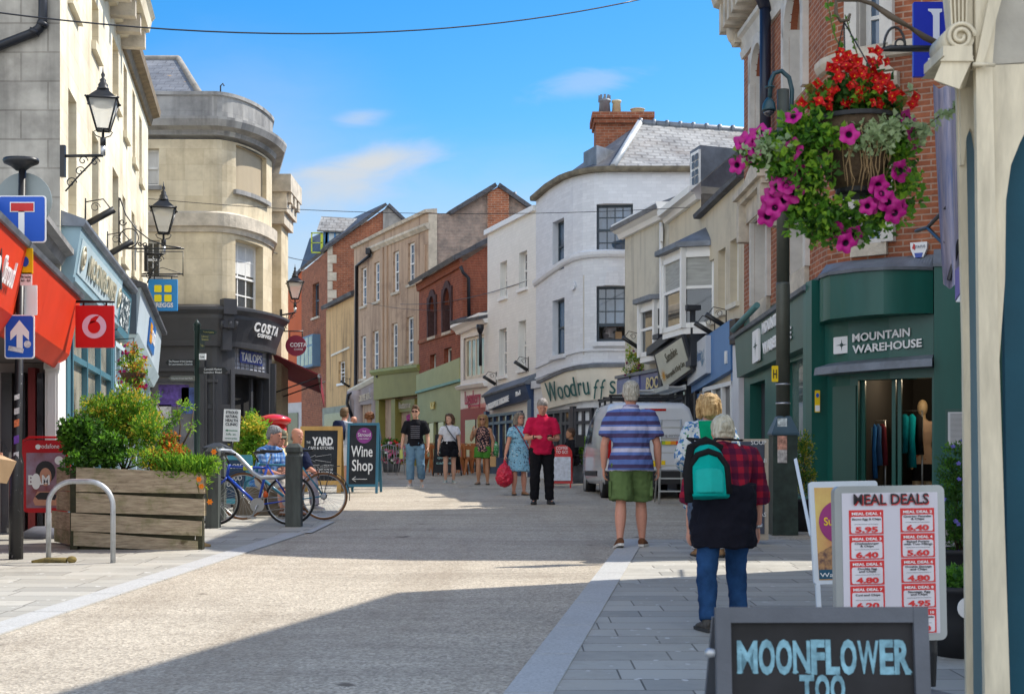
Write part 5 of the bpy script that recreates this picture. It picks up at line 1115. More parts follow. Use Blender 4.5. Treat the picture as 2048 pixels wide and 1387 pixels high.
c0,c1=(X(1488,25.0),25.0),(X(1643,19.25),19.25)
fr=(X(1868,18.05),18.05)
FK=Fac([c0,c1,(X(1655,18.98),18.98),(X(1672,18.82),18.82),(X(1700,18.62),18.62),(X(1780,18.3),18.3),fr,(X(2010,17.8),17.8),(14,17.6)])
b=Bld('brick_corner_shop','tall orange brick corner building with stone arched windows and dark green shopfront',FK);BK=b
M_PALES=mat('pale_dressed_stone',(0.56,0.53,0.48),.8,.15,3,bmp=.3,bs_=30)
for a in((1510,1534,88,268),(1578,1612,-25,195)):b.win(*a,nx=1,ny=1,mid=False,depth=.2,arch=.5,surround=(M_PALES,.17,.09),fc=M_WHITE,gm=glass('pale_glass',(0.25,0.27,0.3)),name='arched_window')
for a in((1509,1539,432,602),(1579,1616,404,545)):b.win(*a,nx=1,ny=1,depth=.2,surround=(M_PALES,.12,.07),sill=(M_STTRIM,.28),fc=M_WHITE,gm=glass('pale_glass',(0.25,0.27,0.3)))
for a in((1718,1764,-60,101),(1714,1766,348,488)):b.win(*a,nx=1,ny=1,depth=.22,surround=(M_PALES,.17,.1),sill=(M_STTRIM,.16),fc=M_WHITE,gm=GW,fw=.08,sash=.46)
b.wall(M_BRICK,[(0,10.1),(FK.L,10.1)],base=3.9);b.heads(M_BRICK)
for px0,px1,py in((1497,1548,432),(1568,1630,392)):
 u0,u1=FK.hit(px0),FK.hit(px1);zz=Z(py,FK.pt((u0+u1)/2).y);mb=MB()
 fbox(mb,FK,u0+.12,u1-.12,zz-.0,zz+.34,0,.1);fbox(mb,FK,u0,u1,zz+.34,zz+.44,0,.2);fbox(mb,FK,u0-.04,u1+.04,zz+.44,zz+.55,0,.28)
 fbox(mb,FK,u0+.05,u0+.25,zz-.3,zz+.34,0,.22);fbox(mb,FK,u1-.25,u1-.05,zz-.3,zz+.34,0,.22)
 mb.prism([FK.at(u0+.1,zz+.55,.02),FK.at(u1-.1,zz+.55,.02),FK.at((u0+u1)/2,zz+.85,.02)],FK.nrm(u0)*.16);b.part('carved_hood',M_STTRIM,mb)
ub=FK.hit(1655);uc=FK.hit(1868)
mb=MB();zz=Z(108,25);sweep(mb,FK,0,FK.u[1],[(0,0),(.05,0),(.08,.12),(.05,.16),(.1,.3),(.16,.34),(.16,.42),(0,.46)],LIN(0,Z(120,25),FK.u[1],Z(-80,19.25)));b.part('string_course',M_PALES,mb)
mb=MB();sweep(mb,FK,-.3,FK.L,[(0,0),(.1,0),(.16,.25),(.3,.35),(.5,.42),(.55,.6),(.62,.7),(0,.8)],LIN(0,Z(52,25),FK.u[1],Z(-190,19.25))if False else(lambda u:Z(52,25)if u<FK.u[1]else Z(52,25)));b.part('cornice',M_STTRIM,mb)
for i in range(16):mb=MB();u=-.15+i*.4;fbox(mb,FK,u,u+.2,Z(52,25)-.12,Z(52,25)+.42,0,.42);b.part('cornice_block',M_STTRIM,mb)
mb=MB();fbox(mb,FK,-.1,.22,Z(92,25),Z(52,25),0,.2);mb.ball(FK.at(.06,Z(66,25),.2),.13,.13,.22);mb.ball(FK.at(.06,Z(84,25),.16),.1,.1,.12);b.part('carved_end',M_STTRIM,mb)
zc_=Z(125,18.5)
mb=MB();sweep(mb,FK,FK.u[1],uc+.3,[(0,0),(.06,.02),(.1,.1),(.1,.18),(0,.22)],lambda u:zc_);b.part('corner_string_course',M_STTRIM,mb)
u0,u1=FK.hit(1690),FK.hit(1800);zz=Z(185,18.5)
mb=MB();sweep(mb,FK,u0,u1,[(0,0),(.16,0),(.22,.1),(.22,.16),(0,.2)],lambda u:zz);mb.prism([FK.at(u0+.05,zz+.2,.02),FK.at(u1-.05,zz+.2,.02),FK.at((u0+u1)/2,zz+.52,.02)],FK.nrm(u1)*.18);fbox(mb,FK,u0+.1,u0+.25,zz-.22,zz,0,.16);fbox(mb,FK,u1-.25,u1-.1,zz-.22,zz,0,.16);b.part('corner_pediment',M_STTRIM,mb)
ud=FK.hit(1548);mb=MB();mb.tube([FK.at(ud,Z(40,23),.14),FK.at(ud,Z(330,23),.14)],.09,10);mb.lathe(FK.at(ud,Z(42,23),.14),[(.1,0),(.2,.25),(.24,.3),(.24,.4)],8);b.part('drainpipe',mat('blue_black_pipe',(0.015,0.02,0.04),.35),mb)
M_GRN=mat('dark_green_paint',(0.0045,0.09,0.07),.38,.16,1.2,spec=.5,stretch=(2,2,.4));M_GRN2=mat('grey_green_paint',(0.03,0.09,0.075),.4,.1,1.5,spec=.5)
fz1=LIN(0,Z(680,25),FK.u[1],Z(580,19.25));fz0=LIN(0,Z(757,25),FK.u[1],Z(688,19.25))
mb=MB();mb.grid([[FK.at(u,fz0(u),0),FK.at(u,fz0(u),.16),FK.at(u,fz1(u),.2),FK.at(u,fz1(u),0)]for u in(FK.hit(1492),FK.u[1]-.1)],True,True,0,False);b.part('side_fascia',M_GRN2,mb)
mb=MB();sweep(mb,FK,0,FK.u[1],[(0,0),(.26,0),(.28,.05),(0,.22)],fz1);b.part('side_lead_cap',M_LEAD,mb)
mb=MB();zr_=LIN(FK.hit(1500),Z(655,24),FK.hit(1552),Z(612,22.4));ua,ub_=FK.hit(1500),FK.hit(1552);mb.tube([FK.at(ua,zr_(ua),.3),FK.at(ub_,zr_(ub_),.3)],.05,8);b.part('awning_roller',mat('roller_teal',(0.08,0.2,0.2),.5),mb)
ul=FK.hit(1541);ur=FK.hit(1606)
tt=(FK.at(ur,Z(640,20.6))-FK.at(ul,Z(680,22.9))).normalized();m1=M_SIGNW
um_=(FK.hit(1552)+ur)/2
text(b.r,'MOUNTAIN',FK.at(FK.hit(1552),Z(669,22.4),.2),tt,UP,.17,m1,'LEFT',.03,bold=.03,fit=FK.hit(1592)-FK.hit(1548))
text(b.r,'WAREHOUSE',FK.at(FK.hit(1552),Z(709,22.4),.19),tt,UP,.17,m1,'LEFT',.03,bold=.03,fit=FK.hit(1604)-FK.hit(1548))
def compass(b,o,t,u,s,nm='emblem'):
 n=t.cross(u).normalized();mb=MB();c=[]
 r=.12
 for cx,cy,a0 in((1-r,-1+r,-90),(1-r,1-r,0),(-1+r,1-r,90),(-1+r,-1+r,180)):
  for k in range(5):a=radians(a0+22.5*k);c.append(o+t*(cx+r*cos(a))*s+u*(cy+r*sin(a))*s)
 mb.prism(c,n*.035);e=mb.build(nm,M_SIGNW,b.r);mb=MB()
 for k in range(8):
  a=pi/4*k+pi/2;L=.72 if k%2==0 else .3;w_=.12
  q=o+n*.037;A=q+(t*cos(a)+u*sin(a))*L*s;B_=q+(t*cos(a+pi/4)+u*sin(a+pi/4))*w_*s;D=q+(t*cos(a-pi/4)+u*sin(a-pi/4))*w_*s
  mb.poly([q,D,A]);mb.poly([q,A,B_])
 mb.build('star',mat('star_green',(0.01,0.05,0.045),.4),e)
us_=FK.hit(1538);compass(b,FK.at(us_,Z(693,22.9),.19),tt,UP,.26)
FKo=FK.off(.2)
mb=MB();ua,ub_=FK.hit(1632),FK.hit(1654);fbox(mb,FK,FK.u[1]-.25,FK.u[1]+.05,.3,Z(560,19),-.1,.2);
ca,cb=FK.hit(1640),FK.hit(1656);fbox(mb,FK,FK.u[1],FK.u[2],.3,Z(560,19),-.15,.22)
a_,c_=uc,FK.L;fbox(mb,FK,uc,FK.hit(1990),.3,Z(535,18),-.1,.14);b.part('pilaster',M_GRN,mb)
fa,fb_=FK.u[2],uc
zt_=lambda u:Z(562,18.98)+(Z(543,18.05)-Z(562,18.98))*(u-fa)/(fb_-fa)
mb=MB();N=44;rings=[]
for i in range(N+1):
 k=i/N;u=fa+(fb_-fa)*k;bow=.12+.32*sin(pi*min(1,k*1.0))**.8
 zb=Z(648,18.98)+(Z(628,18.05)-Z(648,18.98))*k
 rings.append([FK.at(u,zb,0),FK.at(u,zb,bow),FK.at(u,zt_(u),bow),FK.at(u,zt_(u),0)])
mb.grid(rings,True,True,0,False);b.part('curved_fascia',M_GRN,mb)
mb=MB();rings=[]
for i in range(N+1):
 k=i/N;u=fa+(fb_-fa)*k;bow=.14+.34*sin(pi*k)**.8;zz=zt_(u);rings.append([FK.at(u,zz,0),FK.at(u,zz,bow),FK.at(u,zz+.04,bow+.01),FK.at(u,zz+.22,0.02)])
mb.grid(rings,True,True,0,False);b.part('curved_lead_cap',M_LEAD,mb)
mb=MB();sweep(mb,FK,uc,FK.hit(1990),[(0,0),(.16,0),(.16,.04),(.02,.24),(0,.24)],lambda u:Z(535,18));b.part('lead_cap',M_LEAD,mb)
mb=MB();zb0,zb1=Z(742,18.95),Z(724,18.1);band(mb,FK,(fa,Z(640,18.98),zb0),(fb_,Z(622,18.05),zb1),-.1,.04);b.part('sign_board',M_GRN,mb)
u0,u1=FK.hit(1710),FK.hit(1848);tt=(FK.at(u1,Z(678,18.15))-FK.at(u0,Z(691,18.55))).normalized();n_=FK.nrm((u0+u1)/2);o=FK.at(u0,Z(686,18.55),.05)
tv=Vector((FK.at(u1,0)-FK.at(u0,0)).normalized());tv.z=.055;tv.normalize()
text(b.r,'MOUNTAIN',FK.at(u0,Z(684,18.55),.07),tv,UP,.105,m1,'LEFT',.03,bold=.022,fit=(FK.hit(1824)-u0))
text(b.r,'WAREHOUSE',FK.at(u0,Z(707,18.55),.07),tv,UP,.105,m1,'LEFT',.03,bold=.022,fit=(u1-u0))
compass(b,FK.at(FK.hit(1689),Z(689,18.6),.04),tv,UP,.112)
mb=MB();rings=[]
for u in FK.us(FK.hit(1663),fb_+.0):k=(u-fa)/(fb_-fa);z=Z(738,18.95)*(1-k)+Z(720,18.1)*k;rings.append([FK.at(u,z-.1,0),FK.at(u,z-.1,.3),FK.at(u,z,.28),FK.at(u,z+.08,0)])
mb.grid(rings,True,True,0,False);b.part('lead_canopy',M_LEAD,mb)
b.op=[]
da,db=FK.hit(1716),FK.hit(1864);zd1=Z(757,18.3);zd0=GZ(18)-.1
b.op.append((da,db,zd0,zd1,FK,.2))
wa,wb=FK.hit(1572),FK.hit(1626)
b.op.append((wa,wb,.9,Z(718,20.6),FK,.12));b.op.append((FK.hit(1500),FK.hit(1530),zd0-.2,Z(765,24),FK,.25))
b.wall(M_GRN,[(0,3.95),(uc+.2,3.95),(FK.L,3.95)],base=zd0-.3,name='shopfront_wall')
mb=MB();fbox(mb,FK,wa,wb,.9,Z(718,20.6),-.11,-.1);b.part('side_window_pane',glass('green_glass',(0.10,0.14,0.13),.04),mb)
mb=MB();fbox(mb,FK,FK.hit(1500),FK.hit(1530),zd0-.2,Z(765,24),-.24,-.2);fbox(mb,FK,FK.hit(1506),FK.hit(1524),1.8,2.6,-.2,-.17);fbox(mb,FK,FK.hit(1506),FK.hit(1524),.8,1.6,-.2,-.17);b.part('side_door',M_LBLK,mb)
mb=MB();a=FK.hit(1631);fbox(mb,FK,FK.hit(1668),FK.hit(1714),zd0,Z(770,18.5),.0,.03);b.part('door_leaf',M_GRN2,mb)
A=FK.at(da,0);Bq=FK.at(db,0);t=(Bq-A).normalized();n=Vector((t.y,-t.x,0));w_=(Bq-A).length
def inn(a,d,z):return A+t*a-n*d+UP*z
mb=MB();zc=3.3
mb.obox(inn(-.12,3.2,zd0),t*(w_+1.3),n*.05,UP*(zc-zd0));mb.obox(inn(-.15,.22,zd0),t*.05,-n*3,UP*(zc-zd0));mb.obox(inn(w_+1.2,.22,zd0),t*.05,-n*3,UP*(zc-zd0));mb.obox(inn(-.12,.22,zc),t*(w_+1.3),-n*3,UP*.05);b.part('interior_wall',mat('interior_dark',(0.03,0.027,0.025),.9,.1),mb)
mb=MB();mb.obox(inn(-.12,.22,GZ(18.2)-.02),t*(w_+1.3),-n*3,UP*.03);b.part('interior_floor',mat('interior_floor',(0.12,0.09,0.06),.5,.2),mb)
mb=MB();hd=zd1-zd0
for x in(.0,w_*.42,w_*.5):mb.obox(inn(x,.2,zd0),t*.05,n*.05,UP*hd)
mb.obox(inn(0,.2,zd0),t*w_*.5,n*.05,UP*.12);b.part('door_frame',M_GRN,mb)
mb=MB();M_LAMP=mat('warm_lamp',(1.0,0.72,0.35),.5,0,emit=4.0)
for x,d,z in((.35,1.5,2.75),(1.15,1.2,2.85),(1.28,2.5,2.5)):mb.lathe(inn(x,d,z),[(.05,0),(.07,.08)],10)
b.part('interior_lamp',M_LAMP,mb)
for x,d,z in((.35,1.2,2.6),(.9,1.4,2.6)):
 l=bpy.data.lights.new('shop_lamp','POINT');l.energy=6;l.color=(1,.8,.55);l.shadow_soft_size=.08;o=bpy.data.objects.new('shop_lamp',l);COL.objects.link(o);o.location=inn(x,d,z)
mb=MB();mb.poly([(14,17.6,10.1),(14,27,10.1),(c0[0],25,10.1),(c1[0],c1[1],10.1),(fr[0],fr[1],10.1)]);b.part('roof',M_SLATED,mb)
mb=MB();mb.poly([(c0[0],25,0),(14,27,0),(14,27,10.1),(c0[0],25,10.1)]);mb.poly([(14,17.6,0),(14,27,0),(14,27,10.1),(14,17.6,10.1)]);b.part('rear_wall',M_BRICKD,mb)
M_CRM=mat('cream_joinery',(0.56,0.50,0.37),.55,.22,5,bmp=.2,bs_=14,stretch=(3,3,.5));M_TEALN=mat('deep_teal_paint',(0.006,0.055,0.085),.6,.15,2,spec=.25,bmp=.06,bs_=30);M_SOF=mat('soffit_grey',(0.36,0.34,0.29),.7,.2,3,bmp=.1)
FNR=Fac([(4.86,13.8),(3.5,9.4),(2.62,6.5)])
b=Bld('near_shop','cream and teal timber shopfront with scrolled corbel at the near right edge',FNR,'shop');BN=b
b.wall(M_CREAM,[(0,7.95),(FNR.hit(2060),7.85),(FNR.L,7.7)],base=3.3,name='upper_wall')
mb=MB();mb.poly([(4.86,13.8,0),(12,17.0,0),(12,17.0,7.9),(4.86,13.8,7.3)]);mb.poly([(2.62,6.5,0),(10,4,0),(10,4,7.7),(2.62,6.5,7.7)]);mb.poly([(4.86,13.8,0.2),(3.5,9.4,.2),(3.5,9.4,3.3),(4.86,13.8,3.3)]);b.part('side_wall',M_CREAM,mb)
mb=MB();mb.poly([(4.86,13.8,7.95),(3.5,9.4,7.85),(2.62,6.5,7.7),(10,4,7.7),(12,17,7.9)]);b.part('roof',M_SLATED,mb)
Yn=5.4;q=lambda px,py,y=Yn:P(px,py,y)
def slabpx(mb,poly,y,th):mb.prism([q(a,c,y)for a,c in poly],(0,th,0))
mb=MB();slabpx(mb,[(1926,250),(1962,240),(1990,1500),(1944,1500),(1936,700)],Yn+.25,.03);b.part('far_jamb',mat('blue_grey_jamb',(0.13,0.22,0.27),.5,.1),mb)
mb=MB();N=14
slabpx(mb,[(1900,-40),(1952,-40),(1952,178),(1912,178)],Yn+.22,.02);slabpx(mb,[(1913,175),(1928,175),(1933,300),(1940,700),(1948,1500),(1934,1500),(1926,700)],Yn+.2,.02)
slabpx(mb,[(1920,175),(1952,175),(1952,300),(1946,265),(1940,256),(1933,275),(1928,330),(1922,330)],Yn+.18,.02);b.part('far_post',M_CRM,mb)
mb=MB();slabpx(mb,[(1950,-60),(2000,-60),(1985,130),(1985,140),(1998,700),(2024,1500),(1972,1500),(1958,700),(1952,135)],Yn,.03)
slabpx(mb,[(1950,132),(2080,126),(2080,215),(2060,245),(2040,285),(2022,330),(2012,400),(2010,560),(1996,760),(1970,500)],Yn+.02,.03);b.part('near_post',M_CRM,mb)
mb=MB();slabpx(mb,[(2008,300),(2090,180),(2110,1500),(2020,1500),(2008,600)],Yn+.1,.03);b.part('teal_panel',M_TEALN,mb)
mb=MB();mb.hexa([q(1955,131,Yn+.04),q(2100,122,Yn+.04),q(2100,118,Yn+1.1),q(1965,128,Yn+1.1),q(2010,-60,Yn+.04),q(2100,-70,Yn+.04),q(2100,-72,Yn+1.1),q(2015,-62,Yn+1.1)]);slabpx(mb,[(1950,-70),(2110,-70),(2110,140),(1950,140)],Yn+.06,.02);b.part('soffit',M_SOF,mb)
mb=MB();a_=[q(1950,132,Yn-.02),q(1966,132,Yn-.02),q(2020,-60,Yn-.02),q(1990,-60,Yn-.02)];mb.prism(a_,(0,.06,0));mb.tube([q(1946,129,Yn-.03),q(1990,130,Yn-.03)],.008,6);b.part('arch_rib',M_CRM,mb)
mb=MB();slabpx(mb,[(1890,-60),(1945,-60),(1946,90),(1898,100),(1902,60),(1898,20)],Yn+.02,.06)
for k in range(5):slabpx(mb,[(1897+9*k,-60),(1900+9*k,-60),(1906+7*k,62),(1903+7*k,62)],Yn+.005,.02)
c=q(1919,75,Yn-.01);r0=.055
mb.lathe(c+V(0,.2,0),[(r0*1.05,0),(r0*1.05,.2)],18,axis=V(0,-1,0))
mb.tube([c+V(cos(a)*(r0*(1-a/16)),-.012,sin(a)*(r0*(1-a/16)))for a in[k*.35+0 for k in range(38)]],.008,6)
slabpx(mb,[(1886,92),(1945,92),(1945,112),(1886,112)],Yn-.03,.25);slabpx(mb,[(1890,112),(1944,112),(1948,122),(1880,122)],Yn-.03,.25)
mb.hexa([q(1868,160,Yn-.02),q(1918,178,Yn-.02),q(1930,178,Yn+.2),q(1880,168,Yn+.2),q(1888,112,Yn-.02),q(1948,112,Yn-.02),q(1948,112,Yn+.2),q(1892,112,Yn+.2)])
b.part('scrolled_corbel',M_CRM,mb)
M_ALU=mat('brushed_metal',(0.45,0.46,0.47),.35,.1,3,metal=.8);M_GALV=mat('galvanised_steel',(0.42,0.44,0.46),.45,.2,9,metal=.6,bmp=.05)
M_DKGREEN=mat('dark_green_iron',(0.012,0.03,0.025),.4,.25,5);M_CHALK=mat('chalk_white',(0.75,0.76,0.76),.9,.12,20);M_BOARD=mat('chalkboard',(0.02,0.024,0.03),.85,.35,3)
M_PINE=mat('pine_wood',(0.50,0.30,0.09),.6,.18,5,stretch=(1,1,.15),bmp=.1)
M_SBLUE=mat('sign_blue_face',(0.01,0.09,0.50),.35,.04);M_SRED=mat('sign_red_face',(0.55,0.02,0.02),.35,.04);M_BACKG=mat('grey_sign_back',(0.26,0.30,0.30),.5,.1)
def rrect(c,t,u,w,h,r,k=5):
 out=[]
 for sx,sy,a0 in((1,-1,-90),(1,1,0),(-1,1,90),(-1,-1,180)):
  for i in range(k):a=radians(a0+90*i/(k-1));out.append(c+t*(sx*(w/2-r)+r*cos(a))+u*(sy*(h/2-r)+r*sin(a)))
 return out
def disc(c,t,u,r,k=28,r2=None):return[c+t*cos(2*pi*i/k)*r+u*sin(2*pi*i/k)*(r2 or r)for i in range(k)]
TX=Vector((1,0,0));NY=Vector((0,-1,0))
def lantern(anchor,head,w,label):
 """anchor: wall point; head: foot of the lantern's stem at the arm's end; w: width of the glass at its top"""
 r=empty('wall_lantern',anchor,label,'lantern','Victorian wall lanterns')
 d=head-anchor;mb=MB();L=d.length
 mb.tube([anchor+UP*.0,head],.022*w/.4,8);mb.obox(anchor-V(.03,.03,.3*w/.4),V(.06,0,0),V(0,.06,0),UP*.45*w/.4)
 a=anchor-UP*.5*w/.4;mb.tube([a+d*.06,a+d*.4+UP*.22*w/.4,a+d*.85+UP*.48*w/.4],.012*w/.4,6);dn=d.normalized()
 for f_,z_,rr in((.2,-.38,.06),(.42,-.22,.055),(.5,-.07,.05),(.8,-.09,.05)):
  c=anchor+d*f_+UP*z_*w/.4;s=rr*w/.4*1.4;mb.tube([c+dn*cos(k*.5)*s*(1-k/18)+UP*sin(k*.5)*s*(1-k/18)for k in range(16)],.008*w/.4,6)
 mb.build('bracket',M_IRON,r)
 s=w/.4;mb=MB()
 mb.lathe(head,[(.035*s,0),(.035*s,.14*s)],10,1);mb.lathe(head+UP*.14*s,[(.04*s,0),(.04*s,.1*s),(.02*s,.12*s),(.016*s,.24*s)],10)
 z0=head+UP*.36*s;b_,t_=.085*s,.2*s;h=.42*s;rot=Matrix.Rotation(radians(12),3,'Z')
 cor=[rot@V(x,y,0)for x,y in((-1,-1),(1,-1),(1,1),(-1,1))]
 for i in range(4):
  c,e=cor[i],cor[(i+1)%4]
  mb.tube([z0+c*b_,z0+c*t_+UP*h],.014*s,5);mb.tube([z0+c*b_,z0+e*b_],.014*s,5);mb.tube([z0+c*t_+UP*h,z0+e*t_+UP*h],.018*s,5)
  q=z0+UP*(h-.02*s);mb.poly([q+c*t_*1.1,q+e*t_*1.1,q+e*.07*s+UP*.16*s,q+c*.07*s+UP*.16*s]);mb.ball(q+c*t_*1.1+UP*.02*s,.018*s,n=6,k=4)
 for k in range(4):
  a=k*pi/2+.2;q=head+UP*.25*s;mb.tube([q+V(cos(a),sin(a),0)*x*s+UP*z*s for x,z in((.02,0),(.1,.03),(.13,.08),(.09,.11),(.07,.08))],.008*s,5)
 mb.lathe(z0+UP*(h+.14*s),[(.085*s,0),(.085*s,.03*s),(.065*s,.05*s),(.07*s,.08*s),(.04*s,.12*s),(.045*s,.15*s),(.018*s,.18*s),(.03*s,.22*s),(.012*s,.26*s),(.004*s,.33*s)],12)
 mb.poly([z0+c*b_ for c in cor]);body=mb.build('lantern_frame',[M_IRON,M_ALU],r)
 m=glass('lantern_glass',(0.5,0.5,0.46),.1)
 if 'lg' not in MATS:
  m2,nt,bs=nodes('clear_lantern_glass');bs.inputs['Base Color'].default_value=(.9,.9,.85,1);bs.inputs['Alpha'].default_value=.35;bs.inputs['Roughness'].default_value=.1;MATS['lg']=m2
 mb=MB()
 for i in range(4):c,e=cor[i],cor[(i+1)%4];mb.poly([z0+c*b_,z0+e*b_,z0+e*t_+UP*h,z0+c*t_+UP*h])
 mb.build('lantern_pane',MATS['lg'],body)
 mb=MB();mb.lathe(z0+UP*(h-.09*s),[(.12*s,0),(.13*s,.06*s)],10);mb.build('lamp_reflector',M_TRIM,body)
 return r
Yl=17.35;lantern(P(126,312,Yl),P(206,311,Yl),.35,'black Victorian lantern on iron arm at the corner of the grey end wall')
lantern(P(292,508,27.2),P(327,508,27.2),.45,'black Victorian lantern on scrolled arm in front of the honey stone cafe wall')
lantern(P(562,630,36.3),P(590,625,36.3),.40,'black Victorian lantern over the narrow side street by the maroon awning')
y=22.8;r=empty('sign_bracket',P(239,450,y),'wrought iron scroll bracket holding an empty hanging frame','sign bracket')
mb=MB();mb.tube([P(238,395,y),P(238,500,y)],.014,6);mb.tube([P(238,497,y),P(368,497,y)],.014,6);mb.tube([P(240,396,y),P(252,430,y),P(272,458,y),P(300,480,y),P(335,492,y),P(362,495,y)],.012,6)
mb.tube([P(258+19*cos(a),476+19*sin(a),y)for a in[k*2*pi/20 for k in range(20)]],.01,5,closed=True)
for cx,cy,rr in((245,444,8),(291,489,7),(280,487,5)):mb.tube([P(cx+rr*cos(k*.5)*(1-k/18),cy+rr*sin(k*.5)*(1-k/18),y)for k in range(16)],.01,5)
mb.build('scroll_arm',M_IRON,r)
mb=MB();mb.tube([P(273,497,y),P(273,503,y),P(366,503,y),P(366,552,y)],.009,5);mb.tube([P(265,503,y),P(266,556,y)],.007,5);mb.tube([P(283,548,y),P(366,548,y)],.012,5);mb.tube([P(283,548,y),P(325,535,y),P(366,548,y)],.006,5);mb.build('hanging_frame',M_IRON,r)
for F_,px,py,lb in((F2 if False else B1.F,170,425,'black floodlight on a scrolled arm above the teal flower shop nearest the end wall'),(B1.F,214,488,'black floodlight on a scrolled arm above the teal flower shop nearest the bakery'),(FE,763,755,'black bracket floodlight on the beige building above the olive shopfront'),(FY,700,765,'black bracket floodlight beside the white window of the ochre house'),(FW,983,757,'black floodlight at the far end above the navy shopfront'),(FW,1047,728,'black floodlight at the near end above the navy shopfront'),(FN,1268,680,'black floodlight beside the small bay window of the cream house'),(FQ,1420,652,'black floodlight above the bright blue signboard, the farther of two'),(FQ,1443,635,'black floodlight above the bright blue signboard, the nearer of two')):
 u,z=F_.uz(px+(10 if px>700 else 0),py);bracketlamp(F_,u,z,.4,lb)
def hangsign(name,c,w,h,mt,label,cat='hanging sign',th=.05,arm=None,shape='rect'):
 r=empty(name,c,label,cat)
 mb=MB();mb.prism(rrect(c+V(0,th/2,0),TX,UP,w,h,.01)if shape=='rect' else disc(c+V(0,th/2,0),TX,UP,w/2,32),(0,-th,0));fc=mb.build('sign_panel',mt,r)
 if arm:
  mb=MB();mb.tube([arm[0],arm[1]],.018,6)
  for k in(.25,.75):p=arm[0].lerp(arm[1],k);p=V(c.x-w*.3+w*.6*(k>.5),c.y,arm[1].z);mb.tube([p,V(p.x,c.y,c.z+h/2*(.8 if shape!='rect' else 1))],.012,6)
  mb.build('sign_arm',M_IRON,r)
 return r,fc
y=17.3;c=P(190,653,y);w_=X(228,y)-X(152,y);h_=Z(612,y)-Z(696,y)
r,fc=hangsign('hanging_sign',c,w_,h_,mat('phone_red',(0.60,0.012,0.015),.4,.05),'square red hanging sign with a pale ring emblem over the phone shop',arm=(P(150,603,y),P(229,603,y)))
f0=c+V(0,-.03,0);R=X(214,y)-X(190,y)
mb=MB();mb.prism(disc(f0,TX,UP,R,36),(0,-.004,0));rg=mb.build('ring_emblem',mat('ring_pink',(0.72,0.55,0.68),.5,.02),fc)
mb=MB();f1=f0+V(0,-.006,0);o=f1-UP*R*.06;pts=disc(o,TX,UP,R*.52,30);mb.prism(pts,(0,-.003,0));mb.prism([o+TX*R*-.45+UP*R*.25,o+TX*R*.1+UP*R*.45,o+TX*R*.45+UP*R*.95,o+TX*R*.12+UP*R*.92,o-TX*R*.25+UP*R*.7],(0,-.003,0));mb.build('drop_emblem',mat('phone_red',(0.6,0.012,0.015)),rg)
y=27.5;c=P(326,590,y);w_=X(355,y)-X(297,y);h_=Z(559,y)-Z(622,y)
r,fc=hangsign('hanging_sign',c,w_,h_,mat('bakery_blue',(0.02,0.25,0.60),.4,.05),'square bright blue hanging sign with four yellow squares in front of the cafe wall',arm=(P(283,552,y),P(355,552,y)))
for i in(0,1):
 for j in(0,1):mb=MB();mb.prism(rrect(P(316+20*i,577+19*j,y-.04),TX,UP,.145,.14,.025),(0,-.004,0));mb.build('yellow_square',mat('bakery_yellow',(0.85,0.72,0.01),.4,.02),fc)
text(fc,'GREGGS',P(325,614,y-.032),TX,UP,.085,M_SIGNW,ext=.006,bold=.03,fit=.42)
y=35.0;c=P(592,691,y)
r,fc=hangsign('hanging_sign',c,.52,.52,mat('cafe_maroon',(0.22,0.012,0.04),.4,.05),'round maroon cafe sign hanging over the side street',arm=(P(568,662,y),P(606,662,y)),shape='disc')
text(fc,'COSTA',P(597,693,y-.03),TX,UP,.1,M_SIGNW,ext=.008,bold=.02,fit=.42);text(fc,'COFFEE',P(597,700,y-.03),TX,UP,.045,M_SIGNW,ext=.008,fit=.22)
y=15.2;c=P(1866,80,y);w_=.36
r,fc=hangsign('agents_sign',P(1862,80,y),X(1905,y)-X(1833,y),Z(5,y)-Z(154,y),mat('royal_blue',(0.012,0.03,0.42),.35,.05),'royal blue letting agents sign with a big white letter beside the painted corbel','agents sign')
M_PB=mat('pale_lettering',(0.70,0.74,0.85),.4,.02)
mb=MB();L=[(1856,18),(1884,18),(1884,24),(1879,26),(1879,110),(1900,110),(1900,122),(1856,122),(1856,117),(1866,114),(1866,32),(1862,25),(1856,22)];mb.prism([P(a,b_,y-.03)for a,b_ in L],(0,-.004,0));mb.build('big_letter',M_PB,fc)
text(fc,'LETTINGS',P(1855,140,y-.032),TX,UP,.07,M_PB,'LEFT',.006,fit=.36)
mb=MB();mb.prism([P(1886,5,y+.05),P(1905,5,y+.05),P(1905,154,y+.05)],(0,.03,0));mb.build('white_edge',M_SIGNW,fc)
r=empty('banner',P(1900,560,12),'tall faded blue and lilac cloth banner folded beside the painted post','banner')
mb=MB();rings=[]
for j in range(15):
 k=j/14;pw=[(1866+4*sin(k*3)+22*k*k*.9,0),(1878+22*k*k,.16),(1899+12*k,-.05),(1911+6*k,.18),(1924,.02)]
 rings.append([P(a,168+400*k+10*(i%2),12+d)for i,(a,d)in enumerate(pw)])
mb.grid(rings,False,False);mb.build('cloth',mat('banner_cloth',(0.26,0.33,0.62),.85,.3,3,col2=(0.62,0.55,0.62),stretch=(3,3,.5),bmp=.3,bs_=6),r)
mb=MB();mb.tube([P(1898,560,12.05),P(1919,480,12.05)],.02,6);mb.tube([P(1832,462,14),P(1855,455,13),P(1893,415,12.1)],.018,6);mb.tube([P(1855,455,13),P(1885,485,12.1)],.018,6);mb.build('banner_arm',M_IRON,r)
r=empty('projecting_sign',P(1918,585,11),'small white and violet projecting sign half hidden by the painted post','sign')
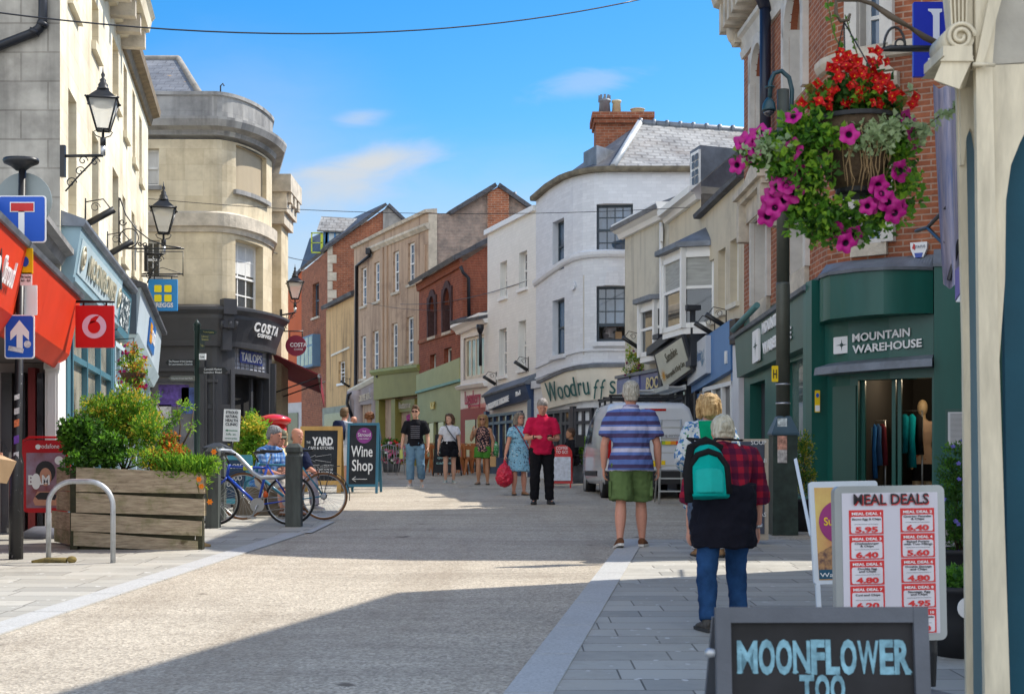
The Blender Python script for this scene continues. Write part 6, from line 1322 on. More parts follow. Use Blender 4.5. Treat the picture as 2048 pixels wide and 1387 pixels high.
mb=MB();mb.prism([P(1910,600,11),P(1910,540,11),P(1930,520,10.6),P(1930,570,10.6)],(.02,.04,0));mb.build('sign_panel',mat('violet',(0.13,0.1,0.33),.5),r);mb=MB();mb.prism([P(1911,603,10.9),P(1930,575,10.5),P(1930,603,10.5)],(.02,.04,0));mb.build('white_corner',M_SIGNW,r)
u,z=FK.uz(1840,500);c=FK.at(u,z,.0);n=FK.nrm(u);t=FK.tan(u)
r=empty('alarm_box',c,'white and blue wedge shaped alarm box on the orange brick wall','alarm box');k=.0063
f=lambda a,b_,d=.1:c+t*a*k+UP*b_*k+n*d
mb=MB();mb.prism([f(-17,14,0),f(17,14,0),f(16,0,0),f(9,-17,0),f(-9,-17,0),f(-16,0,0)],n*.1);a=mb.build('box',M_SIGNW,r)
mb=MB();mb.prism([f(-8.5,-8,.1),f(8.5,-8,.1),f(6,-17.5,.1),f(-6,-17.5,.1)],n*.008);mb.build('strobe',mat('strobe_blue',(0.02,0.06,0.35),.2),a)
text(a,'STATUS',f(3,2,.108),t,UP,.035,mat('grey_ink',(0.1,0.1,0.14)),ext=.004,fit=.13);mb=MB();mb.prism([f(-13,2),f(-7,-2),f(-7,9),f(-10,12)],n*.004);mb.build('flame_mark',M_SRED,a)
y=13.84;zb=GZ(y);pz=lambda py:Z(py,y);px_=X(40,y)
r=empty('signpost',(px_,y,zb),'tall black road sign pole with a blue dead end sign and a blue arrow sign','signpost')
mb=MB();mb.tube([(X(32,y),y,zb),(X(33,y),y,pz(925)),(X(35,y),y,pz(905)),(X(45,y),y,pz(335))],[.07,.07,.042,.036],12)
M_POLE=mat('chipped_black_paint',(0.012,0.012,0.014),.35,.0,30,col2=None);
def chipped():
 m,nt,bs=nodes('chipped_paint');co=nd(nt,'ShaderNodeTexCoord').outputs['Object']
 lk(nt,mixc(nt,ramp(nt,noise(nt,co,26,6,.7),.64,.67),(0.012,0.012,0.014),(0.35,0.35,0.34)),bs.inputs['Base Color']);bs.inputs['Roughness'].default_value=.4;return m
mb.build('pole',chipped(),r)
mb=MB();mb.grid([[P(42,333,y)+V(cos(a)*rx,sin(a)*rx*.7,zz)for a in[k*pi/8 for k in range(16)]]for rx,zz in((.05,-.04),(.1,0),(.17,.03),(.18,.055),(.17,.08),(.1,.09))]);mb.build('lamp_head',M_IRON,r)
mb=MB();mb.prism(disc(P(47,402,y+.06),TX,UP,X(105,y)-X(48,y),36),(0,.012,0));mb.build('round_plate',M_BACKG,r)
def plate(nm,cx,cy,w,h,yy,mt,rim=None,rr=.03,par=None):
 mb=MB();W_,H_=X(cx+w/2,yy)-X(cx-w/2,yy),h/FPX*yy;c=P(cx,cy,yy)
 mb.prism(rrect(c,TX,UP,W_,H_,rr),(0,.01,0));o=mb.build(nm,rim or mt,par or r)
 if rim:mb=MB();mb.prism(rrect(c+V(0,-.002,0),TX,UP,W_-.024,H_-.024,rr*.8),(0,-.003,0));mb.build('sign_face',mt,o)
 return o,c
o,c=plate('dead_end_sign',44,438,96,94,y-.06,M_SBLUE,M_SIGNW)
b3=lambda x0,x1,y0,y1,yy,mt,nm,par:(lambda mb:(mb.obox(P(x0,y1,yy),V(X(x1,yy)-X(x0,yy),0,0),V(0,-.004,0),UP*((y1-y0)/FPX*yy)),mb.build(nm,mt,par)))(MB())
b3(37,49,420,474,y-.066,M_SIGNW,'white_stem',o);b3(20,69,404,424,y-.066,M_SIGNW,'white_border',o);b3(22,67,406,422,y-.071,M_SRED,'red_bar',o)
o,c=plate('arrow_sign',39,673,60,88,y-.07,M_SBLUE,M_SIGNW)
mb=MB();A=[(33.5,703),(33.5,668),(21,680),(21,663),(39,640),(58,663),(58,680),(45.5,668),(45.5,703)];mb.prism([P(a,b_,y-.077)for a,b_ in A],(0,-.004,0));mb.build('arrow',M_SIGNW,o)
mb=MB();mb.prism([P(18,691,y-.083),P(48,697,y-.083),P(46,706,y-.083),P(16,700,y-.083)],(0,-.002,0));mb.prism(disc(P(55,688,y-.08),TX,UP,.035),(0,-.002,0));mb.build('sticker',mat('sticker',(0.6,0.62,0.66),.5,.3,30),o)
o,c=plate('parking_plate',53,522,25,52,y-.05,mat('plate_yellow',(0.8,0.55,0.01),.4,.05),rr=.01);mb=MB();mb.prism(disc(P(50,523,y-.055),TX,UP,.038,20,.05),(0,-.003,0));mb.build('no_waiting_disc',M_SBLUE,o)
o,c=plate('hours_plate',52,558,23,26,y-.05,M_SIGNW,rr=.01);text(o,'No loading\n6am - 6pm',P(52,556,y-.056),TX,UP,.028,M_IRON,ext=.002,fit=.095)
for px in(31,61):plate('white_plate',px,600,26,60,y+.05,M_SIGNW,rr=.01)
for(py,c,h)in((817,(0.5,0.5,0.5),12),(790,(0.6,0.6,0.6),10),(840,(0.6,0.16,0.06),14),(872,(0.12,0.04,0.3),16),(905,(0.5,0.5,0.52),22)):
 mb=MB();x0=35-(py-700)*.012;mb.prism([P(x0-5,py,y-.044),P(x0+5,py-3,y-.044),P(x0+5,py+h-3,y-.044),P(x0-5,py+h,y-.044)],(0,-.003,0));mb.build('sticker',mat('sticker%d'%py,c,.5,.4,40),r)
y=13.45;mb=MB();zb=GZ(y);x0,x1=X(97,y+.1),X(226,y);h=Z(962,y)-zb;rr=.24
pts=[(x0,y+.1,zb),(x0,y+.1,zb+h-rr)]+[(x0+rr-rr*cos(a),y+.09,zb+h-rr+rr*sin(a))for a in[k*pi/16 for k in range(1,9)]]+[(x1-rr+rr*sin(a),y,zb+h-rr+rr*cos(a))for a in[k*pi/16 for k in range(0,9)]]+[(x1,y,zb)]
mb.tube(pts,.025,12);mb.build('bike_hoop',M_GALV,None,'galvanised steel cycle hoop standing in front of the wooden planter','cycle hoop')
mb=MB();o=V(x0,y+.02,zb+.015);mb.tube([o+V(-.13,-.02,0),o+V(.0,0,.01),o+V(.2,.0,.012)],[.012,.03,.028],8);mb.ball(o+V(.25,0,.02),.05,.04,.035,8,6);mb.build('fallen_flower',mat('dry_plant',(0.05,0.045,0.03),.9,.3,9,col2=(0.3,0.22,0.06)),None,'fallen dried flower head lying at the foot of the steel hoop','flower head')
mb=MB();o=P(408,1091,15.3);mb.tube([o+V(-.06,0,0),o+V(0,0,.01),o+V(.07,.02,.005)],[.02,.03,.012],8);mb.build('crumpled_paper',mat('brown_paper',(0.45,0.30,0.14),.8,.3,9),None,'crumpled scrap of brown paper lying beside the wooden planter','litter')
y=14.9;zb=GZ(y)
def wood():
 m,nt,bs=nodes('weathered_board');co=nd(nt,'ShaderNodeTexCoord').outputs['Object']
 g=noise(nt,co,5,6,.7,(1,1,9));c=mixc(nt,ramp(nt,g,.3,.7),(0.17,0.125,0.08),(0.47,0.39,0.27))
 k=ramp(nt,noise(nt,co,3.2,5,.6),.62,.7);c=mixc(nt,k,c,(0.10,0.065,0.04))
 f=nd(nt,'ShaderNodeMath',operation='MULTIPLY');lk(nt,ramp(nt,noise(nt,co,2.1,6,.7),.5,.66),f.inputs[0]);f.inputs[1].default_value=.75
 c=mixc(nt,f.outputs[0],c,(0.11,0.125,0.03));lk(nt,c,bs.inputs['Base Color']);bs.inputs['Roughness'].default_value=.8;bump(nt,bs,g,.5,.01);return m
M_WOOD=wood();M_WOODD=mat('mossy_dark_wood',(0.035,0.035,0.018),.9,.4,4,bmp=.3)
rp=empty('planter',(X(270,y),y,zb),'large weathered wooden planter overflowing with shrubs in front of the red phone shop','planter');PLT=rp
rows=[(936,985,152,408),(988,1028,152,408),(1031,1067,142,403),(1069,1098,147,396)]
for i,(ya,yb,xa_,xb_)in enumerate(rows):
 d=0.0 if i%2==0 else .015;sl=4+3*i;mb=MB()
 q=[P(xa_,yb-sl*.6,y+d),P(xb_,yb+sl*.4,y+d),P(xb_,ya+sl*.4+7,y+d),P(xa_,ya-sl*.6,y+d)]
 mb.prism(q,(0,.05,0));mb.build('board',M_WOOD,rp)
 mb=MB();q=[P(xa_-1,yb-sl*.6,y+.06+d),P(xa_-1,ya-sl*.6,y+.06+d)];a,c=q;mb.hexa([a,a+V(.04,0,0),a+V(-.45,.88,0),a+V(-.49,.88,0),c,c+V(.04,0,0),c+V(-.45,.88,0),c+V(-.49,.88,0)]);mb.build('board',M_WOOD,rp)
 mb=MB();q=[P(xb_-3,yb+sl*.3,y+.06+d),P(xb_-3,ya+sl*.3+7,y+.06+d)];a,c=q;mb.hexa([a,a+V(.04,0,0),a+V(-.38,.88,0),a+V(-.42,.88,0),c,c+V(.04,0,0),c+V(-.38,.88,0),c+V(-.42,.88,0)]);mb.build('board',M_WOOD,rp)
mb=MB();mb.hexa([P(160,1100,y+.05),P(388,1100,y+.05),P(340,1092,y+.95),P(140,1092,y+.95),P(160,948,y+.05),P(400,955,y+.05),P(352,950,y+.95),P(140,945,y+.95)]);mb.build('soil_box',M_WOODD,rp)
for px in(147,398):mb=MB();mb.obox(P(px-7,1101,y-.0+.02),V(.075,0,0),V(0,.1,0),UP*.86);mb.build('corner_post',M_WOODD,rp)
M_POST=mat('weathered_black_timber',(0.065,0.075,0.068),.7,.5,7,stretch=(1,1,.2),bmp=.3,bs_=20)
def bollard(px,yy,h,w,lb,sc=1):
 mb=MB();x=X(px,yy);z0=GZ(yy)-.02;a=w/2
 rings=[[V(x+sx*s*a,yy+sy*s*a,z0+z)for sx,sy in((-1,-1),(1,-1),(1,1),(-1,1))]for s,z in((1,0),(1,h*.86),(.82,h*.88),(.82,h*.9),(1,h*.915),(1,h*.97),(.55,h+.02))]
 mb.grid(rings,True,True,0,False);mb.build('bollard',M_POST,None,lb,'bollard','square timber bollards by the bicycles')
bollard(426,18.2,1.05,.17,'square dark timber bollard in front of the blue bicycle front wheel');bollard(438,19.3,1.05,.17,'square dark timber bollard just behind the first one at the rail end');bollard(588,18.45,1.1,.2,'square dark timber bollard in front of the blue bicycle rear wheel')
mb=MB();yy=18.5;mb.tube([P(436,902,18.4),P(444,900,yy),P(462,902,yy),P(476,912,yy),P(508,946,yy),P(522,954,yy),P(540,954,yy),P(580,952,yy)],.03,10);mb.build('handrail',M_GALV,None,'bent galvanised steel rail running between the timber bollards over the bicycles','rail')
def bicycle(px_f,px_r,yy,cy,rad,frame,dark,tyre,label,rim=None,guards=False,saddle_dx=.0):
 xf,xr=X(px_f,yy),X(px_r,yy);z0=GZ(yy);R=rad;r=empty('bicycle',((xf+xr)/2,yy,z0),label,'bicycle')
 def wheel(x,y_,nm):
  c=V(x,y_,z0+R+.01);mb=MB();pts=[c+V(cos(2*pi*k/40),0,sin(2*pi*k/40))*(R-.018)for k in range(40)];mb.tube(pts,.018,8,closed=True);t=mb.build(nm,tyre,r)
  mb=MB();mb.tube([c+(p-c)*.95 for p in pts],.011,6,closed=True,m=0)
  for k in range(28):
   a=2*pi*k/28;o=V(cos(a),0,sin(a));mb.tube([c+V(0,.03*(-1)**k,0)+V(cos(a+.5*(-1)**(k//2)),0,sin(a+.5*(-1)**(k//2)))*.02,c+o*(R-.04)],.0016,3,caps=False)
  mb.lathe(c+V(0,.05,0),[(.02,0),(.02,.1)],10,axis=V(0,-1,0));mb.build('rim',rim or M_ALU,t);return c
 cf=wheel(xf,yy,'wheel');c_r=wheel(xr,yy,'wheel');s=1 if xr>xf else-1;wb=abs(xr-xf)
 bb=V(xf+s*wb*.57,yy,z0+.28);st=V(xf+s*wb*.70,yy,z0+.80);h1=V(xf+s*wb*.19,yy,z0+.82);h0=V(xf+s*wb*.16,yy,z0+.66)
 mb=MB();mb.tube([h1,h0],.022,8);mb.tube([h1-UP*.03,st-UP*.03],.017,8);mb.tube([h0,bb],.021,8);mb.tube([st+UP*.02,bb],.018,8)
 for d in(-.05,.05):mb.tube([bb+V(0,d*.5,0),c_r+V(0,d,0)],.011,6);mb.tube([st+V(0,d*.3,0),c_r+V(0,d,0)],.009,6)
 mb.build('frame',frame,r)
 mb=MB()
 for d in(-.05,.05):mb.tube([h0,h0+V(-s*.02,d,-.05),cf+V(s*.04,d,.2),cf+V(0,d,0)],[.015,.014,.012,.009],6)
 mb.build('fork',frame,r)
 hb=h1+V(-s*.05,0,.12);mb=MB();mb.tube([h1,hb],.013,8);mb.tube([hb+V(s*.1,-.3,.02),hb+V(s*.02,-.2,.015),hb,hb+V(s*.02,.2,.015),hb+V(s*.1,.3,.02)],.013,8);mb.tube([hb+V(s*.06,-.3,.02),hb+V(s*.2,-.31,.01)],.02,8);mb.build('handlebar',M_IRON,r)
 sa=st+V(s*.05,0,.16);mb=MB();mb.tube([st,sa],.013,8);mb.build('seat_post',M_ALU,r)
 mb=MB();mb.grid([[sa+V(s*dx,w_*cos(a),hgt+.022*sin(a))for a in[k*pi/6 for k in range(12)]]for dx,w_,hgt in((-.15,.012,.03),(-.1,.02,.035),(0,.04,.03),(.08,.075,.03),(.13,.06,.04),(.15,.02,.04))]);mb.build('saddle',M_IRON,r)
 mb=MB();mb.lathe(bb+V(0,-.035,0),[(.095,0),(.095,.006)],26,axis=V(0,-1,0));mb.lathe(bb+V(0,.06,0),[(.02,0),(.02,.14)],8,axis=V(0,-1,0));mb.tube([bb+V(0,-.07,0),bb+V(-s*.06,-.075,-.16)],.012,6);mb.tube([bb+V(0,.07,0),bb+V(s*.06,.075,.16)],.012,6);mb.obox(bb+V(-s*.06-.05,-.14,-.17),V(.1,0,0),V(0,.07,0),UP*.02)
 mb.tube([bb+V(0,-.04,.09),c_r+V(0,-.04,.04)],.005,4);mb.tube([bb+V(0,-.04,-.09),c_r+V(0,-.04,-.1),c_r+V(0,-.04,-.03)],.005,4);mb.lathe(c_r+V(0,-.035,0),[(.05,0),(.03,.03)],16,axis=V(0,-1,0));mb.build('drivetrain',M_ALU,r)
 if guards:
  for c in(cf,c_r):mb=MB();pts=[c+V(cos(a),0,sin(a))*(R+.025)for a in[radians(d)for d in range(-10,175,12)]];mb.grid([[p+V(0,-.03,0),p+V(0,.03,0),p+(p-c)*.02+V(0,.02,0),p+(p-c)*.02+V(0,-.02,0)]for p in pts],True,True);mb.build('mudguard',M_IRON,r)
  mb=MB();q=c_r+UP*(R+.08);mb.obox(q+V(-.2,-.06,0),V(.42,0,0),V(0,.12,0),UP*.012);mb.tube([q+V(.1,-.05,0),c_r+V(0,-.05,0)],.006,5);mb.tube([q+V(-.1,-.05,0),c_r+V(0,-.05,0)],.006,5);mb.build('rear_rack',M_IRON,r)
 mb=MB();p=(st-V(s*.2,0,.03));mb.tube([p,p-V(s*.12,0,0)],.028,8);mb.build('frame_band',mat('hi_vis_yellow',(0.7,0.75,0.02),.6,.2),r)if not guards else None
 p=bb.lerp(c_r,.25)+UP*.12;mb=MB();mb.ball(p,.04,.03,.05,8,6);mb.build('reflector',mat('red_orange_plastic',(0.6,0.09,0.01),.4),r)
 return r
M_TYRE=mat('tyre_rubber',(0.014,0.014,0.015),.8,.2,20);M_TAN=mat('tan_tyre',(0.15,0.07,0.03),.7,.3,4)
bicycle(430,580,18.6,0,.335,mat('cobalt_frame',(0.01,0.06,0.42),.3,.1,coat=.5),None,M_TYRE,'cobalt blue bicycle with a yellow band leaning behind the timber bollards')
bicycle(486,648,19.7,0,.335,mat('teal_frame',(0.02,0.17,0.26),.3,.1,coat=.5),None,M_TAN,'teal bicycle with tan tyres and mudguards behind the cobalt one',guards=True)
y=24.5;c=V(X(548,y),y,GZ(y));r=empty('pillar_box',c,'red post box with a wide round cap behind the seated people','post box');M_PBR=mat('post_box_red',(0.55,0.015,0.015),.3,.05,coat=.4)
mb=MB();mb.lathe(c,[(.24,0),(.24,.12),(.22,.14),(.22,1.36)],24);mb.build('body',M_PBR,r);mb=MB();mb.lathe(c+UP*1.36,[(.23,0),(.29,.04),(.3,.1),(.24,.14),(.1,.18),(.01,.19)],24);mb.build('cap',M_PBR,r);mb=MB();mb.box(c.x-.12,c.x+.12,c.y-.235,c.y-.21,c.z+1.15,c.z+1.2);mb.build('slot',M_BLACK,r)
y=22.6;c=V(X(432,y),y,GZ(y));r=empty('litter_bin',c,'square dark grey litter bin with a pitched lid beside the white clinic sign','litter bin');mb=MB();mb.box(c.x-.16,c.x+.2,c.y-.18,c.y+.18,c.z,c.z+.96);mb.build('body',M_LBLK,r)
mb=MB();q=[V(c.x+sx*.2+.02,c.y+sy*.2,c.z+.96)for sx,sy in((-1,-1),(1,-1),(1,1),(-1,1))];mb.grid([q,[p+UP*.03 for p in q],[p.lerp(c+UP*1.07+V(.02,0,0),.8)+UP*.02 for p in q]],True,True,0,False);mb.build('lid',M_LBLK,r)
y=20.9;mb=MB();mb.box(X(466,y),X(592,y),y,y+.5,GZ(y),GZ(y)+.17);mb.box(X(470,y),X(590,y),y+.02,y+.48,GZ(y)+.17,GZ(y)+.42);mb.build('bench',mat('bench_concrete',(0.20,0.17,0.13),.85,.3,3,bmp=.2),None,'low brown concrete bench block that the three people sit on','bench')
y=23.0;r=empty('clinic_sign',(X(463,y),y,GZ(y)),'narrow white clinic sign with green arrow among the bushes','sign')
c=P(463,850,y);w_=X(480,y)-X(447,y);h_=Z(820,y)-Z(884,y)
mb=MB();t2=V(1,0,-.04).normalized();u2=V(.04,0,1).normalized();mb.prism(rrect(c,t2,u2,w_,h_,.01),(0,.02,0));o=mb.build('sign_panel',M_SIGNW,r);mb=MB();mb.tube([(c.x,y+.04,GZ(y)),(c.x,y+.04,c.z)],.025,6);mb.build('post',M_IRON,r)
for i,s_ in enumerate(('STROUD','NATURAL','HEALTH','CLINIC')):text(o,s_,c+u2*(.19-.065*i)+V(0,-.005,0),t2,u2,.045,mat('ink_black',(0.02,0.02,0.025),.6),ext=.003,bold=.02,fit=.2)
M_GRI=mat('arrow_green',(0.02,0.2,0.08),.5)
mb=MB();q=c-u2*.085+V(0,-.004,0);mb.prism([q-t2*.1,q-t2*.06+u2*.02,q-t2*.06+u2*.006,q+t2*.1+u2*.006,q+t2*.1-u2*.006,q-t2*.06-u2*.006,q-t2*.06-u2*.02],(0,-.003,0));mb.build('arrow',M_GRI,o)
text(o,'Info at:',c-u2*.16+V(0,-.005,0),t2,u2,.035,M_GRI,ext=.003,fit=.16);text(o,'www.snhc',c-u2*.225+V(0,-.005,0),t2,u2,.03,M_GRI,ext=.003,fit=.2)
y=23.6;x=X(394,y);r=empty('fingerpost',(x,y,GZ(y)),'black fingerpost with five direction arms in front of the dark cafe','fingerpost')
mb=MB();mb.lathe((x,y,GZ(y)),[(.09,0),(.09,.7),(.05,.78),(.045,Z(662,y)-GZ(y)),(.06,Z(660,y)-GZ(y)),(.05,Z(652,y)-GZ(y)),(.07,Z(650,y)-GZ(y)),(.004,Z(638,y)-GZ(y))],12);mb.build('post',M_DKGREEN,r)
def finger(px0,px1,py,h,lines,yaw=0,mt=M_IRON,tip=True,tm=None):
 a=P(px0,py,y-.05);b_=P(px1,py,y-.05);d=(b_-a);n_=d.normalized()
 if yaw:b_=a+Matrix.Rotation(yaw,3,'Z')@(d/max(.2,cos(yaw)));d=b_-a;n_=d.normalized()
 hh=h/FPX*y/2;w=d.length;mb=MB();pts=[a-UP*hh,a+n_*(w-.06*tip)-UP*hh,a+n_*w-UP*hh*(0 if tip else 1),a+n_*w+UP*hh*(0 if tip else 1),a+n_*(w-.06*tip)+UP*hh,a+UP*hh]
 mb.prism(pts,n_.cross(UP)*.02 if n_.x>0 else-n_.cross(UP)*.02);o=mb.build('finger_arm',mt,r);t_=n_ if n_.x>0 else-n_;f_=t_.cross(UP)*.022
 for i,s_ in enumerate(lines):text(o,s_,a+n_*w*.48+f_+UP*(hh*(.12 if len(lines)>1 and i==0 else(-.75 if len(lines)>1 else-.35))),t_,UP,hh*.62,tm or M_SIGNW,ext=.003,fit=w*(.8 if len(s_)>16 else .6))
finger(390,331,725,13,('The Museum & Park Gardens',"St Laurence's Church"));finger(398,457,741,14,('Cornhill Market','London Road'));finger(390,337,756,10,('Church Street Car Park',),mt=mat('faded_finger',(0.16,0.16,0.14),.5))
M_GLD=mat('gold_ink',(0.45,0.4,0.12),.5);finger(399,430,663,9,('Town Centre',),.55,M_DKGREEN,tm=M_GLD);finger(399,420,675,14,('Library','Station'),.3,M_DKGREEN,tm=M_GLD);finger(399,409,690,17,('Toilets',),.2,M_DKGREEN,False,tm=M_GLD);finger(399,413,713,12,('Canal',),-.2,M_SIGNW,False,tm=M_IRON)
def aboard(name,c,w,h,yaw,frame,panel,label,fw=.06,depth=.5,leg=.14,top=0,kind='A-board',lean=.16,rows=None):
 """folding board: front leaf, rear leaf; local x right, y into the scene, built at the origin then turned"""
 r=empty(name,c,label,kind,None,yaw);OFF[r.name]=Vector((0,0,0));Rm=None
 u=V(0,lean,1).normalized();n=V(0,-1,lean).normalized();mb=MB()
 def bar(x0,x1,z0,z1,dn0=0,dn1=.03):mb.obox(V(x0,-depth/2,0)+u*z0+n*dn0,V(x1-x0,0,0),n*(dn1-dn0),u*(z1-z0))
 bar(-w/2,-w/2+fw,0,h);bar(w/2-fw,w/2,0,h);bar(-w/2+fw,w/2-fw,h-fw,h,0,.028);bar(-w/2+fw,w/2-fw,leg,leg+fw,0,.028);mb.build('frame',frame,r)
 mb=MB();bar(-w/2+fw,w/2-fw,leg+fw,h-fw,.004,.016);pn=mb.build('panel',panel,r)
 ut=V(0,-lean,1).normalized();mb=MB();tp=V(0,-depth/2,0)+u*(h-.02);q=tp+V(0,.03,0)
 for x in(-w/2,w/2-fw):mb.obox(q+V(x,0,0),V(fw,0,0),V(0,.025,0),V(0,depth*.75+lean*h*.0,-tp.z))
 mb.obox(q+V(-w/2+fw,.006,-.03),V(w-2*fw,0,0),V(0,.015,0),(V(0,depth*.75,-tp.z))*.82);mb.build('rear_leaf',frame,r)
 def at(x,z,d=.018):return V(x,-depth/2,0)+u*z+n*d
 return r,pn,at,u,V(1,0,0)
def AB(px0,px1,pyt,pyb,yy=None):
 yy=yy or YG(pyb);return V(X((px0+px1)/2,yy),yy+.25,GZ(yy)),X(px1,yy)-X(px0,yy),(pyb-pyt)/FPX*yy
c,w,h=AB(598,682,850,986)
r,pn,at,u,t=aboard('chalkboard_sign',c,w,h*1.0,0,M_PINE,M_BOARD,'yellow pine framed chalkboard with a cafe name and arrow beside the blue framed board',fw=.085,leg=.17)
text(pn,'YARD',at(.03,h*.72),t,u,.16,M_CHALK,ext=.003,bold=.045,fit=w*.5);text(pn,'THE',at(-w*.3,h*.74),t,u,.05,M_CHALK,ext=.003,fit=.08);text(pn,'CAFE & KITCHEN',at(0,h*.655),t,u,.06,M_CHALK,ext=.003,bold=.01,fit=w*.6)
mb=MB();A=[(-.24,.52),(-.1,.57),(-.1,.545),(.2,.58),(.2,.46),(-.1,.495),(-.1,.47)];mb.tube([at(x*w/.8,z*h)for x,z in A],.004,4,closed=True);mb.build('arrow',M_CHALK,pn)
for i,s_ in enumerate(('BREAKFAST and BRUNCH','COFFEE, CAKE & MORE','OUTSIDE SEATING')):text(pn,s_,at(0,h*(.39-.055*i)),t,u,.05+.012*(i==2),M_CHALK,ext=.003,bold=.012*(i==2),fit=w*.6)
c,w,h=AB(693,757,843,986)
r,pn,at,u,t=aboard('chalkboard_sign',c,w,h,-.05,mat('petrol_blue_paint',(0.03,0.15,0.23),.5,.1),M_BOARD,'petrol blue framed chalkboard with big handwritten words and purple roundel',fw=.05,leg=.13)
M_PURP=mat('purple_print',(0.23,0.03,0.22),.5)
mb=MB();mb.prism(disc(at(.02,h*.82),t,u,w*.25,28),u.cross(t)*.003);o=mb.build('roundel',M_PURP,pn);text(o,'Stroud',at(.02,h*.805,.023),t,u,.08,M_CHALK,ext=.003,fit=w*.4);text(o,'THE',at(.02,h*.87,.023),t,u,.03,M_CHALK,ext=.003);text(o,'WINE COMPANY',at(.02,h*.765,.023),t,u,.025,M_CHALK,ext=.003,fit=w*.33)
text(pn,'Wine',at(-.02,h*.52),t,u,.23,M_CHALK,ext=.003,bold=.012,fit=w*.68);text(pn,'Shop',at(0,h*.32),t,u,.23,M_CHALK,ext=.003,bold=.012,fit=w*.66)
mb=MB();mb.tube([at(.1,h*.2),at(-.2,h*.2)],.008,5);mb.tube([at(-.13,h*.235),at(-.2,h*.2),at(-.13,h*.165)],.008,5);mb.build('arrow',M_CHALK,pn)
c,w,h=AB(421,500,879,993,21.9)
r,pn,at,u,t=aboard('chalkboard_sign',c,w,h,0,mat('turquoise_paint',(0.06,0.27,0.35),.5,.1),mat('navy_board',(0.02,0.05,0.10),.7,.2),'turquoise framed board standing behind the bicycles',fw=.08,leg=.12);text(pn,'EXPLORE',at(0,h*.76),t,u,.075,M_CHALK,ext=.003,fit=w*.55);text(pn,'STROUD\nSHOPS',at(0,h*.55),t,u,.08,M_CHALK,ext=.003,fit=w*.55)
y=16.4;c=V(X(90,y),y+.2,GZ(y));M_PR=mat('poster_red',(0.5,0.012,0.02),.35,.05);w=X(140,y)-X(44,y);h=Z(880,y)-Z(1025,y)
r=empty('poster_stand',c,'red framed poster stand showing a gamer outside the phone shop','poster stand')
mb=MB();mb.prism(rrect(P(92,952,y),TX,UP,w,h,.07),(0,.04,0));fr_=mb.build('frame',M_PR,r);y2=y-.004
mb=MB();mb.prism(rrect(P(92,960,y2),TX,UP,w*.82,h*.76,.01),(0,-.004,0));ps=mb.build('poster',mat('poster_art',(0.45,0.10,0.09),.35,.5,2.5,col2=(0.35,0.3,0.42)),fr_)
y3=y-.01;fig=lambda pts,mt,nm:(lambda mb:(mb.prism([P(a,b_,y3)for a,b_ in pts],(0,-.002,0)),mb.build(nm,mt,ps)))(MB())
el=lambda cx,cy,rx,ry:[(cx+rx*cos(k*2*pi/20),cy+ry*sin(k*2*pi/20))for k in range(20)]
M_SK=mat('print_skin',(0.55,0.27,0.18),.5,.15,12);M_HR=mat('print_hair',(0.03,0.03,0.035),.5)
fig(el(91,943,20,22),M_HR,'printed_hair');y3-=.003;fig(el(91,953,12,18),M_SK,'printed_face');fig([(66,1000),(75,982),(108,982),(118,1000),(114,1010),(70,1010)],M_SK,'printed_hands');y3-=.003;fig([(70,992),(80,984),(104,984),(114,990),(110,999),(76,998)],M_HR,'printed_controller');fig(el(72,962,9,16),M_SIGNW,'printed_glove')
for ex in(87,95):fig(el(ex,950,1.6,1),M_HR,'printed_eye')
fig([(86,964),(96,963),(92,968)],M_SIGNW,'printed_smile');fig([(76,940),(84,930),(98,929),(107,940),(103,931),(92,924),(80,930)],M_HR,'printed_fringe')
text(ps,'BAM',P(78,968,y3-.002),TX,UP,.11,M_SIGNW,ext=.002,bold=.03,fit=.25);text(fr_,'vodafone',P(98,896,y-.006),TX,UP,.055,M_SIGNW,ext=.003,fit=.24);mb=MB();mb.prism(disc(P(76,893,y-.004),TX,UP,.03),(0,-.003,0));mb.build('ring_emblem',M_SIGNW,fr_);mb=MB();mb.prism(disc(P(118,920,y-.01),TX,UP,.05),(0,-.003,0));mb.build('price_spot',M_SIGNW,ps)
mb=MB();mb.tube([P(44,905,y+.06),P(46,880,y+.06),P(58,874,y+.06),P(128,874,y+.06),P(138,882,y+.06),P(140,905,y+.06)],.015,6);mb.build('top_rail',M_PR,r)
mb=MB();mb.grid([[V(c.x+a*cos(k*pi/8),c.y+b_*sin(k*pi/8),c.z+z)for k in range(16)]for a,b_,z in((.36,.25,0),(.36,.25,.06),(.2,.12,.14))]);mb.build('water_base',mat('grey_base',(0.16,0.17,0.2),.5),r)
M_GREYF=mat('silver_frame',(0.34,0.36,0.36),.35,.06,metal=.4)
y=6.3;t=V(1,.12,.012).normalized();u=V(-.012,.03,1).normalized();n=t.cross(u).normalized();w=(1893-1663)/FPX*y;h=312/FPX*y
o=P(1665,1280,y);o=P(1672,1284,y);r=empty('menu_board',(o.x+w/2,y+.1,GZ(y)),'white meal deals price board with red panels in a silver frame on a rubber foot','menu board')
q=lambda a,b_,d=0:o+t*a*w+u*b_*h+n*d
mb=MB();mb.prism(rrect(q(.5,.5,-.03),t,u,w,h,.03),n*.045);fr_=mb.build('frame',M_GREYF,r)
mb=MB();mb.prism(rrect(q(.5,.5,.014),t,u,w*.87,h*.91,.004),n*.004);sh=mb.build('sheet',mat('paper_lilac',(0.60,0.58,0.64),.35,.03),fr_)
M_MR=mat('menu_red',(0.62,0.03,0.03),.4,.03);M_MK=mat('menu_ink',(0.02,0.018,0.022),.5)
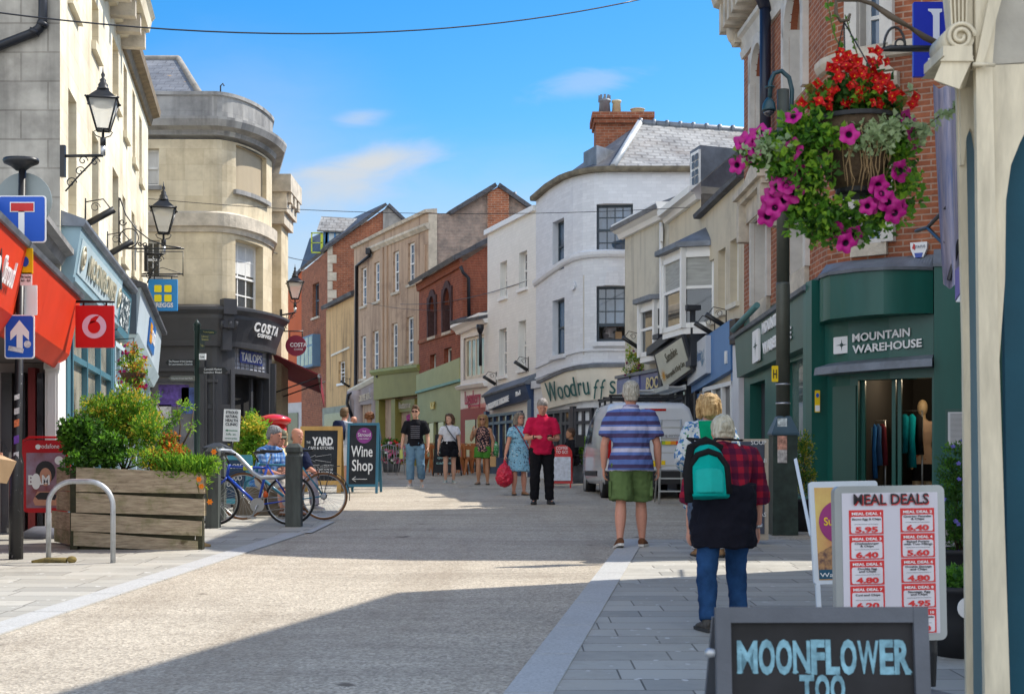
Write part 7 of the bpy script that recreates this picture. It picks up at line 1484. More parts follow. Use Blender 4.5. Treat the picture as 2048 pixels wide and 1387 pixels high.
text(sh,'MEAL DEALS',q(.515,.875,.021),t,u,.048,M_MR,ext=.002,bold=.015,fit=w*.68);text(sh,'MEAL DEALS',q(.505,.882,.024),t,u,.048,M_MK,ext=.002,bold=.012,fit=w*.68)
D=[('1','Bacon Egg & Chips','5.95'),('2','Quarter Pounder\n& Chips','6.40'),('3','Chickenburger\n& Chips','6.40'),('4','Baked Potato\nwith Two Fillings','5.60'),('5','Double Egg\nand Chips','4.80'),('6','Double Sausage\nand Chips','4.80'),('7','Cod and Chips','6.20'),('8','Sausage, Egg\nand Chips','4.95'),('9','Omelette\nand Chips','5.60'),('10','Chicken Nuggets\nand Chips','5.50')]
for i,(nn_,nm,pr)in enumerate(D):
 cx=.28 if i%2==0 else .745;top=.845-(i//2)*.162+(.008 if i%2 else 0);bw,bh=.31,.155
 mb=MB();mb.obox(q(cx-bw/2,top-bh,.018),t*bw*w,n*.002,u*bh*h);pb=mb.build('deal_panel',M_MR,sh)if False else None
 rb=mb.build('deal_panel',M_MR,fr_);mb=MB();mb.prism(rrect(q(cx,top-bh*.61,.0205),t,u,bw*w*.9,bh*h*.68,.008),n*.001);mb.build('price_card',mat('paper_white',(0.66,0.64,0.68),.35),rb)
 text(rb,'MEAL DEAL '+nn_,q(cx,top-.031,.023),t,u,.0115,M_SIGNW,ext=.001,bold=.03,fit=bw*w*.85)
 ln=nm.split('\n')
 for j,l in enumerate(ln):text(rb,l,q(cx,top-.058-.017*j-(.006 if len(ln)==1 else 0),.023),t,u,.0095,M_MK,ext=.001,bold=.012,fit=bw*w*min(.84,.055*len(l)))
 mb=MB();mb.obox(q(cx-.11,top-.092,.0215),t*.22*w,n*.0008,u*.0015);mb.build('rule',M_MK,rb)
 text(rb,pr,q(cx,top-.142,.023),t,u,.024,M_MR,ext=.001,bold=.045,fit=bw*w*.66)
mb=MB();mb.tube([q(.9,0,-.02),q(.9,-.08,-.02),(q(.9,0).x+.0,y+.1,GZ(y)+.12)],.018,8);mb.tube([q(.1,0,-.02),(q(.1,0).x,y+.1,GZ(y)+.1)],.018,8);mb.build('spring_leg',M_IRON,r)
mb=MB();cx_=P(1858,1330,y).x;mb.grid([[V(cx_-.1+a*cos(k*pi/12),y+.1+b_*sin(k*pi/12),GZ(y)+z)for k in range(24)]for a,b_,z in((.27,.17,0),(.275,.18,.05),(.25,.16,.08),(.1,.07,.115))]);mb.build('rubber_foot',mat('grey_rubber',(0.09,0.10,0.12),.55),r)
y=8.6;t=V(1,.05,.02).normalized();u=V(-.03,.12,1).normalized();n=t.cross(u).normalized();o=P(1628,1168,y);w=140/FPX*y;h=206/FPX*y;q=lambda a,b_,d=0:o+t*a*w+u*b_*h+n*d
r=empty('poster_board',(o.x+w/2,y+.2,GZ(y)),'white framed A-board with an orange and purple poster behind the meal deals board','poster board')
mb=MB();mb.prism(rrect(q(.5,.5,-.02),t,u,w,h,.02),n*.03);fr_=mb.build('frame',mat('white_plastic',(0.62,0.68,0.75),.4,.03),r)
mb=MB();mb.prism(rrect(q(.5,.49,.011),t,u,w*.86,h*.9,.003),n*.003);ps=mb.build('poster',mat('sunset_print',(0.55,0.22,0.10),.35,.0,3.5,col2=(0.72,0.55,0.16),stretch=(1,1,.7)),fr_)
mb=MB();mb.prism([q(.07,.06,.016),q(.93,.06,.016),q(.93,.4,.016),q(.6,.33,.016),q(.3,.38,.016),q(.07,.3,.016)],n*.001);mb.build('printed_field',mat('lavender_print',(0.22,0.09,0.2),.4,.8,30,col2=(0.55,0.3,0.12)),ps);mb=MB();mb.obox(q(.07,.05,.018),t*.86*w,n*.001,u*.09*h);mb.build('printed_band',mat('deep_teal_print',(0.01,0.08,0.14),.4),ps)
mb=MB();mb.prism(disc(q(.42,.6,.017),t,u,w*.31),n*.002);rd=mb.build('roundel',mat('plum_print',(0.30,0.03,0.17),.4),ps);text(rd,'Summer',q(.42,.57,.021),t,u,.05,mat('print_yellow',(0.75,0.5,0.03)),ext=.001,bold=.02,fit=w*.48)
text(ps,'Wallpaper',q(.36,.07,.02),t,u,.026,M_SIGNW,ext=.001,fit=w*.55)
mb=MB();mb.obox(q(.02,0,-.015),t*.026,n*.03,-u*(q(.02,0).z-GZ(y)-.01));mb.obox(q(.9,0,-.015),t*.026,n*.03,-u*(q(.02,0).z-GZ(y)-.01));mb.build('leg',mat('white_plastic',(0.6,0.66,0.73)),r)
mb=MB();mb.tube([P(1591,918,y+.35),P(1622,1070,y+.1)],[(.012,.02)]*2,4,sm=False);mb.build('rear_leg',mat('white_plastic',(0.6,0.66,0.73)),r)
M_GRYP=mat('slate_grey_paint',(0.085,0.095,0.115),.55,.15,4,bmp=.1);y=4.25;t=V(1,.02,0).normalized();u=V(0,.12,1).normalized();n=t.cross(u).normalized();o=P(1437,1480,y);w=433/FPX*y;zt=Z(1229,y);h=zt-GZ(y)+.02;o.z=GZ(y)
q=lambda px,py,d=0:(lambda p:p+n*(d-(p-o).dot(n)))(P(px,py,y))
r=empty('chalkboard_sign',(o.x+w/2,y,GZ(y)),'big slate grey framed chalkboard with pale blue lettering nearest the camera','A-board')
mb=MB();fw=30/FPX*y
for a,c_ in((0,fw),(w-fw,w)):mb.obox(o+t*a,t*(c_-a),n*.03,u*h)
mb.obox(o+t*fw+u*(h-fw*1.05),t*(w-2*fw),n*.028,u*fw*1.05);mb.obox(o+t*fw+u*.15,t*(w-2*fw),n*.028,u*fw);mb.build('frame',M_GRYP,r)
mb=MB();mb.obox(o+t*fw+u*.2,t*(w-2*fw),n*.012,u*(h-.2-fw));pn=mb.build('panel',mat('black_chalkboard',(0.012,0.012,0.014),.7,.5,4),r)
M_CB=mat('blue_chalk',(0.17,0.33,0.40),.9,.45,25);tw=X(1838,y)-X(1478,y)
def fat(s_,px0,px1,pyb,pyt):
 wd={'M':1.25,'W':1.3,'O':1.0,'N':1.05,'L':.85,'F':.85,'E':.85,'R':1.0,'T':1.0};tot=sum(wd[c_]for c_ in s_);x=px0
 for c_ in s_:
  lw=(px1-px0)*wd[c_]/tot;text(pn,c_,q(x+lw/2,pyb,.0125),t,u,(pyb-pyt)/FPX*y,M_CB,ext=.002,bold=.022 if c_ in 'MWN' else .042,fit=lw*.95/FPX*y,name='letter')
  mb=MB()
  if c_ in 'MNFLERWT':
   for sx in((-.36,.36)if c_ in 'MNR' else((-.3,)if c_ in 'F' else((0,)if c_=='T' else()))):mb.prism([q(x+lw/2+lw*sx-7,pyb,.014),q(x+lw/2+lw*sx+7,pyb,.014),q(x+lw/2+lw*sx,pyb-9,.014)],n*.0008)
  if mb.v:mb.build('serif',M_CB,pn)
  x+=lw
fat('MOONFLOWER',1480,1836,1345,1279);fat('TOO',1606,1700,1402,1350)
mb=MB();mb.lathe(P(1433,1308,y)+V(0,.04,0),[(.012,0),(.016,.02),(.008,.03)],8,axis=V(-1,0,0));mb.build('hinge_bolt',M_GALV,r)
ut=V(0,-.2,1);mb=MB();tp=o+u*(h-.03)-n*.03
for a in(0,w-fw):mb.obox(tp+t*a,t*fw,V(0,.03,0),V(0,.42,-(tp.z-GZ(y))))
mb.build('rear_leaf',M_GRYP,r)
y=15.6;c=P(1507,880,y);r=empty('menu_board',(X(1500,y),y,GZ(y)),'grey chalk menu board with a pale wooden frame beside the camera pole','menu board');w=X(1536,y)-X(1462,y);h=Z(877,y)-GZ(y)-.05;mb=MB();cc=V(X(1500,y),y,GZ(y)+h/2+.05);mb.prism(rrect(cc,TX,UP,w,h,.01),(0,.04,0));o=mb.build('frame',mat('bleached_wood',(0.42,0.36,0.29),.7,.15),r)
mb=MB();mb.prism(rrect(cc+V(0,-.003,.02),TX,UP,w-.09,h-.1,.005),(0,-.004,0));pn=mb.build('panel',mat('slate_board',(0.06,0.07,0.10),.7,.3,4),o)
for i in range(5):text(pn,('SOUP','PANINI','SALADS','CAKES','TEAS')[i],cc+V(.18,-.009,.5-.2*i),TX,UP,.05,M_CHALK,'RIGHT',.002)
u,z=FK.uz(1925,857);c=FK.at(u,z,.14);t=FK.tan(u);n=FK.nrm(u);r=empty('notice_frame',c,'green framed printed notice on the dark green shop wall','notice');mb=MB();mb.prism(rrect(c,t,UP,.42,.5,.01),n*.03);o=mb.build('frame',M_GRN2,r);mb=MB();mb.prism(rrect(c+n*.03,t,UP,.36,.42,.004),n*.003);p_=mb.build('sheet',mat('notice_paper',(0.6,0.6,0.6),.5,.04),o)
mb=MB()
for i in range(24):mb.obox(c+n*.034-t*.15+UP*(.18-.0155*i),t*(.2-.02*((i*7)%3)),n*.001,UP*.006)
mb.build('small_print',mat('grey_print',(0.2,0.2,0.2),.6),p_)
for nm,px,py,w,h,mt,lb in(('hydrant_sign',1550,747,13,32,'plate_yellow','yellow hydrant plate strapped to the camera pole'),('parking_sign',1635,802,10,44,'plate_yellow','small yellow and white loading plate on the green pilaster')):
 y=16.9 if px==1550 else 18.9;c=P(px,py,y);r=empty(nm,c,lb,'plate');mb=MB();mb.prism(rrect(c,TX,UP,w/FPX*y,h/FPX*y,.008),(0,.012,0));o=mb.build('plate',MATS[mt],r)
 if px==1550:text(o,'H',P(px,py+9,y-.004),TX,UP,.11,M_IRON,ext=.003,bold=.01,fit=.045)
 else:mb=MB();mb.prism(disc(P(px,py-12,y-.003),TX,UP,.022,16,.03),(0,-.002,0));mb.build('no_waiting_disc',M_SBLUE,o);mb=MB();mb.prism(rrect(P(px,py+14,y-.003),TX,UP,.06,.08,.004),(0,-.002,0));mb.build('hours_panel',M_SIGNW,o)
y=17.1;x=X(1566,y);z0=GZ(y);M_POLEG=mat('grey_green_pole',(0.07,0.075,0.06),.45,.25,3,metal=.2)
r=empty('camera_pole',(x,y,z0),'tall grey green pole with a swan neck and dome camera above a wide base box','camera pole')
zc=Z(835,y);mb=MB();mb.lathe((x,y,zc),[(.085,0),(.085,Z(570,y)-zc),(.08,Z(565,y)-zc)],16);mb.lathe((x,y,Z(566,y)),[(.08,0),(.075,Z(180,y)-Z(566,y))],16);mb.build('pole',M_POLEG,r)
mb=MB();a=.27;q=lambda s,z:[V(x+sx*s,y+sy*s,z)for sx,sy in((-1,-1),(1,-1),(1,1),(-1,1))]
mb.grid([q(.155,z0),q(.15,z0+.5),q(.148,Z(870,y))],True,True,0,False);o=mb.build('base_box',mat('scuffed_green_box',(0.025,0.04,0.033),.5,.5,6),r);mb=MB();mb.grid([q(.165,Z(870,y)),q(.165,Z(866,y)),q(.08,Z(832,y))],True,True,0,False);mb.build('shoulder',mat('blue_grey_shoulder',(0.04,0.08,0.11),.4),r)
for py,h,cc in((836,24,(0.5,0.55,0.55)),(871,28,(0.5,0.25,0.18)),(899,26,(0.45,0.42,0.4))):mb=MB();yy=y-.158 if py>850 else y-.13;mb.prism([P(1555,py+h,yy),P(1574,py+h,yy),P(1574,py,yy),P(1555,py,yy)],(0,-.003,0));mb.build('sticker',mat('pole_sticker%d'%py,cc,.5,.6,22),r)
for py in(770,808):mb=MB();mb.lathe((x,y,Z(py,y)),[(.092,0),(.092,.02)],16);mb.build('strap',M_ALU,r)
M_CAMB=mat('blue_green_iron',(0.02,0.06,0.075),.35,.1);nk=[P(1569,225,y),P(1583,215,y),P(1584,180,y),P(1578,155,y),P(1563,142,y),P(1548,147,y),P(1541,165,y),P(1540,195,y)]
mb=MB();mb.tube(nk,.028,10);mb.lathe(P(1540,176,y),[(.06,0),(.06,.015)],12);nko=mb.build('swan_neck',M_CAMB,r)
c=P(1538,222,y);mb=MB();mb.lathe(c,[(.088,0),(.085,.02),(.075,.09),(.05,.13),(.025,.16)],18);mb.build('camera_housing',M_CAMB,nko);mb=MB();mb.lathe(c,[(.07,0),(.06,-.035),(.03,-.06),(.004,-.065)],16);mb.build('camera_dome',glass('dome_glass',(0.02,0.02,0.03)),nko)
mb=MB();mb.tube([P(1530,195,y),P(1530,250,y)],.0,4)if False else None
def wire(a,b_,sag,lb,rad=.012):
 mb=MB();mb.tube([a.lerp(b_,k/24)-UP*sag*4*(k/24)*(1-k/24)for k in range(25)],rad,5);mb.build('overhead_wire',M_IRON,None,lb,'wire')
wire(P(-200,-3,14),P(1290,0,19.5)+UP*.02,.42,'thin black cable sagging across the sky from the grey end wall',.009)
wire(P(262,394,30),P(1420,412,29),.25,'faint grey cable crossing in front of the rooftops',.007)
wire(P(548,505,35.5),P(640,520,62),.1,'short dark cable from the honey stone corner to the brick house',.012);wire(P(725,603,52),P(940,618,43.5),.15,'thin dark cable crossing the red brick arched windows',.008);wire(P(800,608,50),P(1097,545,36.5),.25,'thin dark cable from the beige facade to the curved white wall',.01)
c=P(4,925,12.4);r=empty('cardboard_box',c,'brown cardboard box carried in at the left edge','box');mb=MB();a,b_,d=V(.24,0,-.1),V(.06,.22,-.02),V(.09,0,.2);o=P(-72,940,12.4);mb.obox(o,a,b_,d);ob=mb.build('carton',mat('cardboard',(0.42,0.28,0.16),.8,.12,6),r);mb=MB();mb.obox(o+d*1.002+a*.45,a*.1,b_*1.001,d*.004);mb.build('tape',mat('parcel_tape',(0.3,0.2,0.1),.4),ob)
def tube_chair(c,yaw,mt,label,nm='cafe_chair',metal=True,group='silver cafe chairs outside the olive shop'):
 r=empty(nm,c,label,'chair',group,yaw);OFF[r.name]=V(0,0,0)
 if metal:
  for sx in(-1,1):mb=MB();mb.tube([(sx*.25,-.26,0),(sx*.24,-.22,.45),(sx*.25,-.2,.66),(sx*.25,.2,.68),(sx*.21,.24,.45),(sx*.24,.3,0)],.012,6);mb.build('leg',mt,r)
  mb=MB()
  for k in range(7):mb.obox(V(-.21,-.22+k*.065,.445),V(.42,0,0),V(0,.04,0),UP*.012)
  mb.build('seat',mt,r);mb=MB();mb.tube([(-.22,.2,.45),(-.22,.28,.8),(0,.3,.86),(.22,.28,.8),(.22,.2,.45)],.012,6)
  for k in range(5):x=-.14+.07*k;mb.tube([(x,.22,.48),(x,.29,.84)],.006,5)
  mb.build('backrest',mt,r)
 else:
  mb=MB();mb.prism(rrect(V(0,0,.44),V(1,0,0),V(0,1,0),.4,.38,.06),(0,0,.03));mb.build('seat',mt,r)
  for sx in(-1,1):
   for sy in(-1,1):mb=MB();mb.hexa([V(sx*.22-.018,sy*.2-.018,0),V(sx*.22+.018,sy*.2-.018,0),V(sx*.22+.018,sy*.2+.018,0),V(sx*.22-.018,sy*.2+.018,0),V(sx*.15-.045,sy*.15-.02,.44),V(sx*.15+.045,sy*.15-.02,.44),V(sx*.15+.045,sy*.15+.02,.44),V(sx*.15-.045,sy*.15+.02,.44)]);mb.build('leg',mt,r)
  mb=MB();mb.tube([(-.18,.18,.46),(-.19,.24,.8),(-.1,.26,.86),(.1,.26,.86),(.19,.24,.8),(.18,.18,.46)],.016,6);mb.obox(V(-.06,.215,.46),V(.12,0,0),V(0,.012,0),V(0,.04,.38));mb.obox(V(-.17,.235,.7),V(.34,0,0),V(0,.012,0),V(0,.01,.12));mb.build('backrest',mt,r)
 return r
def gp(px,yy):return V(X(px,yy),yy,GZ(yy))
M_COPP=mat('orange_metal',(0.42,0.15,0.05),.4,.15,4,metal=.3)
t1=tube_chair(gp(785,39.5),.5,M_GALV,'silver tube cafe chair just past the blue framed chalkboard');copy_tree(t1,gp(822,39),2.2,'silver tube cafe chair behind the young man in the striped T-shirt');copy_tree(t1,gp(806,41.5),3.0,'silver tube cafe chair nearest the pink flower tub')
k1=tube_chair(gp(857,39.5),2.8,M_COPP,'orange metal chair between the young man and the black menu board',metal=False,group='orange metal cafe chairs');
for px,yy,a,lb in((917,39.5,2.9,'orange metal chair just past the woman in white'),(943,39.3,3.3,'orange metal chair half hidden by the woman in the floral top'),(930,41,.2,'orange metal chair farther back by the red doorway'),(868,41.5,.4,'orange metal chair behind the black menu board'),(962,40.6,1.2,'orange metal chair nearest the red doorway')):copy_tree(k1,gp(px,yy),a,lb)
c=gp(893,38.3);r,pn,at,u,t=aboard('chalkboard_sign',c+V(0,.2,0),.62,1.15,-.35,M_IRON,M_BOARD,'small black chalk menu board beside the woman in white',fw=.03,leg=.08)
for i,s_ in enumerate(('LUNCH','soup & bread','toasties','quiche','cakes')):text(pn,s_,at(0,.93-.15*i),t,u,.1-.03*(i>0),M_CHALK if i==0 else mat('chalk_tint',(0.35,0.6,0.6),.9),ext=.003,fit=.45-.05*(i%2))
y=30.6;c=gp(1124,y);r=empty('poster_board',c,'red rounded A-board with a white poster behind the man in pink','poster board');mb=MB();w=.46;h=.88;q=[c+V(-w/2,0,.1),c+V(w/2,0,.1),c+V(w/2,.1,h*.85)]+[c+V(w/2*cos(a),.1,h*.85+.2*sin(a))for a in[k*pi/10 for k in range(1,10)]]+[c+V(-w/2,.1,h*.85)];mb.prism(q,(0,.03,0));fr_=mb.build('frame',mat('board_red',(0.55,0.02,0.02),.4,.05),r)
mb=MB();mb.prism([c+V(-.19,.0,.16),c+V(.19,.0,.16),c+V(.19,.06,.68),c+V(-.19,.06,.68)],(0,-.02,0));ps=mb.build('poster',mat('pale_poster',(0.55,0.58,0.65),.5,.25,14),fr_);text(fr_,'COFFEE\nTO GO!',c+V(0,.06,.84),TX,UP,.07,M_SIGNW,ext=.004,fit=.26)
mb=MB();mb.box(c.x-.2,c.x-.17,y,y+.03,c.z,c.z+.12);mb.box(c.x+.17,c.x+.2,y,y+.03,c.z,c.z+.12);mb.build('foot',mat('board_red',(0.55,0.02,0.02)),r)
def skin(n,c):return mat('skin_'+n,c,.5,.07,30,spec=.35,sss=.08)
SK1=skin('fair',(0.58,0.33,0.23));SK2=skin('tan',(0.42,0.21,0.12));SK3=skin('rosy',(0.55,0.26,0.18));SK4=skin('brown',(0.16,0.08,0.05))
M_EYE=mat('eye_dark',(0.02,0.015,0.012),.2,0);M_LIP=mat('lip',(0.32,0.11,0.09),.5,.05);M_SHADES=mat('dark_lens',(0.012,0.01,0.01),.1,0,spec=.8)
def cloth(n,c,v=.18,col2=None):return mat('cloth_'+n,c,.9,v,7,bmp=.45,bs_=9,spec=.15,col2=col2)
def hairm(n,a,b):return mat('hair_'+n,a,.6,.3,55,col2=b,bmp=.6,bs_=70,stretch=(1,1,.25),spec=.3)
def D3(*v):return Vector(v).normalized()
def hand(mb,w,d,pn,side,curl,s):
 d=d.normalized();pn=(pn-d*pn.dot(d)).normalized();ac=d.cross(pn)*side
 mb.grid([[w+d*z*s+ac*(x*cos(a))*s+pn*(.014*sin(a))*s for a in[k*pi/5 for k in range(10)]]for z,x in((-.01,.024),(.03,.034),(.07,.041),(.09,.038))])
 for i,(L,o)in enumerate(((.068,-.032),(.078,-.011),(.074,.011),(.058,.032))):
  p=w+d*.082*s+ac*o*s;q=d.copy();pts=[p];c=curl*(1+.12*(i-1))
  for j in range(3):q=(Matrix.Rotation(-c*(.6+.4*j)*side,3,ac*side)@q)if False else(q*cos(c*(.5+.35*j))+pn*sin(c*(.5+.35*j))).normalized();p=p+q*L*s*(.42,.32,.26)[j];pts.append(p)
  mb.tube(pts,[.0105*s,.010*s,.0095*s,.008*s],8)
 p=w+d*.02*s-ac*.028*s;q=(d*.75-ac*.65+pn*.35).normalized();mb.tube([p,p+q*.04*s,p+q*.06*s+(d*.8+pn*.5)*.022*s,p+q*.065*s+(d*.8+pn*.6)*.04*s],[.013*s,.0125*s,.011*s,.008*s],8)
def seg(a,b,n):return[a.lerp(b,k/n)for k in range(n+1)]
def person(label,px,Y,yaw,H,P_,base=None,group=None):
 """P_: pose and clothes. Built facing -Y at the origin, person's left at +x, then turned"""
 g=lambda k,d=None:P_.get(k,d)
 s=H/1.75;bw=g('bw',1.0);r=empty('person',base or(X(px,Y),Y,GZ(Y)+.006),label,'person',group,radians(yaw));OFF[r.name]=V(0,0,0)
 ln=radians(g('lean',2));sd=V(g('side',0),-sin(ln),cos(ln)).normalized();up2=D3(g('side',0),-sin(ln*g('hunch',1.0)),cos(ln*g('hunch',1.0)))
 TH,SH=.43*s,.41*s;legs={};low=0
 for k,x in(('L',1),('R',-1)):
  a,b=g('leg'+k,((0,0,-1),(0,0,-1)));h=V(x*.092*s,0,0);kn=h+D3(*a)*TH;an=kn+D3(*b)*SH;fd=D3(x*.2,-1,g('toe'+k,0));legs[k]=(h,kn,an,fd)
  low=min(low,an.z-.075*s,(an+fd*.16*s).z-.05*s)
 O=V(0,0,-low)if not g('seat')else V(0,0,g('seat'))
 wa,ch,sc,nb=O+sd*.17*s,O+sd*.34*s,O+sd*.34*s+up2*.13*s,O+sd*.34*s+up2*.20*s
 legs={k:tuple(p+O for p in v[:3])+(v[3],)for k,v in legs.items()}
 arms={}
 for k,x in(('L',1),('R',-1)):
  a,b=g('arm'+k,((x*.2,.05,-1),(x*.08,-.1,-1)));sh=sc+V(x*.172*s*g('shw',1),0,-.035*s);el=sh+D3(*a)*.29*s;wr=el+D3(*b)*.25*s;arms[k]=(sh,el,wr,D3(*g('palm'+k,(-x,-.1,0))))
 nd=(up2+V(0,-.25,0)*g('neck',1)).normalized();hb=nb+nd*.08*s
 hp,hy=radians(g('hpitch',0)),radians(g('hyaw',0));RM=Matrix.Rotation(hy,3,'Z')@Matrix.Rotation(hp,3,'X')
 hd=lambda x,y,z:hb+RM@(V(x,y,z)*(s*1.07))
 mb=MB();e=g('belly',0)
 mb.tube([O-sd*.09*s,O,wa-sd*.06*s,wa,ch,sc-up2*.04*s,sc,nb,nb+nd*.05*s,hd(0,.005,.03)],[(.10*s*bw,.085*s),(.155*s*bw,.105*s*bw),(.145*s*bw,.10*s*bw),(.13*s*bw,.092*s*bw),(.15*s*bw,.108*s*bw),(.155*s,.095*s),(.11*s,.075*s),(.062*s,.06*s),(.052*s,.055*s),(.05*s,.055*s)],16)
 head=[(-.045,.028,.035,-.052),(-.03,.048,.05,-.04),(0,.062,.074,-.018),(.03,.069,.086,-.008),(.07,.073,.094,0),(.105,.075,.097,.005),(.14,.071,.092,.008),(.165,.055,.073,.01),(.18,.03,.04,.01)]
 mb.grid([[hd(cos(a)*x,y0+sin(a)*y,z)for a in[k*pi/8 for k in range(16)]]for z,x,y,y0 in head])
 mb.grid([[hd(x,y,z)for x,y,z in q]for q in(((-.008,-.09,.085),(.008,-.09,.085),(.008,-.08,.085),(-.008,-.08,.085)),((-.012,-.108,.052),(.012,-.108,.052),(.014,-.08,.05),(-.014,-.08,.05)),((-.016,-.1,.038),(.016,-.1,.038),(.016,-.075,.036),(-.016,-.075,.036)))])
 for x in(-1,1):mb.ball(hd(x*.074,.012,.062),.012*s,.02*s,.032*s,8,6);mb.ball(hd(x*.03,-.08,.092),.024*s,.012*s,.009*s,8,6)
 mb.ball(hd(0,-.088,.008),.026*s,.012*s,.013*s,8,6);mb.ball(hd(0,-.075,-.035),.022*s,.018*s,.014*s,8,6)
 for k,x in(('L',1),('R',-1)):
  sh,el,wr,pn=arms[k];mb.tube([sh+(sc-sh)*.35,sh]+seg(sh,el,3)[1:]+seg(el,wr,4)[1:],[.05*s,.056*s,.05*s,.045*s,.041*s,.043*s,.04*s,.033*s,.027*s],10)
  hand(mb,wr,wr-el if not g('hdir'+k)else D3(*g('hdir'+k)),pn,x,g('curl'+k,.45),s*1.02)
  h,kn,an,fd=legs[k];mb.tube(seg(h,kn,4)+seg(kn,an,5)[1:]+[an-UP*.03*s],[.09*s*bw,.088*s*bw,.078*s,.066*s,.054*s,.058*s,.062*s,.055*s,.042*s,.033*s,.033*s],12)
  mb.tube([an+fd*-.045*s-UP*.035*s,an-UP*.035*s,an+fd*.07*s-UP*.045*s,an+fd*.15*s-UP*.055*s,an+fd*.175*s-UP*.06*s],[.03*s,.037*s,.037*s,.03*s,.015*s],10)
 sk=g('skin',SK1);body=addmesh('body',fuse(mb,.0085,2,.4),r,sk)
 for x in(-1,1):mb=MB();mb.ball(hd(x*.03,-.084,.078),.011*s,.006*s,.0065*s,8,6);mb.build('eye',M_EYE,r)
 mb=MB();mb.ball(hd(0,-.0965,.01),.02*s,.006*s,.005*s,8,5);mb.build('mouth',M_LIP,r)
 def torso(e,top=1.0,hem=None,sleeve=0,fl=0,neck=.0,nm='top',mt=None,vox=.012,hemr=None,ds=None):
  mb=MB();hz=hem if hem is not None else-.06;q=[];rr=[]
  prof=[(-.5,.2,.16),(-.3,.185,.145),(-.12,.182,.136),(-.06,.178,.132),(0,.172,.124),(.09,.15,.108),(.17,.14*1.0,.105),(.26,.148,.112),(.34,.158,.115)]
  for z,a,b in prof:
   if z<hz-.001:continue
   k=max(0,-z)*fl;q.append(O+sd*z*s-V(0,0,0));rr.append(((a*bw+e+k)*s,(b*bw+e*.9+k+e*0)*s))
  if q[0]!=O+sd*hz*s:q.insert(0,O+sd*hz*s);rr.insert(0,(rr[0][0]*1.0,rr[0][1]))
  if g('belly'):
   rr=[(a,b+g('belly')*s*max(0,1-abs((p-(O+sd*.12*s)).length)/(.25*s)))for(a,b),p in zip(rr,q)]
  if top>.4:q+=[sc-up2*.045*s,sc+up2*.0*s,sc+up2*.045*s,nb-up2*.002*s+nd*.01*neck*s];rr+=[((.160+e*.8)*s,(.1+e*.8)*s),((.128+e*.6)*s,(.085+e*.7)*s),((.086+e*.4)*s,(.07+e*.5)*s),((.064+e*.4)*s,(.063+e*.4)*s)]
  mb.tube(q,rr,18)
  if sleeve:
   for k in('L','R'):
    sh,el,wr,_p=arms[k];path=[sh+(sc-sh)*.45,sh]+seg(sh,el,4)[1:]+seg(el,wr,4)[1:];n=2+int(round(sleeve*8));rs=[.042,.052,.056,.057,.055,.052,.052,.05,.045,.04];ee=e+g('slv',.004)
    mb.tube(path[:n],[(v+ee)*s for v in rs[:n]],12)
  return addmesh(nm,fuse(mb,vox,5,.5,ds or(.036,.085)),r,mt)
 def lower(e,frac,nm,mt,flare=0,rise=.1,vox=.012):
  mb=MB();mb.tube([O-sd*.085*s,O-sd*.03*s,O+sd*.04*s,O+sd*rise*s],[((.13*bw+e)*s,(.1*bw+e)*s),((.165*bw+e)*s,(.118*bw+e)*s),((.158*bw+e)*s,(.112*bw+e)*s),((.15*bw+e)*s,(.106*bw+e)*s)],18)
  for k in('L','R'):
   h,kn,an,fd=legs[k];path=seg(h,kn,5)+seg(kn,an,5)[1:];n=max(2,int(round(frac*10))+1);rs=[.098*bw,.096*bw,.09,.083,.076,.07,.068,.066,.062,.058,.056]
   mb.tube(path[:n],[(rs[i]+e+flare*i/10)*s for i in range(n)],14)
  return addmesh(nm,fuse(mb,vox,4,.5,(.03,.08)),r,mt)
 def shoes(mt,sole,nm='shoe',high=.05):
  for k in('L','R'):
   h,kn,an,fd=legs[k];u=UP;sh_=(an-kn).normalized();mb=MB();a=an-UP*.0
   mb.tube([a+fd*-.06*s-u*.035*s,a+fd*-.02*s-u*.03*s,a+fd*.06*s-u*.04*s,a+fd*.14*s-u*.052*s,a+fd*.19*s-u*.058*s],[(.034*s,.04*s),(.042*s,.046*s),(.046*s,.037*s),(.044*s,.026*s),(.022*s,.016*s)],12);mb.tube([a-u*.03*s,a+UP*high*s],[.045*s,.043*s],12)
   o=addmesh(nm,fuse(mb,.009,2),r,mt);mb=MB();q=fd;t=V(fd.y,-fd.x,0).normalized();n=q.cross(t);n=n if n.z>0 else-n
   pts=[a+q*(x*s)+t*(y*s)-UP*.078*s for x,y in((-.065,-.03),(-.075,0),(-.065,.03),(0,.042),(.1,.05),(.17,.042),(.205,0),(.17,-.042),(.1,-.05),(0,-.042))];mb.prism(pts,n*.024*s);mb.build('sole',sole,o)
 for kind,kw in g('wear',()):
  if kind=='top':torso(**kw)
  elif kind=='lower':lower(**kw)
  elif kind=='shoes':shoes(**kw)
  elif kind=='cone':
   mb=MB();a=kw['z0'];c=kw['z1'];mb.tube([O+UP*(a+(c-a)*k/6)*s+sd*0 for k in range(7)],[((kw['r0']+(kw['r1']-kw['r0'])*k/6)*s,(kw['r0']*.75+(kw['r1']-kw['r0']*.75*1.0)*0+(kw['r1']*.72-kw['r0']*.75)*k/6)*s)for k in range(7)],20);addmesh(kw['nm'],fuse(mb,.012,3,.5,kw.get('ds',(.03,.12))),r,kw['mt'])
 hk=g('hair')
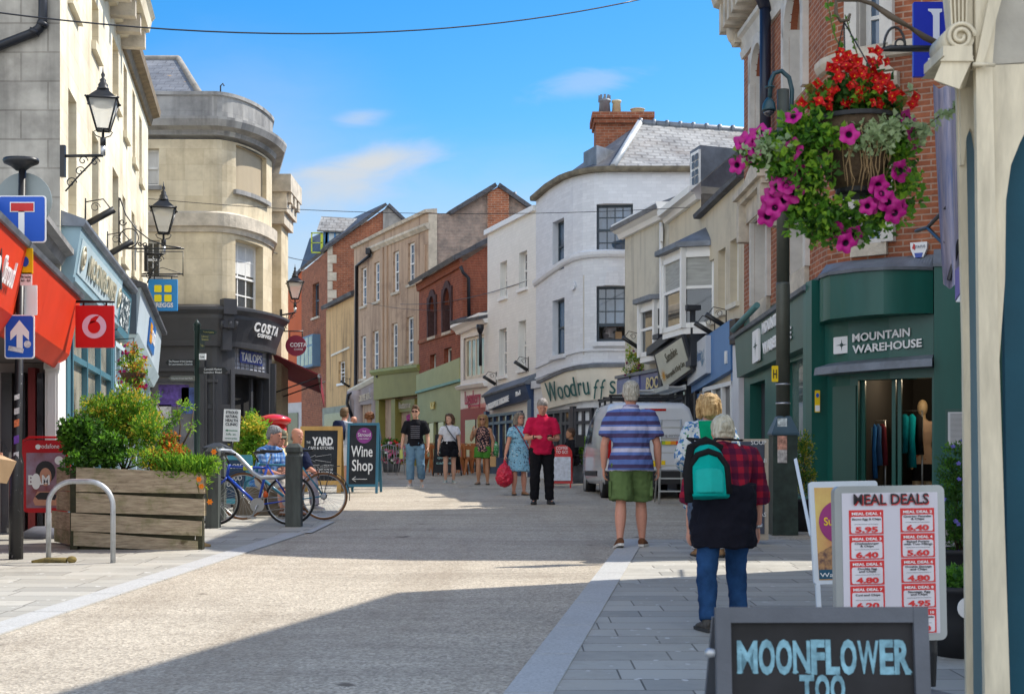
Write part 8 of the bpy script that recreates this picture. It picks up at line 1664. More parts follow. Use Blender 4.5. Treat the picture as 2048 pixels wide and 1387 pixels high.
 if hk:
  st,mt=hk;mb=MB();f={'bald':0}.get(st,1)
  fr=-.02 if st=='long' else .0
  cap=[(.035,.078,.07,.045),(.07,.083,.083,.032),(.105,.085,.1,.016),(.14,.081,.1,.012),(.172,.064,.083,.012),(.196,.034,.045,.012)]
  if st!='bald':mb.grid([[hd(cos(a)*x,y0+sin(a)*y,z)for a in[k*pi/8 for k in range(16)]]for z,x,y,y0 in cap])
  if st=='short':mb.grid([[hd(cos(a)*x,y0+sin(a)*y,z)for a in[k*pi/8 for k in range(16)]]for z,x,y,y0 in((-.01,.055,.03,.062),(.02,.07,.045,.055),(.06,.08,.06,.045))])
  if st=='quiff':mb.ball(hd(0,-.05,.175),.062*s,.05*s,.04*s);mb.grid([[hd(cos(a)*x,y0+sin(a)*y,z)for a in[k*pi/8 for k in range(16)]]for z,x,y,y0 in((-.0,.06,.03,.06),(.05,.082,.05,.045))])
  if st in('bob','long'):
   L=-.06 if st=='bob' else-.2
   for x in(-1,1):mb.tube([hd(x*.05,-.03,.17),hd(x*.084,-.01,.11),hd(x*.09,.01,.03),hd(x*.085,.01,L*.7),hd(x*.07,.0-.04*(st=='long'),L)],[(.035*s,.04*s),(.032*s,.05*s),(.032*s,.052*s),(.03*s,.05*s),(.014*s,.025*s)],10)
   mb.tube([hd(0,.07,.15),hd(0,.1,.07),hd(0,.1,L*.5),hd(0,.085,L)],[(.07*s,.05*s),(.09*s,.05*s),(.09*s,.045*s),(.05*s,.02*s)],12)
  if st=='bun':mb.ball(hd(0,.12,.08),.036*s,.034*s,.038*s);mb.grid([[hd(cos(a)*x,y0+sin(a)*y,z)for a in[k*pi/8 for k in range(16)]]for z,x,y,y0 in((.0,.066,.04,.05),(.05,.082,.06,.045))])
  if st=='curly':
   rr=random.Random(7)
   for k in range(60):a,b=rr.uniform(0,2*pi),rr.uniform(-.3,1);mb.ball(hd(.1*cos(a)*sqrt(1-b*b*.8),.03+.1*sin(a)*sqrt(1-b*b*.8),.09+.11*b),.024*s,n=6,k=5)if not(sin(a)<-.4 and b<.5)else None
  if st=='bald':mb.grid([[hd(cos(a)*x,y0+sin(a)*y,z)for a in[k*pi/8 for k in range(16)]]for z,x,y,y0 in((.0,.06,.03,.06),(.05,.079,.05,.045),(.09,.078,.05,.045))])
  addmesh('hair',fuse(mb,.008,3,.5,(.012,.022)),r,mt)
 if g('shades')or g('specs'):
  mb=MB()
  for x in(-1,1):
   if g('shades'):mb.prism([hd(x*.034+.027*cos(a),-.1,.078+.02*sin(a))for a in[k*pi/6 for k in range(12)]],RM@V(0,-.004,0))
   else:mb.tube([hd(x*.034+.027*cos(a),-.102,.078+.02*sin(a))for a in[k*pi/6 for k in range(12)]],.0025,4,closed=True)
   mb.tube([hd(x*.06,-.1,.08),hd(x*.078,-.03,.082),hd(x*.078,.02,.078)],.003,4)
  mb.tube([hd(-.01,-.103,.082),hd(.01,-.103,.082)],.003,4);mb.build('sunglasses' if g('shades')else 'glasses',M_SHADES,r)
 if g('cap'):mb=MB();mb.grid([[hd(cos(a)*x,.008+sin(a)*y,z)for a in[k*pi/8 for k in range(16)]]for z,x,y in((.1,.088,.108),(.15,.084,.1),(.19,.06,.07),(.205,.02,.02))]);mb.prism([hd(.07*cos(a),-.09-.08*sin(a),.105-.02*sin(a))for a in[k*pi/8 for k in range(9)]],RM@V(0,0,.008));mb.build('cap',g('cap'),r)
 if g('watch'):
  sh,el,wr,pn=arms[g('watch')];d=(wr-el).normalized();mb=MB();mb.lathe(wr-d*.02*s,[(.034*s,0),(.034*s,.022*s)],14,axis=d);mb.build('watch',M_IRON if not g('bracelet')else M_ALU,r)
 W_=Matrix.Translation(r.location)@Matrix.Rotation(radians(yaw),4,'Z')
 return dict(root=r,W=W_,arms=arms,legs=legs,O=O,sd=sd,sc=sc,nb=nb,ch=ch,hd=hd,s=s)
def worldobj(pp,name,label,cat,group=None):
 e=empty(name,pp['root'].location.copy(),label,cat,group,pp['root'].rotation_euler.z);OFF[e.name]=V(0,0,0);return e
M_SOLE=mat('white_sole',(0.62,0.6,0.56),.6);M_SOLED=mat('dark_sole',(0.03,0.03,0.03),.7)
walk=lambda k:{'legL':((.03,-.30*k,-1),(.02,.16*k,-1)),'legR':((-.03,.14*k,-1),(-.02,.42*k,-1))}
ST=stripes('polo_stripes',[(0,(0.10,0.16,0.40)),(.22,(0.07,0.05,0.12)),(.42,(0.10,0.16,0.40)),(.56,(0.48,0.46,0.58)),(.74,(0.10,0.16,0.40)),(.82,(0.06,0.045,0.11))],'Z',.235,offset=.18)
Y1=YG(1094);pp=person('grey haired man in a striped polo shirt and green shorts walking away',1262,Y1,176,1.83,dict(legL=((.03,.12,-1),(.03,.3,-1)),legR=((-.03,-.24,-1),(-.03,.06,-1)),toeL=-.25,armL=((.32,.08,-1),(.02,-.22,-1)),armR=((-.3,.02,-1),(-.05,-.25,-1)),curlL=.7,curlR=.75,skin=SK3,bw=1.12,belly=.03,lean=2,shw=1.1,hpitch=4,hair=('short',hairm('grey_blond',(0.30,0.27,0.2),(0.55,0.52,0.45))),wear=(('top',dict(e=.036,hem=-.12,sleeve=.42,mt=ST,nm='polo_shirt',neck=2)),('lower',dict(e=.026,frac=.52,nm='shorts',mt=cloth('olive_green',(0.10,0.155,0.055)),flare=.06,rise=.02)),('shoes',dict(mt=mat('brown_suede',(0.13,0.05,0.02),.8,.2,12),sole=M_SOLE,high=-.01)))))
mb=MB();q=pp['nb'];mb.tube([q+V(.075*cos(a),.075*sin(a),.012+.01*sin(a))for a in[k*pi/8 for k in range(16)]],.016,6,closed=True);mb.build('collar',cloth('mauve_collar',(0.25,0.23,0.36)),pp['root'])
for x in(-1,1):mb=MB();L=pp['legs']['L' if x>0 else 'R'];c=L[0].lerp(L[1],.72)+V(x*.118,.02,0);mb.obox(c+V(-.01,-.08,-.08),V(.03,0,0),V(0,.15,0),UP*.17);mb.build('cargo_pocket',cloth('olive_green',(0.10,0.155,0.055)),pp['root'])
PL_=plaid('red_plaid',(0.30,0.012,0.03),(0.012,0.008,0.03),(0.03,0.006,0.03),.085,.08)
Y2=YG(1258);pp=person('silver haired woman in red plaid shirt and jeans walking away',1447,Y2,184,1.53,dict(side=-.13,legL=((.09,.1,-1),(.04,.25,-1)),legR=((-.07,-.3,-1),(-.02,.1,-1)),lean=24,hunch=2.0,armL=((.2,.0,-1),(.05,-.3,-1)),armR=((-.24,-.1,-1),(-.1,-.25,-1)),curlL=.4,curlR=.5,skin=SK3,bw=1.1,shw=1.08,hpitch=20,neck=1.6,watch='R',bracelet=1,slv=.016,hair=('bun',hairm('silver',(0.42,0.37,0.25),(0.66,0.62,0.5))),wear=(('top',dict(e=.03,hem=.0,sleeve=.62,mt=PL_,nm='plaid_shirt')),('cone',dict(z0=-.3,z1=.16,r0=.25,r1=.24,ds=(.05,.1),nm='tied_jacket',mt=cloth('black_navy',(0.008,0.008,0.014)))),('lower',dict(e=.009,frac=1.0,nm='jeans',mt=cloth('denim',(0.015,0.05,0.13),.4))),('shoes',dict(mt=mat('walking_boot',(0.05,0.045,0.04),.7,.5,30),sole=M_SOLED,high=.03)))))
bp=worldobj(pp,'backpack','teal and black backpack worn by the silver haired woman','backpack');c=pp['ch']+pp['sd']*-.1+V(.16,0,0);n=V(0,1,.2).normalized();u=V(0,-.28,1).normalized();tx=V(1,0,0)
M_TB=cloth('teal_nylon',(0.0,0.30,0.26),.12);M_BB=cloth('black_nylon',(0.012,0.012,0.013))
mb=MB();b0=c+n*.16
for z,w,d in((0,0,0),):mb.grid([[b0+tx*(a*wx)+n*dd+u*zz for a,dd in((-.13,.0),(-.14,.05),(-.11,.1),(0,.13),(.11,.1),(.14,.05),(.13,.0),(0,-.02))]for zz,wx in((-.17,.9),(-.16,1.0),(-.02,1.02),(.08,.9),(.14,.7),(.17,.35))])
addmesh('pack_body',fuse(mb,.01,3),bp,M_TB)
mb=MB();mb.grid([[b0+tx*(a*wx)+n*dd+u*zz for a,dd in((-.12,.07),(-.09,.12),(0,.15),(.09,.12),(.12,.07),(0,.05))]for zz,wx in((-.15,.9),(-.03,.95),(.01,.8))]);addmesh('front_pocket',fuse(mb,.01,2),bp,mat('teal_nylon_light',(0.0,0.36,0.31),.8,.1,9))
mb=MB();mb.tube([b0+tx*a+n*(.135-abs(a)*.3)+u*z for a,z in((-.125,-.15),(-.12,.03),(-.07,.1),(0,.12),(.07,.1),(.12,.03),(.125,-.15))],[(.02,.012)]*7,6);mb.tube([b0+tx*.13+n*.07+u*-.2,b0+tx*.135+n*.09+u*0,b0+tx*.1+n*.08+u*.16],.028,8);mb.tube([b0+tx*-.1+n*.04+u*.15,b0+n*.06+u*.2,b0+tx*.1+n*.04+u*.15],.035,8);mb.build('black_trim',M_BB,bp)
for x in(-1,1):mb=MB();mb.tube([b0+tx*.05*x+u*.2,b0+tx*.09*x+u*.24-n*.03,pp['sc']+V(.11*x,-.0,.085)],[(.02,.008)]*3,6);mb.build('strap',M_BB,bp)
sw=worldobj(pp,'pullover','white and slate pullover draped over the left shoulder of the silver haired woman','pullover');a=pp['arms']['L'][0]
mb=MB();pts=[a+V(-.05,-.02,.07),a+V(.0,.07,.04),a+V(.03,.14,-.08),a+V(.03,.16,-.22)];mb.tube(pts,[(.05,.04),(.06,.05),(.08,.05),(.085,.06)],12);addmesh('white_part',fuse(mb,.01,3,.5,(.03,.06)),sw,cloth('white_knit',(0.5,0.5,0.52)));mb=MB();mb.tube([a+V(.03,.16,-.2),a+V(.05,.16,-.34),a+V(.05,.13,-.5)],[(.085,.06),(.09,.07),(.04,.05)],12);addmesh('grey_part',fuse(mb,.01,3,.5,(.03,.06)),sw,cloth('slate_knit',(0.07,0.09,0.13)))
pp=person('blond woman in a green top and patterned jacket ahead of the plaid shirted woman',1418,14.1,178,1.66,dict(legL=((.03,-.1,-1),(.02,.06,-1)),legR=((-.03,.05,-1),(-.02,.14,-1)),skin=SK1,shw=1.1,bw=1.1,hair=('bob',hairm('blond',(0.30,0.16,0.05),(0.60,0.42,0.2))),armL=((.3,-.05,-1),(-.1,-.8,-.4)),armR=((-.3,-.05,-1),(.1,-.8,-.4)),wear=(('top',dict(e=.04,hem=-.4,sleeve=1,mt=spots('blue_leaf_print',(0.48,0.52,0.55),[((0.05,0.15,0.35),.52),((0.10,0.25,0.15),.6)],22),nm='jacket',fl=.1)),('cone',dict(z0=.02,z1=.52,r0=.145,r1=.12,nm='green_wrap',mt=cloth('emerald',(0.0,0.26,0.13)))),('lower',dict(e=.015,frac=1,nm='trousers',mt=cloth('pale_linen',(0.4,0.4,0.42)))),('shoes',dict(mt=cloth('tan_shoe',(0.25,0.15,0.08)),sole=M_SOLED)))))
mb=MB();q=pp['sc'];mb.prism([q+V(-.12,.135,.05),q+V(.12,.135,.05),q+V(.1,.15,-.12),q+V(0,.165,-.3),q+V(-.1,.15,-.12)],(0,.02,0));mb.build('wrap_back',cloth('emerald',(0.0,0.26,0.13)),pp['root'])
person('person almost out of frame at the left edge carrying the cardboard box',-118,13.2,100,1.7,dict(skin=SK3,hair=('short',hairm('brown',(0.08,0.045,0.02),(0.22,0.13,0.06))),armL=((.1,-.5,-1),(0,-1,-.1)),armR=((-.1,-.5,-1),(0,-1,-.1)),wear=(('top',dict(e=.024,hem=-.1,sleeve=.4,mt=cloth('brick_red',(0.4,0.06,0.03)),nm='t_shirt')),('lower',dict(e=.02,frac=1,nm='trousers',mt=cloth('mid_grey',(0.2,0.2,0.22)))),('shoes',dict(mt=cloth('dark_shoe',(0.03,0.03,0.03)),sole=M_SOLED)))))
pp=person('man in a bright pink polo shirt looking down at his phone',1084,YG(1008),4,1.82,dict(legL=((.05,0,-1),(.03,.03,-1)),legR=((-.06,-.06,-1),(-.02,.1,-1)),armL=((.25,-.05,-1),(-.45,-.95,-.05)),armR=((-.3,-.1,-1),(.55,-.9,.1)),palmL=(-.2,.3,1),palmR=(.3,.2,-1),curlL=.75,curlR=.8,skin=SK3,bw=1.08,belly=.04,shw=1.08,hpitch=26,neck=1.5,watch='R',hair=('short',hairm('cropped_grey',(0.2,0.17,0.15),(0.38,0.35,0.33))),wear=(('top',dict(e=.02,hem=-.1,sleeve=.42,mt=cloth('cerise',(0.52,0.012,0.06),.1),nm='polo_shirt',neck=1)),('lower',dict(e=.016,frac=1,nm='trousers',mt=cloth('black',(0.009,0.009,0.012)))),('shoes',dict(mt=mat('black_trainer',(0.02,0.02,0.025),.5),sole=M_SOLED,high=.0)))))
ph=worldobj(pp,'phone','black phone held in both hands by the man in pink','phone');w=pp['arms']['L'][2];mb=MB();c=w+V(-.06,-.07,.035);mb.prism(rrect(c,V(1,0,0),V(0,-.8,.35).normalized(),.075,.15,.01),V(0,.003,.008));mb.build('case',mat('black_plastic',(0.012,0.012,0.014),.3),ph);mb=MB();mb.prism(rrect(c+V(0,.005,.01),V(1,0,0),V(0,-.8,.35).normalized(),.068,.14,.008),V(0,.0005,.001));mb.build('screen',glass('phone_glass',(0.02,0.02,0.03)),ph)
mb=MB();q=pp['nb'];mb.tube([q+V(.075*cos(a),.07*sin(a),.004+.012*sin(a))for a in[k*pi/8 for k in range(16)]],.016,6,closed=True);mb.build('collar',cloth('cerise',(0.52,0.012,0.06)),pp['root'])
BL=spots('blue_floral',(0.22,0.45,0.60),[((0.05,0.10,0.16),.58),((0.5,0.62,0.68),.62)],26)
pp=person('grey bobbed woman in a blue floral dress carrying a red sack',1038,YG(990),18,1.62,dict(legL=((.03,.0,-1),(.03,.05,-1)),legR=((-.04,-.12,-1),(-.02,.12,-1)),armL=((.2,.1,-1),(.08,-.2,-1)),armR=((-.3,-.1,-1),(-.32,-.2,-1)),curlR=1.2,skin=SK3,bw=1.06,specs=1,hyaw=20,hair=('bob',hairm('grey_brown',(0.13,0.09,0.06),(0.32,0.28,0.23))),wear=(('top',dict(e=.022,hem=-.05,sleeve=.3,mt=BL,nm='dress_top')),('cone',dict(z0=-.42,z1=.16,r0=.235,r1=.205,nm='dress_skirt',mt=BL)),('shoes',dict(mt=mat('tan_sandal',(0.30,0.15,0.07),.7),sole=M_SOLED,high=-.02)))))
sk_=worldobj(pp,'red_sack','translucent red carrier sack held by the woman in the blue dress','bag');w=pp['arms']['R'][2]+V(-.02,-.03,-.1);mb=MB();mb.grid([[w+V(cos(a)*rx*(1+.12*sin(3*a)),sin(a)*rx*.8,z)for a in[k*pi/9 for k in range(18)]]for z,rx in((.02,.02),(-.05,.03),(-.12,.09),(-.22,.15),(-.34,.175),(-.44,.15),(-.5,.08),(-.52,.02))]);addmesh('sack',fuse(mb,.01,2,.5,(.05,.05)),sk_,mat('red_plastic',(0.50,0.01,0.04),.35,.3,12))
sb=worldobj(pp,'shoulder_bag','small red shoulder bag on the woman in the blue dress','bag');mb=MB();q=pp['sc'];mb.tube([q+V(-.11,-.08,.07),q+V(.0,-.145,-.12),q+V(.14,-.15,-.38),q+V(.2,-.08,-.5)],.012,6);mb.build('strap',mat('dark_red_leather',(0.25,0.02,0.04),.5),sb);mb=MB();mb.ball(q+V(.22,-.06,-.62),.05,.09,.13,10,8);mb.build('pouch',mat('dark_red_leather',(0.25,0.02,0.04)),sb)
FT=spots('dark_floral',(0.02,0.015,0.025),[((0.50,0.27,0.22),.54),((0.45,0.35,0.25),.66)],30)
pp=person('long haired woman in a dark floral top and green shorts',966,YG(969),-8,1.63,dict(legL=((.02,.02,-1),(.02,.04,-1)),legR=((-.03,-.14,-1),(-.02,.1,-1)),armR=((-.45,-.25,-1),(.25,-.45,1)),armL=((.3,.05,-1),(-.05,-.2,-1)),palmR=(1,.3,0),curlR=.4,skin=SK2,shades=1,hair=('long',hairm('honey',(0.20,0.09,0.03),(0.45,0.28,0.12))),wear=(('top',dict(e=.02,hem=-.1,mt=FT,nm='sleeveless_top',fl=.1)),('lower',dict(e=.022,frac=.3,nm='shorts',mt=cloth('leaf_green',(0.06,0.20,0.03)),flare=.06,rise=.02)),('shoes',dict(mt=mat('strappy_sandal',(0.28,0.18,0.12),.7),sole=M_SOLED,high=-.03)))))
tb=worldobj(pp,'tote_bag','green patterned tote on the shoulder of the woman in green shorts','bag');q=pp['arms']['L'][0];mb=MB();mb.tube([q+V(-.03,0,.06),q+V(.1,.06,-.15),q+V(.12,.08,-.3)],.012,6);mb.build('strap',cloth('white_knit',(0.5,0.5,0.5)),tb);mb=MB();mb.ball(q+V(.13,.08,-.45),.07,.13,.19,12,10);mb.build('sack',spots('green_print',(0.05,0.25,0.08),[((0.4,0.5,0.4),.55)],20),tb)
pb=worldobj(pp,'paper_bag','brown paper bag hanging from the hand of the woman in green shorts','bag');q=pp['arms']['L'][2]+V(.02,-.03,-.1);mb=MB();mb.obox(q+V(-.06,-.06,-.26),V(.13,0,0),V(0,.1,0),V(0,0,.24));mb.build('bag_body',mat('kraft_paper',(0.45,0.27,0.12),.8,.1,5),pb);mb=MB();mb.tube([q+V(-.04,-.01,-.03),q+V(0,-.01,.03),q+V(.04,-.01,-.03)],.006,5);mb.build('bag_handle',mat('kraft_paper',(0.45,0.27,0.12)),pb)
pp=person('brown haired woman in a white T-shirt and black shorts glancing sideways',899,YG(966),6,1.66,dict(legL=((.03,.06,-1),(0,.1,-1)),legR=((-.02,-.16,-1),(0,.08,-1)),armL=((.22,.04,-1),(.04,-.1,-1)),armR=((-.28,.02,-1),(-.14,-.25,-1)),skin=SK1,hyaw=-35,hair=('bob',hairm('dark_brown',(0.04,0.02,0.012),(0.13,0.07,0.04))),wear=(('top',dict(e=.022,hem=.06,sleeve=.3,mt=cloth('white',(0.62,0.62,0.66),.05),nm='t_shirt')),('lower',dict(e=.03,frac=.33,nm='shorts',mt=cloth('black',(0.009,0.009,0.012)),flare=.1,rise=.14)),('shoes',dict(mt=mat('green_trainer',(0.25,0.33,0.3),.6,.4,20),sole=M_SOLE,high=-.01)))))
cb=worldobj(pp,'crossbody_strap','grey crossbody strap over the white T-shirt','bag strap');q=pp['sc'];mb=MB();mb.tube([q+V(-.1,-.05,.08),q+V(-.04,-.135,-.06),q+V(.06,-.15,-.2),q+V(.15,-.12,-.32),q+V(.18,-.04,-.42)],[(.02,.007)]*5,6);mb.build('strap',cloth('grey_webbing',(0.10,0.11,0.12)),cb)
TS=stripes('tee_stripes',[(0,(0.012,0.012,0.016)),(.7,(0.20,0.19,0.22))],'Z',.042)
pp=person('young man in sunglasses, striped black T-shirt and loose blue jeans',831,YG(975),2,1.78,dict(legL=((.04,-.06,-1),(.06,.42,-1)),legR=((-.05,-.06,-1),(0,.06,-1)),toeL=-.55,armL=((.28,.18,-1),(.02,-.35,-1)),armR=((-.28,.12,-1),(-.12,-.2,-1)),skin=SK1,shw=1.08,shades=1,hyaw=-6,hair=('quiff',hairm('chestnut',(0.05,0.025,0.012),(0.17,0.09,0.045))),wear=(('top',dict(e=.022,hem=-.04,sleeve=.35,mt=cloth('black_tee',(0.012,0.012,0.016)),nm='t_shirt')),('lower',dict(e=.014,frac=.94,nm='jeans',mt=cloth('faded_denim',(0.13,0.23,0.33),.2),flare=.012,rise=.08)),('shoes',dict(mt=mat('cream_trainer',(0.45,0.4,0.36),.6,.2,20),sole=M_SOLE,high=.0)))))
mb=MB();q=pp['ch']
mb.grid([[q+V(x,-.148+.9*x*x-.0*z,z)for x in(-.1,-.05,0,.05,.1)]for z in(-.24,-.12,0,.06)],False,False);mb.build('striped_panel',TS,pp['root'])
dr=worldobj(pp,'drink_can','pale green drinks carton in the hand of the young man in jeans','drink');q=pp['arms']['R'][2]+V(-.01,-.05,-.14);mb=MB();mb.obox(q+V(-.035,-.035,-.09),V(.07,0,0),V(0,.07,0),UP*.2);mb.build('carton',mat('lime_carton',(0.4,0.45,0.12),.5,.2,8),dr)
sit=dict(legL=((.12,-1,-.05),(.03,-.12,-1)),legR=((-.12,-1,-.05),(-.03,-.12,-1)))
BCK=plaid('blue_check',(0.10,0.26,0.55),(0.42,0.52,0.68),(0.03,0.10,0.35),.07,.07)
def seated(label,px,Y,yaw,H,d):Y_=Y;return person(label,px,Y_,yaw,H,{**sit,'seat':.52*1.0,**d})
seated('grey haired man in a blue checked shirt sitting on the bench',526,20.6,62,1.78,dict(lean=16,armL=((.1,-.35,-1),(-.1,-.9,-.3)),armR=((-.1,-.3,-1),(.1,-.95,-.2)),hyaw=15,hpitch=14,skin=SK3,bw=1.12,shw=1.1,hair=('short',hairm('iron_grey',(0.12,0.12,0.12),(0.32,0.32,0.33))),wear=(('top',dict(e=.025,hem=-.08,sleeve=.42,mt=BCK,nm='checked_shirt')),('lower',dict(e=.018,frac=.6,nm='shorts',mt=cloth('stone',(0.42,0.39,0.36)))),('shoes',dict(mt=cloth('brown_sandal',(0.2,0.1,0.06)),sole=M_SOLED)))))
seated('woman in an olive cap sitting beside the man in the checked shirt',552,21.3,40,1.62,dict(lean=10,armL=((.1,-.4,-1),(-.3,-.9,-.1)),armR=((-.1,-.4,-1),(.3,-.9,-.1)),hyaw=-10,hpitch=10,skin=SK3,cap=cloth('olive_cap',(0.12,0.12,0.09)),shades=1,hair=('bob',hairm('sandy',(0.3,0.2,0.1),(0.5,0.4,0.25))),wear=(('top',dict(e=.025,hem=-.08,sleeve=.5,mt=cloth('yellow_cream',(0.6,0.52,0.32)),nm='blouse')),('lower',dict(e=.018,frac=1,nm='trousers',mt=cloth('mauve_grey',(0.36,0.32,0.36)))),('shoes',dict(mt=cloth('brown_sandal',(0.2,0.1,0.06)),sole=M_SOLED)))))
seated('balding man in a dark navy top leaning forward at the end of the bench',574,21.9,50,1.74,dict(lean=20,armL=((.1,-.5,-1),(-.2,-.9,-.3)),armR=((-.1,-.5,-1),(.2,-.9,-.3)),hpitch=10,skin=SK3,hair=('bald',hairm('iron_grey',(0.12,0.12,0.12),(0.32,0.32,0.33))),wear=(('top',dict(e=.025,hem=-.08,sleeve=.45,mt=cloth('dark_navy',(0.012,0.018,0.05)),nm='jersey')),('lower',dict(e=.018,frac=1,nm='trousers',mt=cloth('mauve_grey',(0.36,0.32,0.36)))),('shoes',dict(mt=cloth('grey_shoe',(0.35,0.33,0.33)),sole=M_SOLE)))))
pp=person('man in a pale T-shirt and white shorts passing behind the pine framed board',687,30.5,150,1.76,dict(hyaw=10,skin=SK3,hair=('quiff',hairm('brown',(0.08,0.045,0.02),(0.22,0.13,0.06))),armR=((-.2,.1,-1),(-.05,-.1,-1)),wear=(('top',dict(e=.022,hem=-.05,sleeve=.38,mt=cloth('pale_grey',(0.42,0.45,0.5)),nm='t_shirt')),('lower',dict(e=.025,frac=.5,nm='shorts',mt=cloth('white',(0.62,0.62,0.66)))),('shoes',dict(mt=cloth('dark_shoe',(0.03,0.03,0.03)),sole=M_SOLED)))))
bp=worldobj(pp,'backpack','navy backpack on the man behind the pine framed board','backpack');mb=MB();q=pp['ch']+V(0,.19,0);mb.grid([[q+V(a*wx,d,z)for a,d in((-.14,-.06),(-.13,.06),(0,.1),(.13,.06),(.14,-.06))]for z,wx in((-.22,.9),(0,1.05),(.16,.8),(.2,.4))]);mb.build('pack_body',cloth('dark_navy',(0.012,0.018,0.05)),bp)
person('bald person mostly hidden behind the petrol blue board',707,33.5,170,1.6,dict(skin=SK3,hair=None,wear=(('top',dict(e=.022,sleeve=.5,mt=cloth('mid_grey',(0.2,0.2,0.22)),nm='top')),('lower',dict(e=.02,frac=1,nm='trousers',mt=cloth('mid_grey',(0.2,0.2,0.22)))))))
person('person with curly auburn hair just above the petrol blue board',739,32.5,185,1.68,dict(skin=SK2,hair=('curly',hairm('auburn',(0.10,0.035,0.012),(0.28,0.11,0.04))),wear=(('top',dict(e=.022,sleeve=.5,mt=cloth('mid_grey',(0.2,0.2,0.22)),nm='top')),('lower',dict(e=.02,frac=1,nm='trousers',mt=cloth('mid_grey',(0.2,0.2,0.22)))))))
seated('person in black sitting outside the curved white corner shop',1148,32.9,-60,1.68,dict(lean=8,skin=SK2,hyaw=-20,armL=((.1,-.4,-1),(-.2,-.9,0)),armR=((-.1,-.4,-1),(.2,-.9,0)),hair=('short',hairm('dark_brown',(0.04,0.02,0.012),(0.13,0.07,0.04))),wear=(('top',dict(e=.025,sleeve=1,mt=cloth('black',(0.009,0.009,0.012)),nm='jacket')),('lower',dict(e=.018,frac=1,nm='trousers',mt=cloth('black',(0.009,0.009,0.012)))),('shoes',dict(mt=cloth('dark_shoe',(0.03,0.03,0.03)),sole=M_SOLED)))))
tube_chair(gp(1151,32.95),radians(-60),M_IRON,'black chair that the person in black sits on',group='black cafe chair');
zw=Z(682,34)-.95
person('person in a white T-shirt at the open upper window',1219,34.75,35,1.7,dict(skin=SK4,hpitch=22,lean=8,armL=((.1,-.5,-1),(-.5,-.8,0)),armR=((-.1,-.5,-1),(.4,-.9,0)),hair=('short',hairm('black',(0.01,0.01,0.01),(0.04,0.035,0.03))),wear=(('top',dict(e=.022,hem=-.08,sleeve=.4,mt=cloth('white',(0.62,0.62,0.66)),nm='t_shirt')),('lower',dict(e=.02,frac=1,nm='trousers',mt=cloth('mid_grey',(0.2,0.2,0.22)))))),base=(X(1219,34.75),34.75,zw+.3))
mb=MB();o=P(1231,679,34.4);mb.obox(o,V(.16,0,0),V(0,.12,0),UP*.2);mb.build('cardboard_box',mat('cardboard',(0.42,0.28,0.16)),None,'small cardboard box on the sill of the open upper window','box')
M_VAN=mat('van_white',(0.60,0.62,0.66),.25,.04,1,coat=.6,spec=.5);M_PLAS=mat('black_trim_plastic',(0.02,0.02,0.022),.6,.1,10);M_TAIL=mat('tail_lamp_red',(0.4,0.01,0.01),.15)
yv=25.7;r=empty('van',(X(1302,yv),yv,GZ(yv)),'small white van with roof rack and rainbow striped rear doors parked uphill','van',None,radians(3.5));OFF[r.name]=V(0,0,0);VAN=r
secs=[(.0,.80,.36,1.02,1.66,.68),(.04,.85,.3,1.02,1.74,.72),(.4,.87,.27,1.02,1.8,.74),(2.2,.87,.27,1.02,1.82,.74),(2.6,.87,.27,1.02,1.78,.72),(3.0,.86,.27,1.02,1.5,.72),(3.35,.85,.27,1.0,1.08,.78),(3.9,.82,.28,.84,.9,.72),(4.15,.72,.3,.62,.68,.6)]
def vsec(y,w,zb,b,t,wt):
 L=[(w*.96,zb),(w,zb+.15),(w,b),(wt+(w-wt)*.55,(b+t)/2+.08),(wt,t-.07),(wt-.1,t)]
 return[V(x,y,z)for x,z in L]+[V(-x,y,z)for x,z in reversed(L)]
mb=MB();mb.grid([vsec(*s)for s in secs]);mb.build('body',M_VAN,r)
for x in(-.74,.74):
 for y in(.62,3.35):
  mb=MB();c=V(x,y,.31);mb.lathe(c+V(-.1,0,0),[(.2,0),(.3,.0),(.31,.03),(.31,.17),(.3,.2),(.2,.2)],24,axis=V(1,0,0));w_=mb.build('wheel',M_TYRE,r);mb=MB();s=1 if x>0 else-1;mb.lathe(c+V(s*.075,0,0),[(.21,0),(.19,.03*s),(.05,.04*s)],16,axis=V(1,0,0));mb.build('hubcap',M_ALU,w_)
mb=MB()
for s in(-1,1):mb.prism([V(s*.875,1.95,1.08),V(s*.878,3.0,1.06),V(s*.80,2.78,1.5),V(s*.8,2.0,1.6)],(s*.004,0,0))
mb.build('side_window',M_SHOP,r)
mb=MB();mb.prism([V(-.68,2.95,1.53),V(.68,2.95,1.53),V(.72,3.3,1.14),V(-.72,3.3,1.14)],(0,.02,.03));mb.build('windscreen',M_SHOP,r)
for s in(-1,1):
 mb=MB();mb.box(s*.9-.02,s*.9+.2*s,2.75,2.85,1.0,1.25);mb.build('mirror',M_PLAS,r);mb=MB();mb.box(s*.8-.06,s*.8+.06,-.025,.1,.75,1.15);mb.build('tail_light',M_TAIL,r);mb=MB();mb.box(s*.872-.015,s*.872+.015,1.0,3.0,.42,.52);mb.build('side_trim',M_PLAS,r)
mb=MB();mb.box(-.84,.84,-.06,.1,.28,.52);mb.build('rear_bumper',M_PLAS,r)
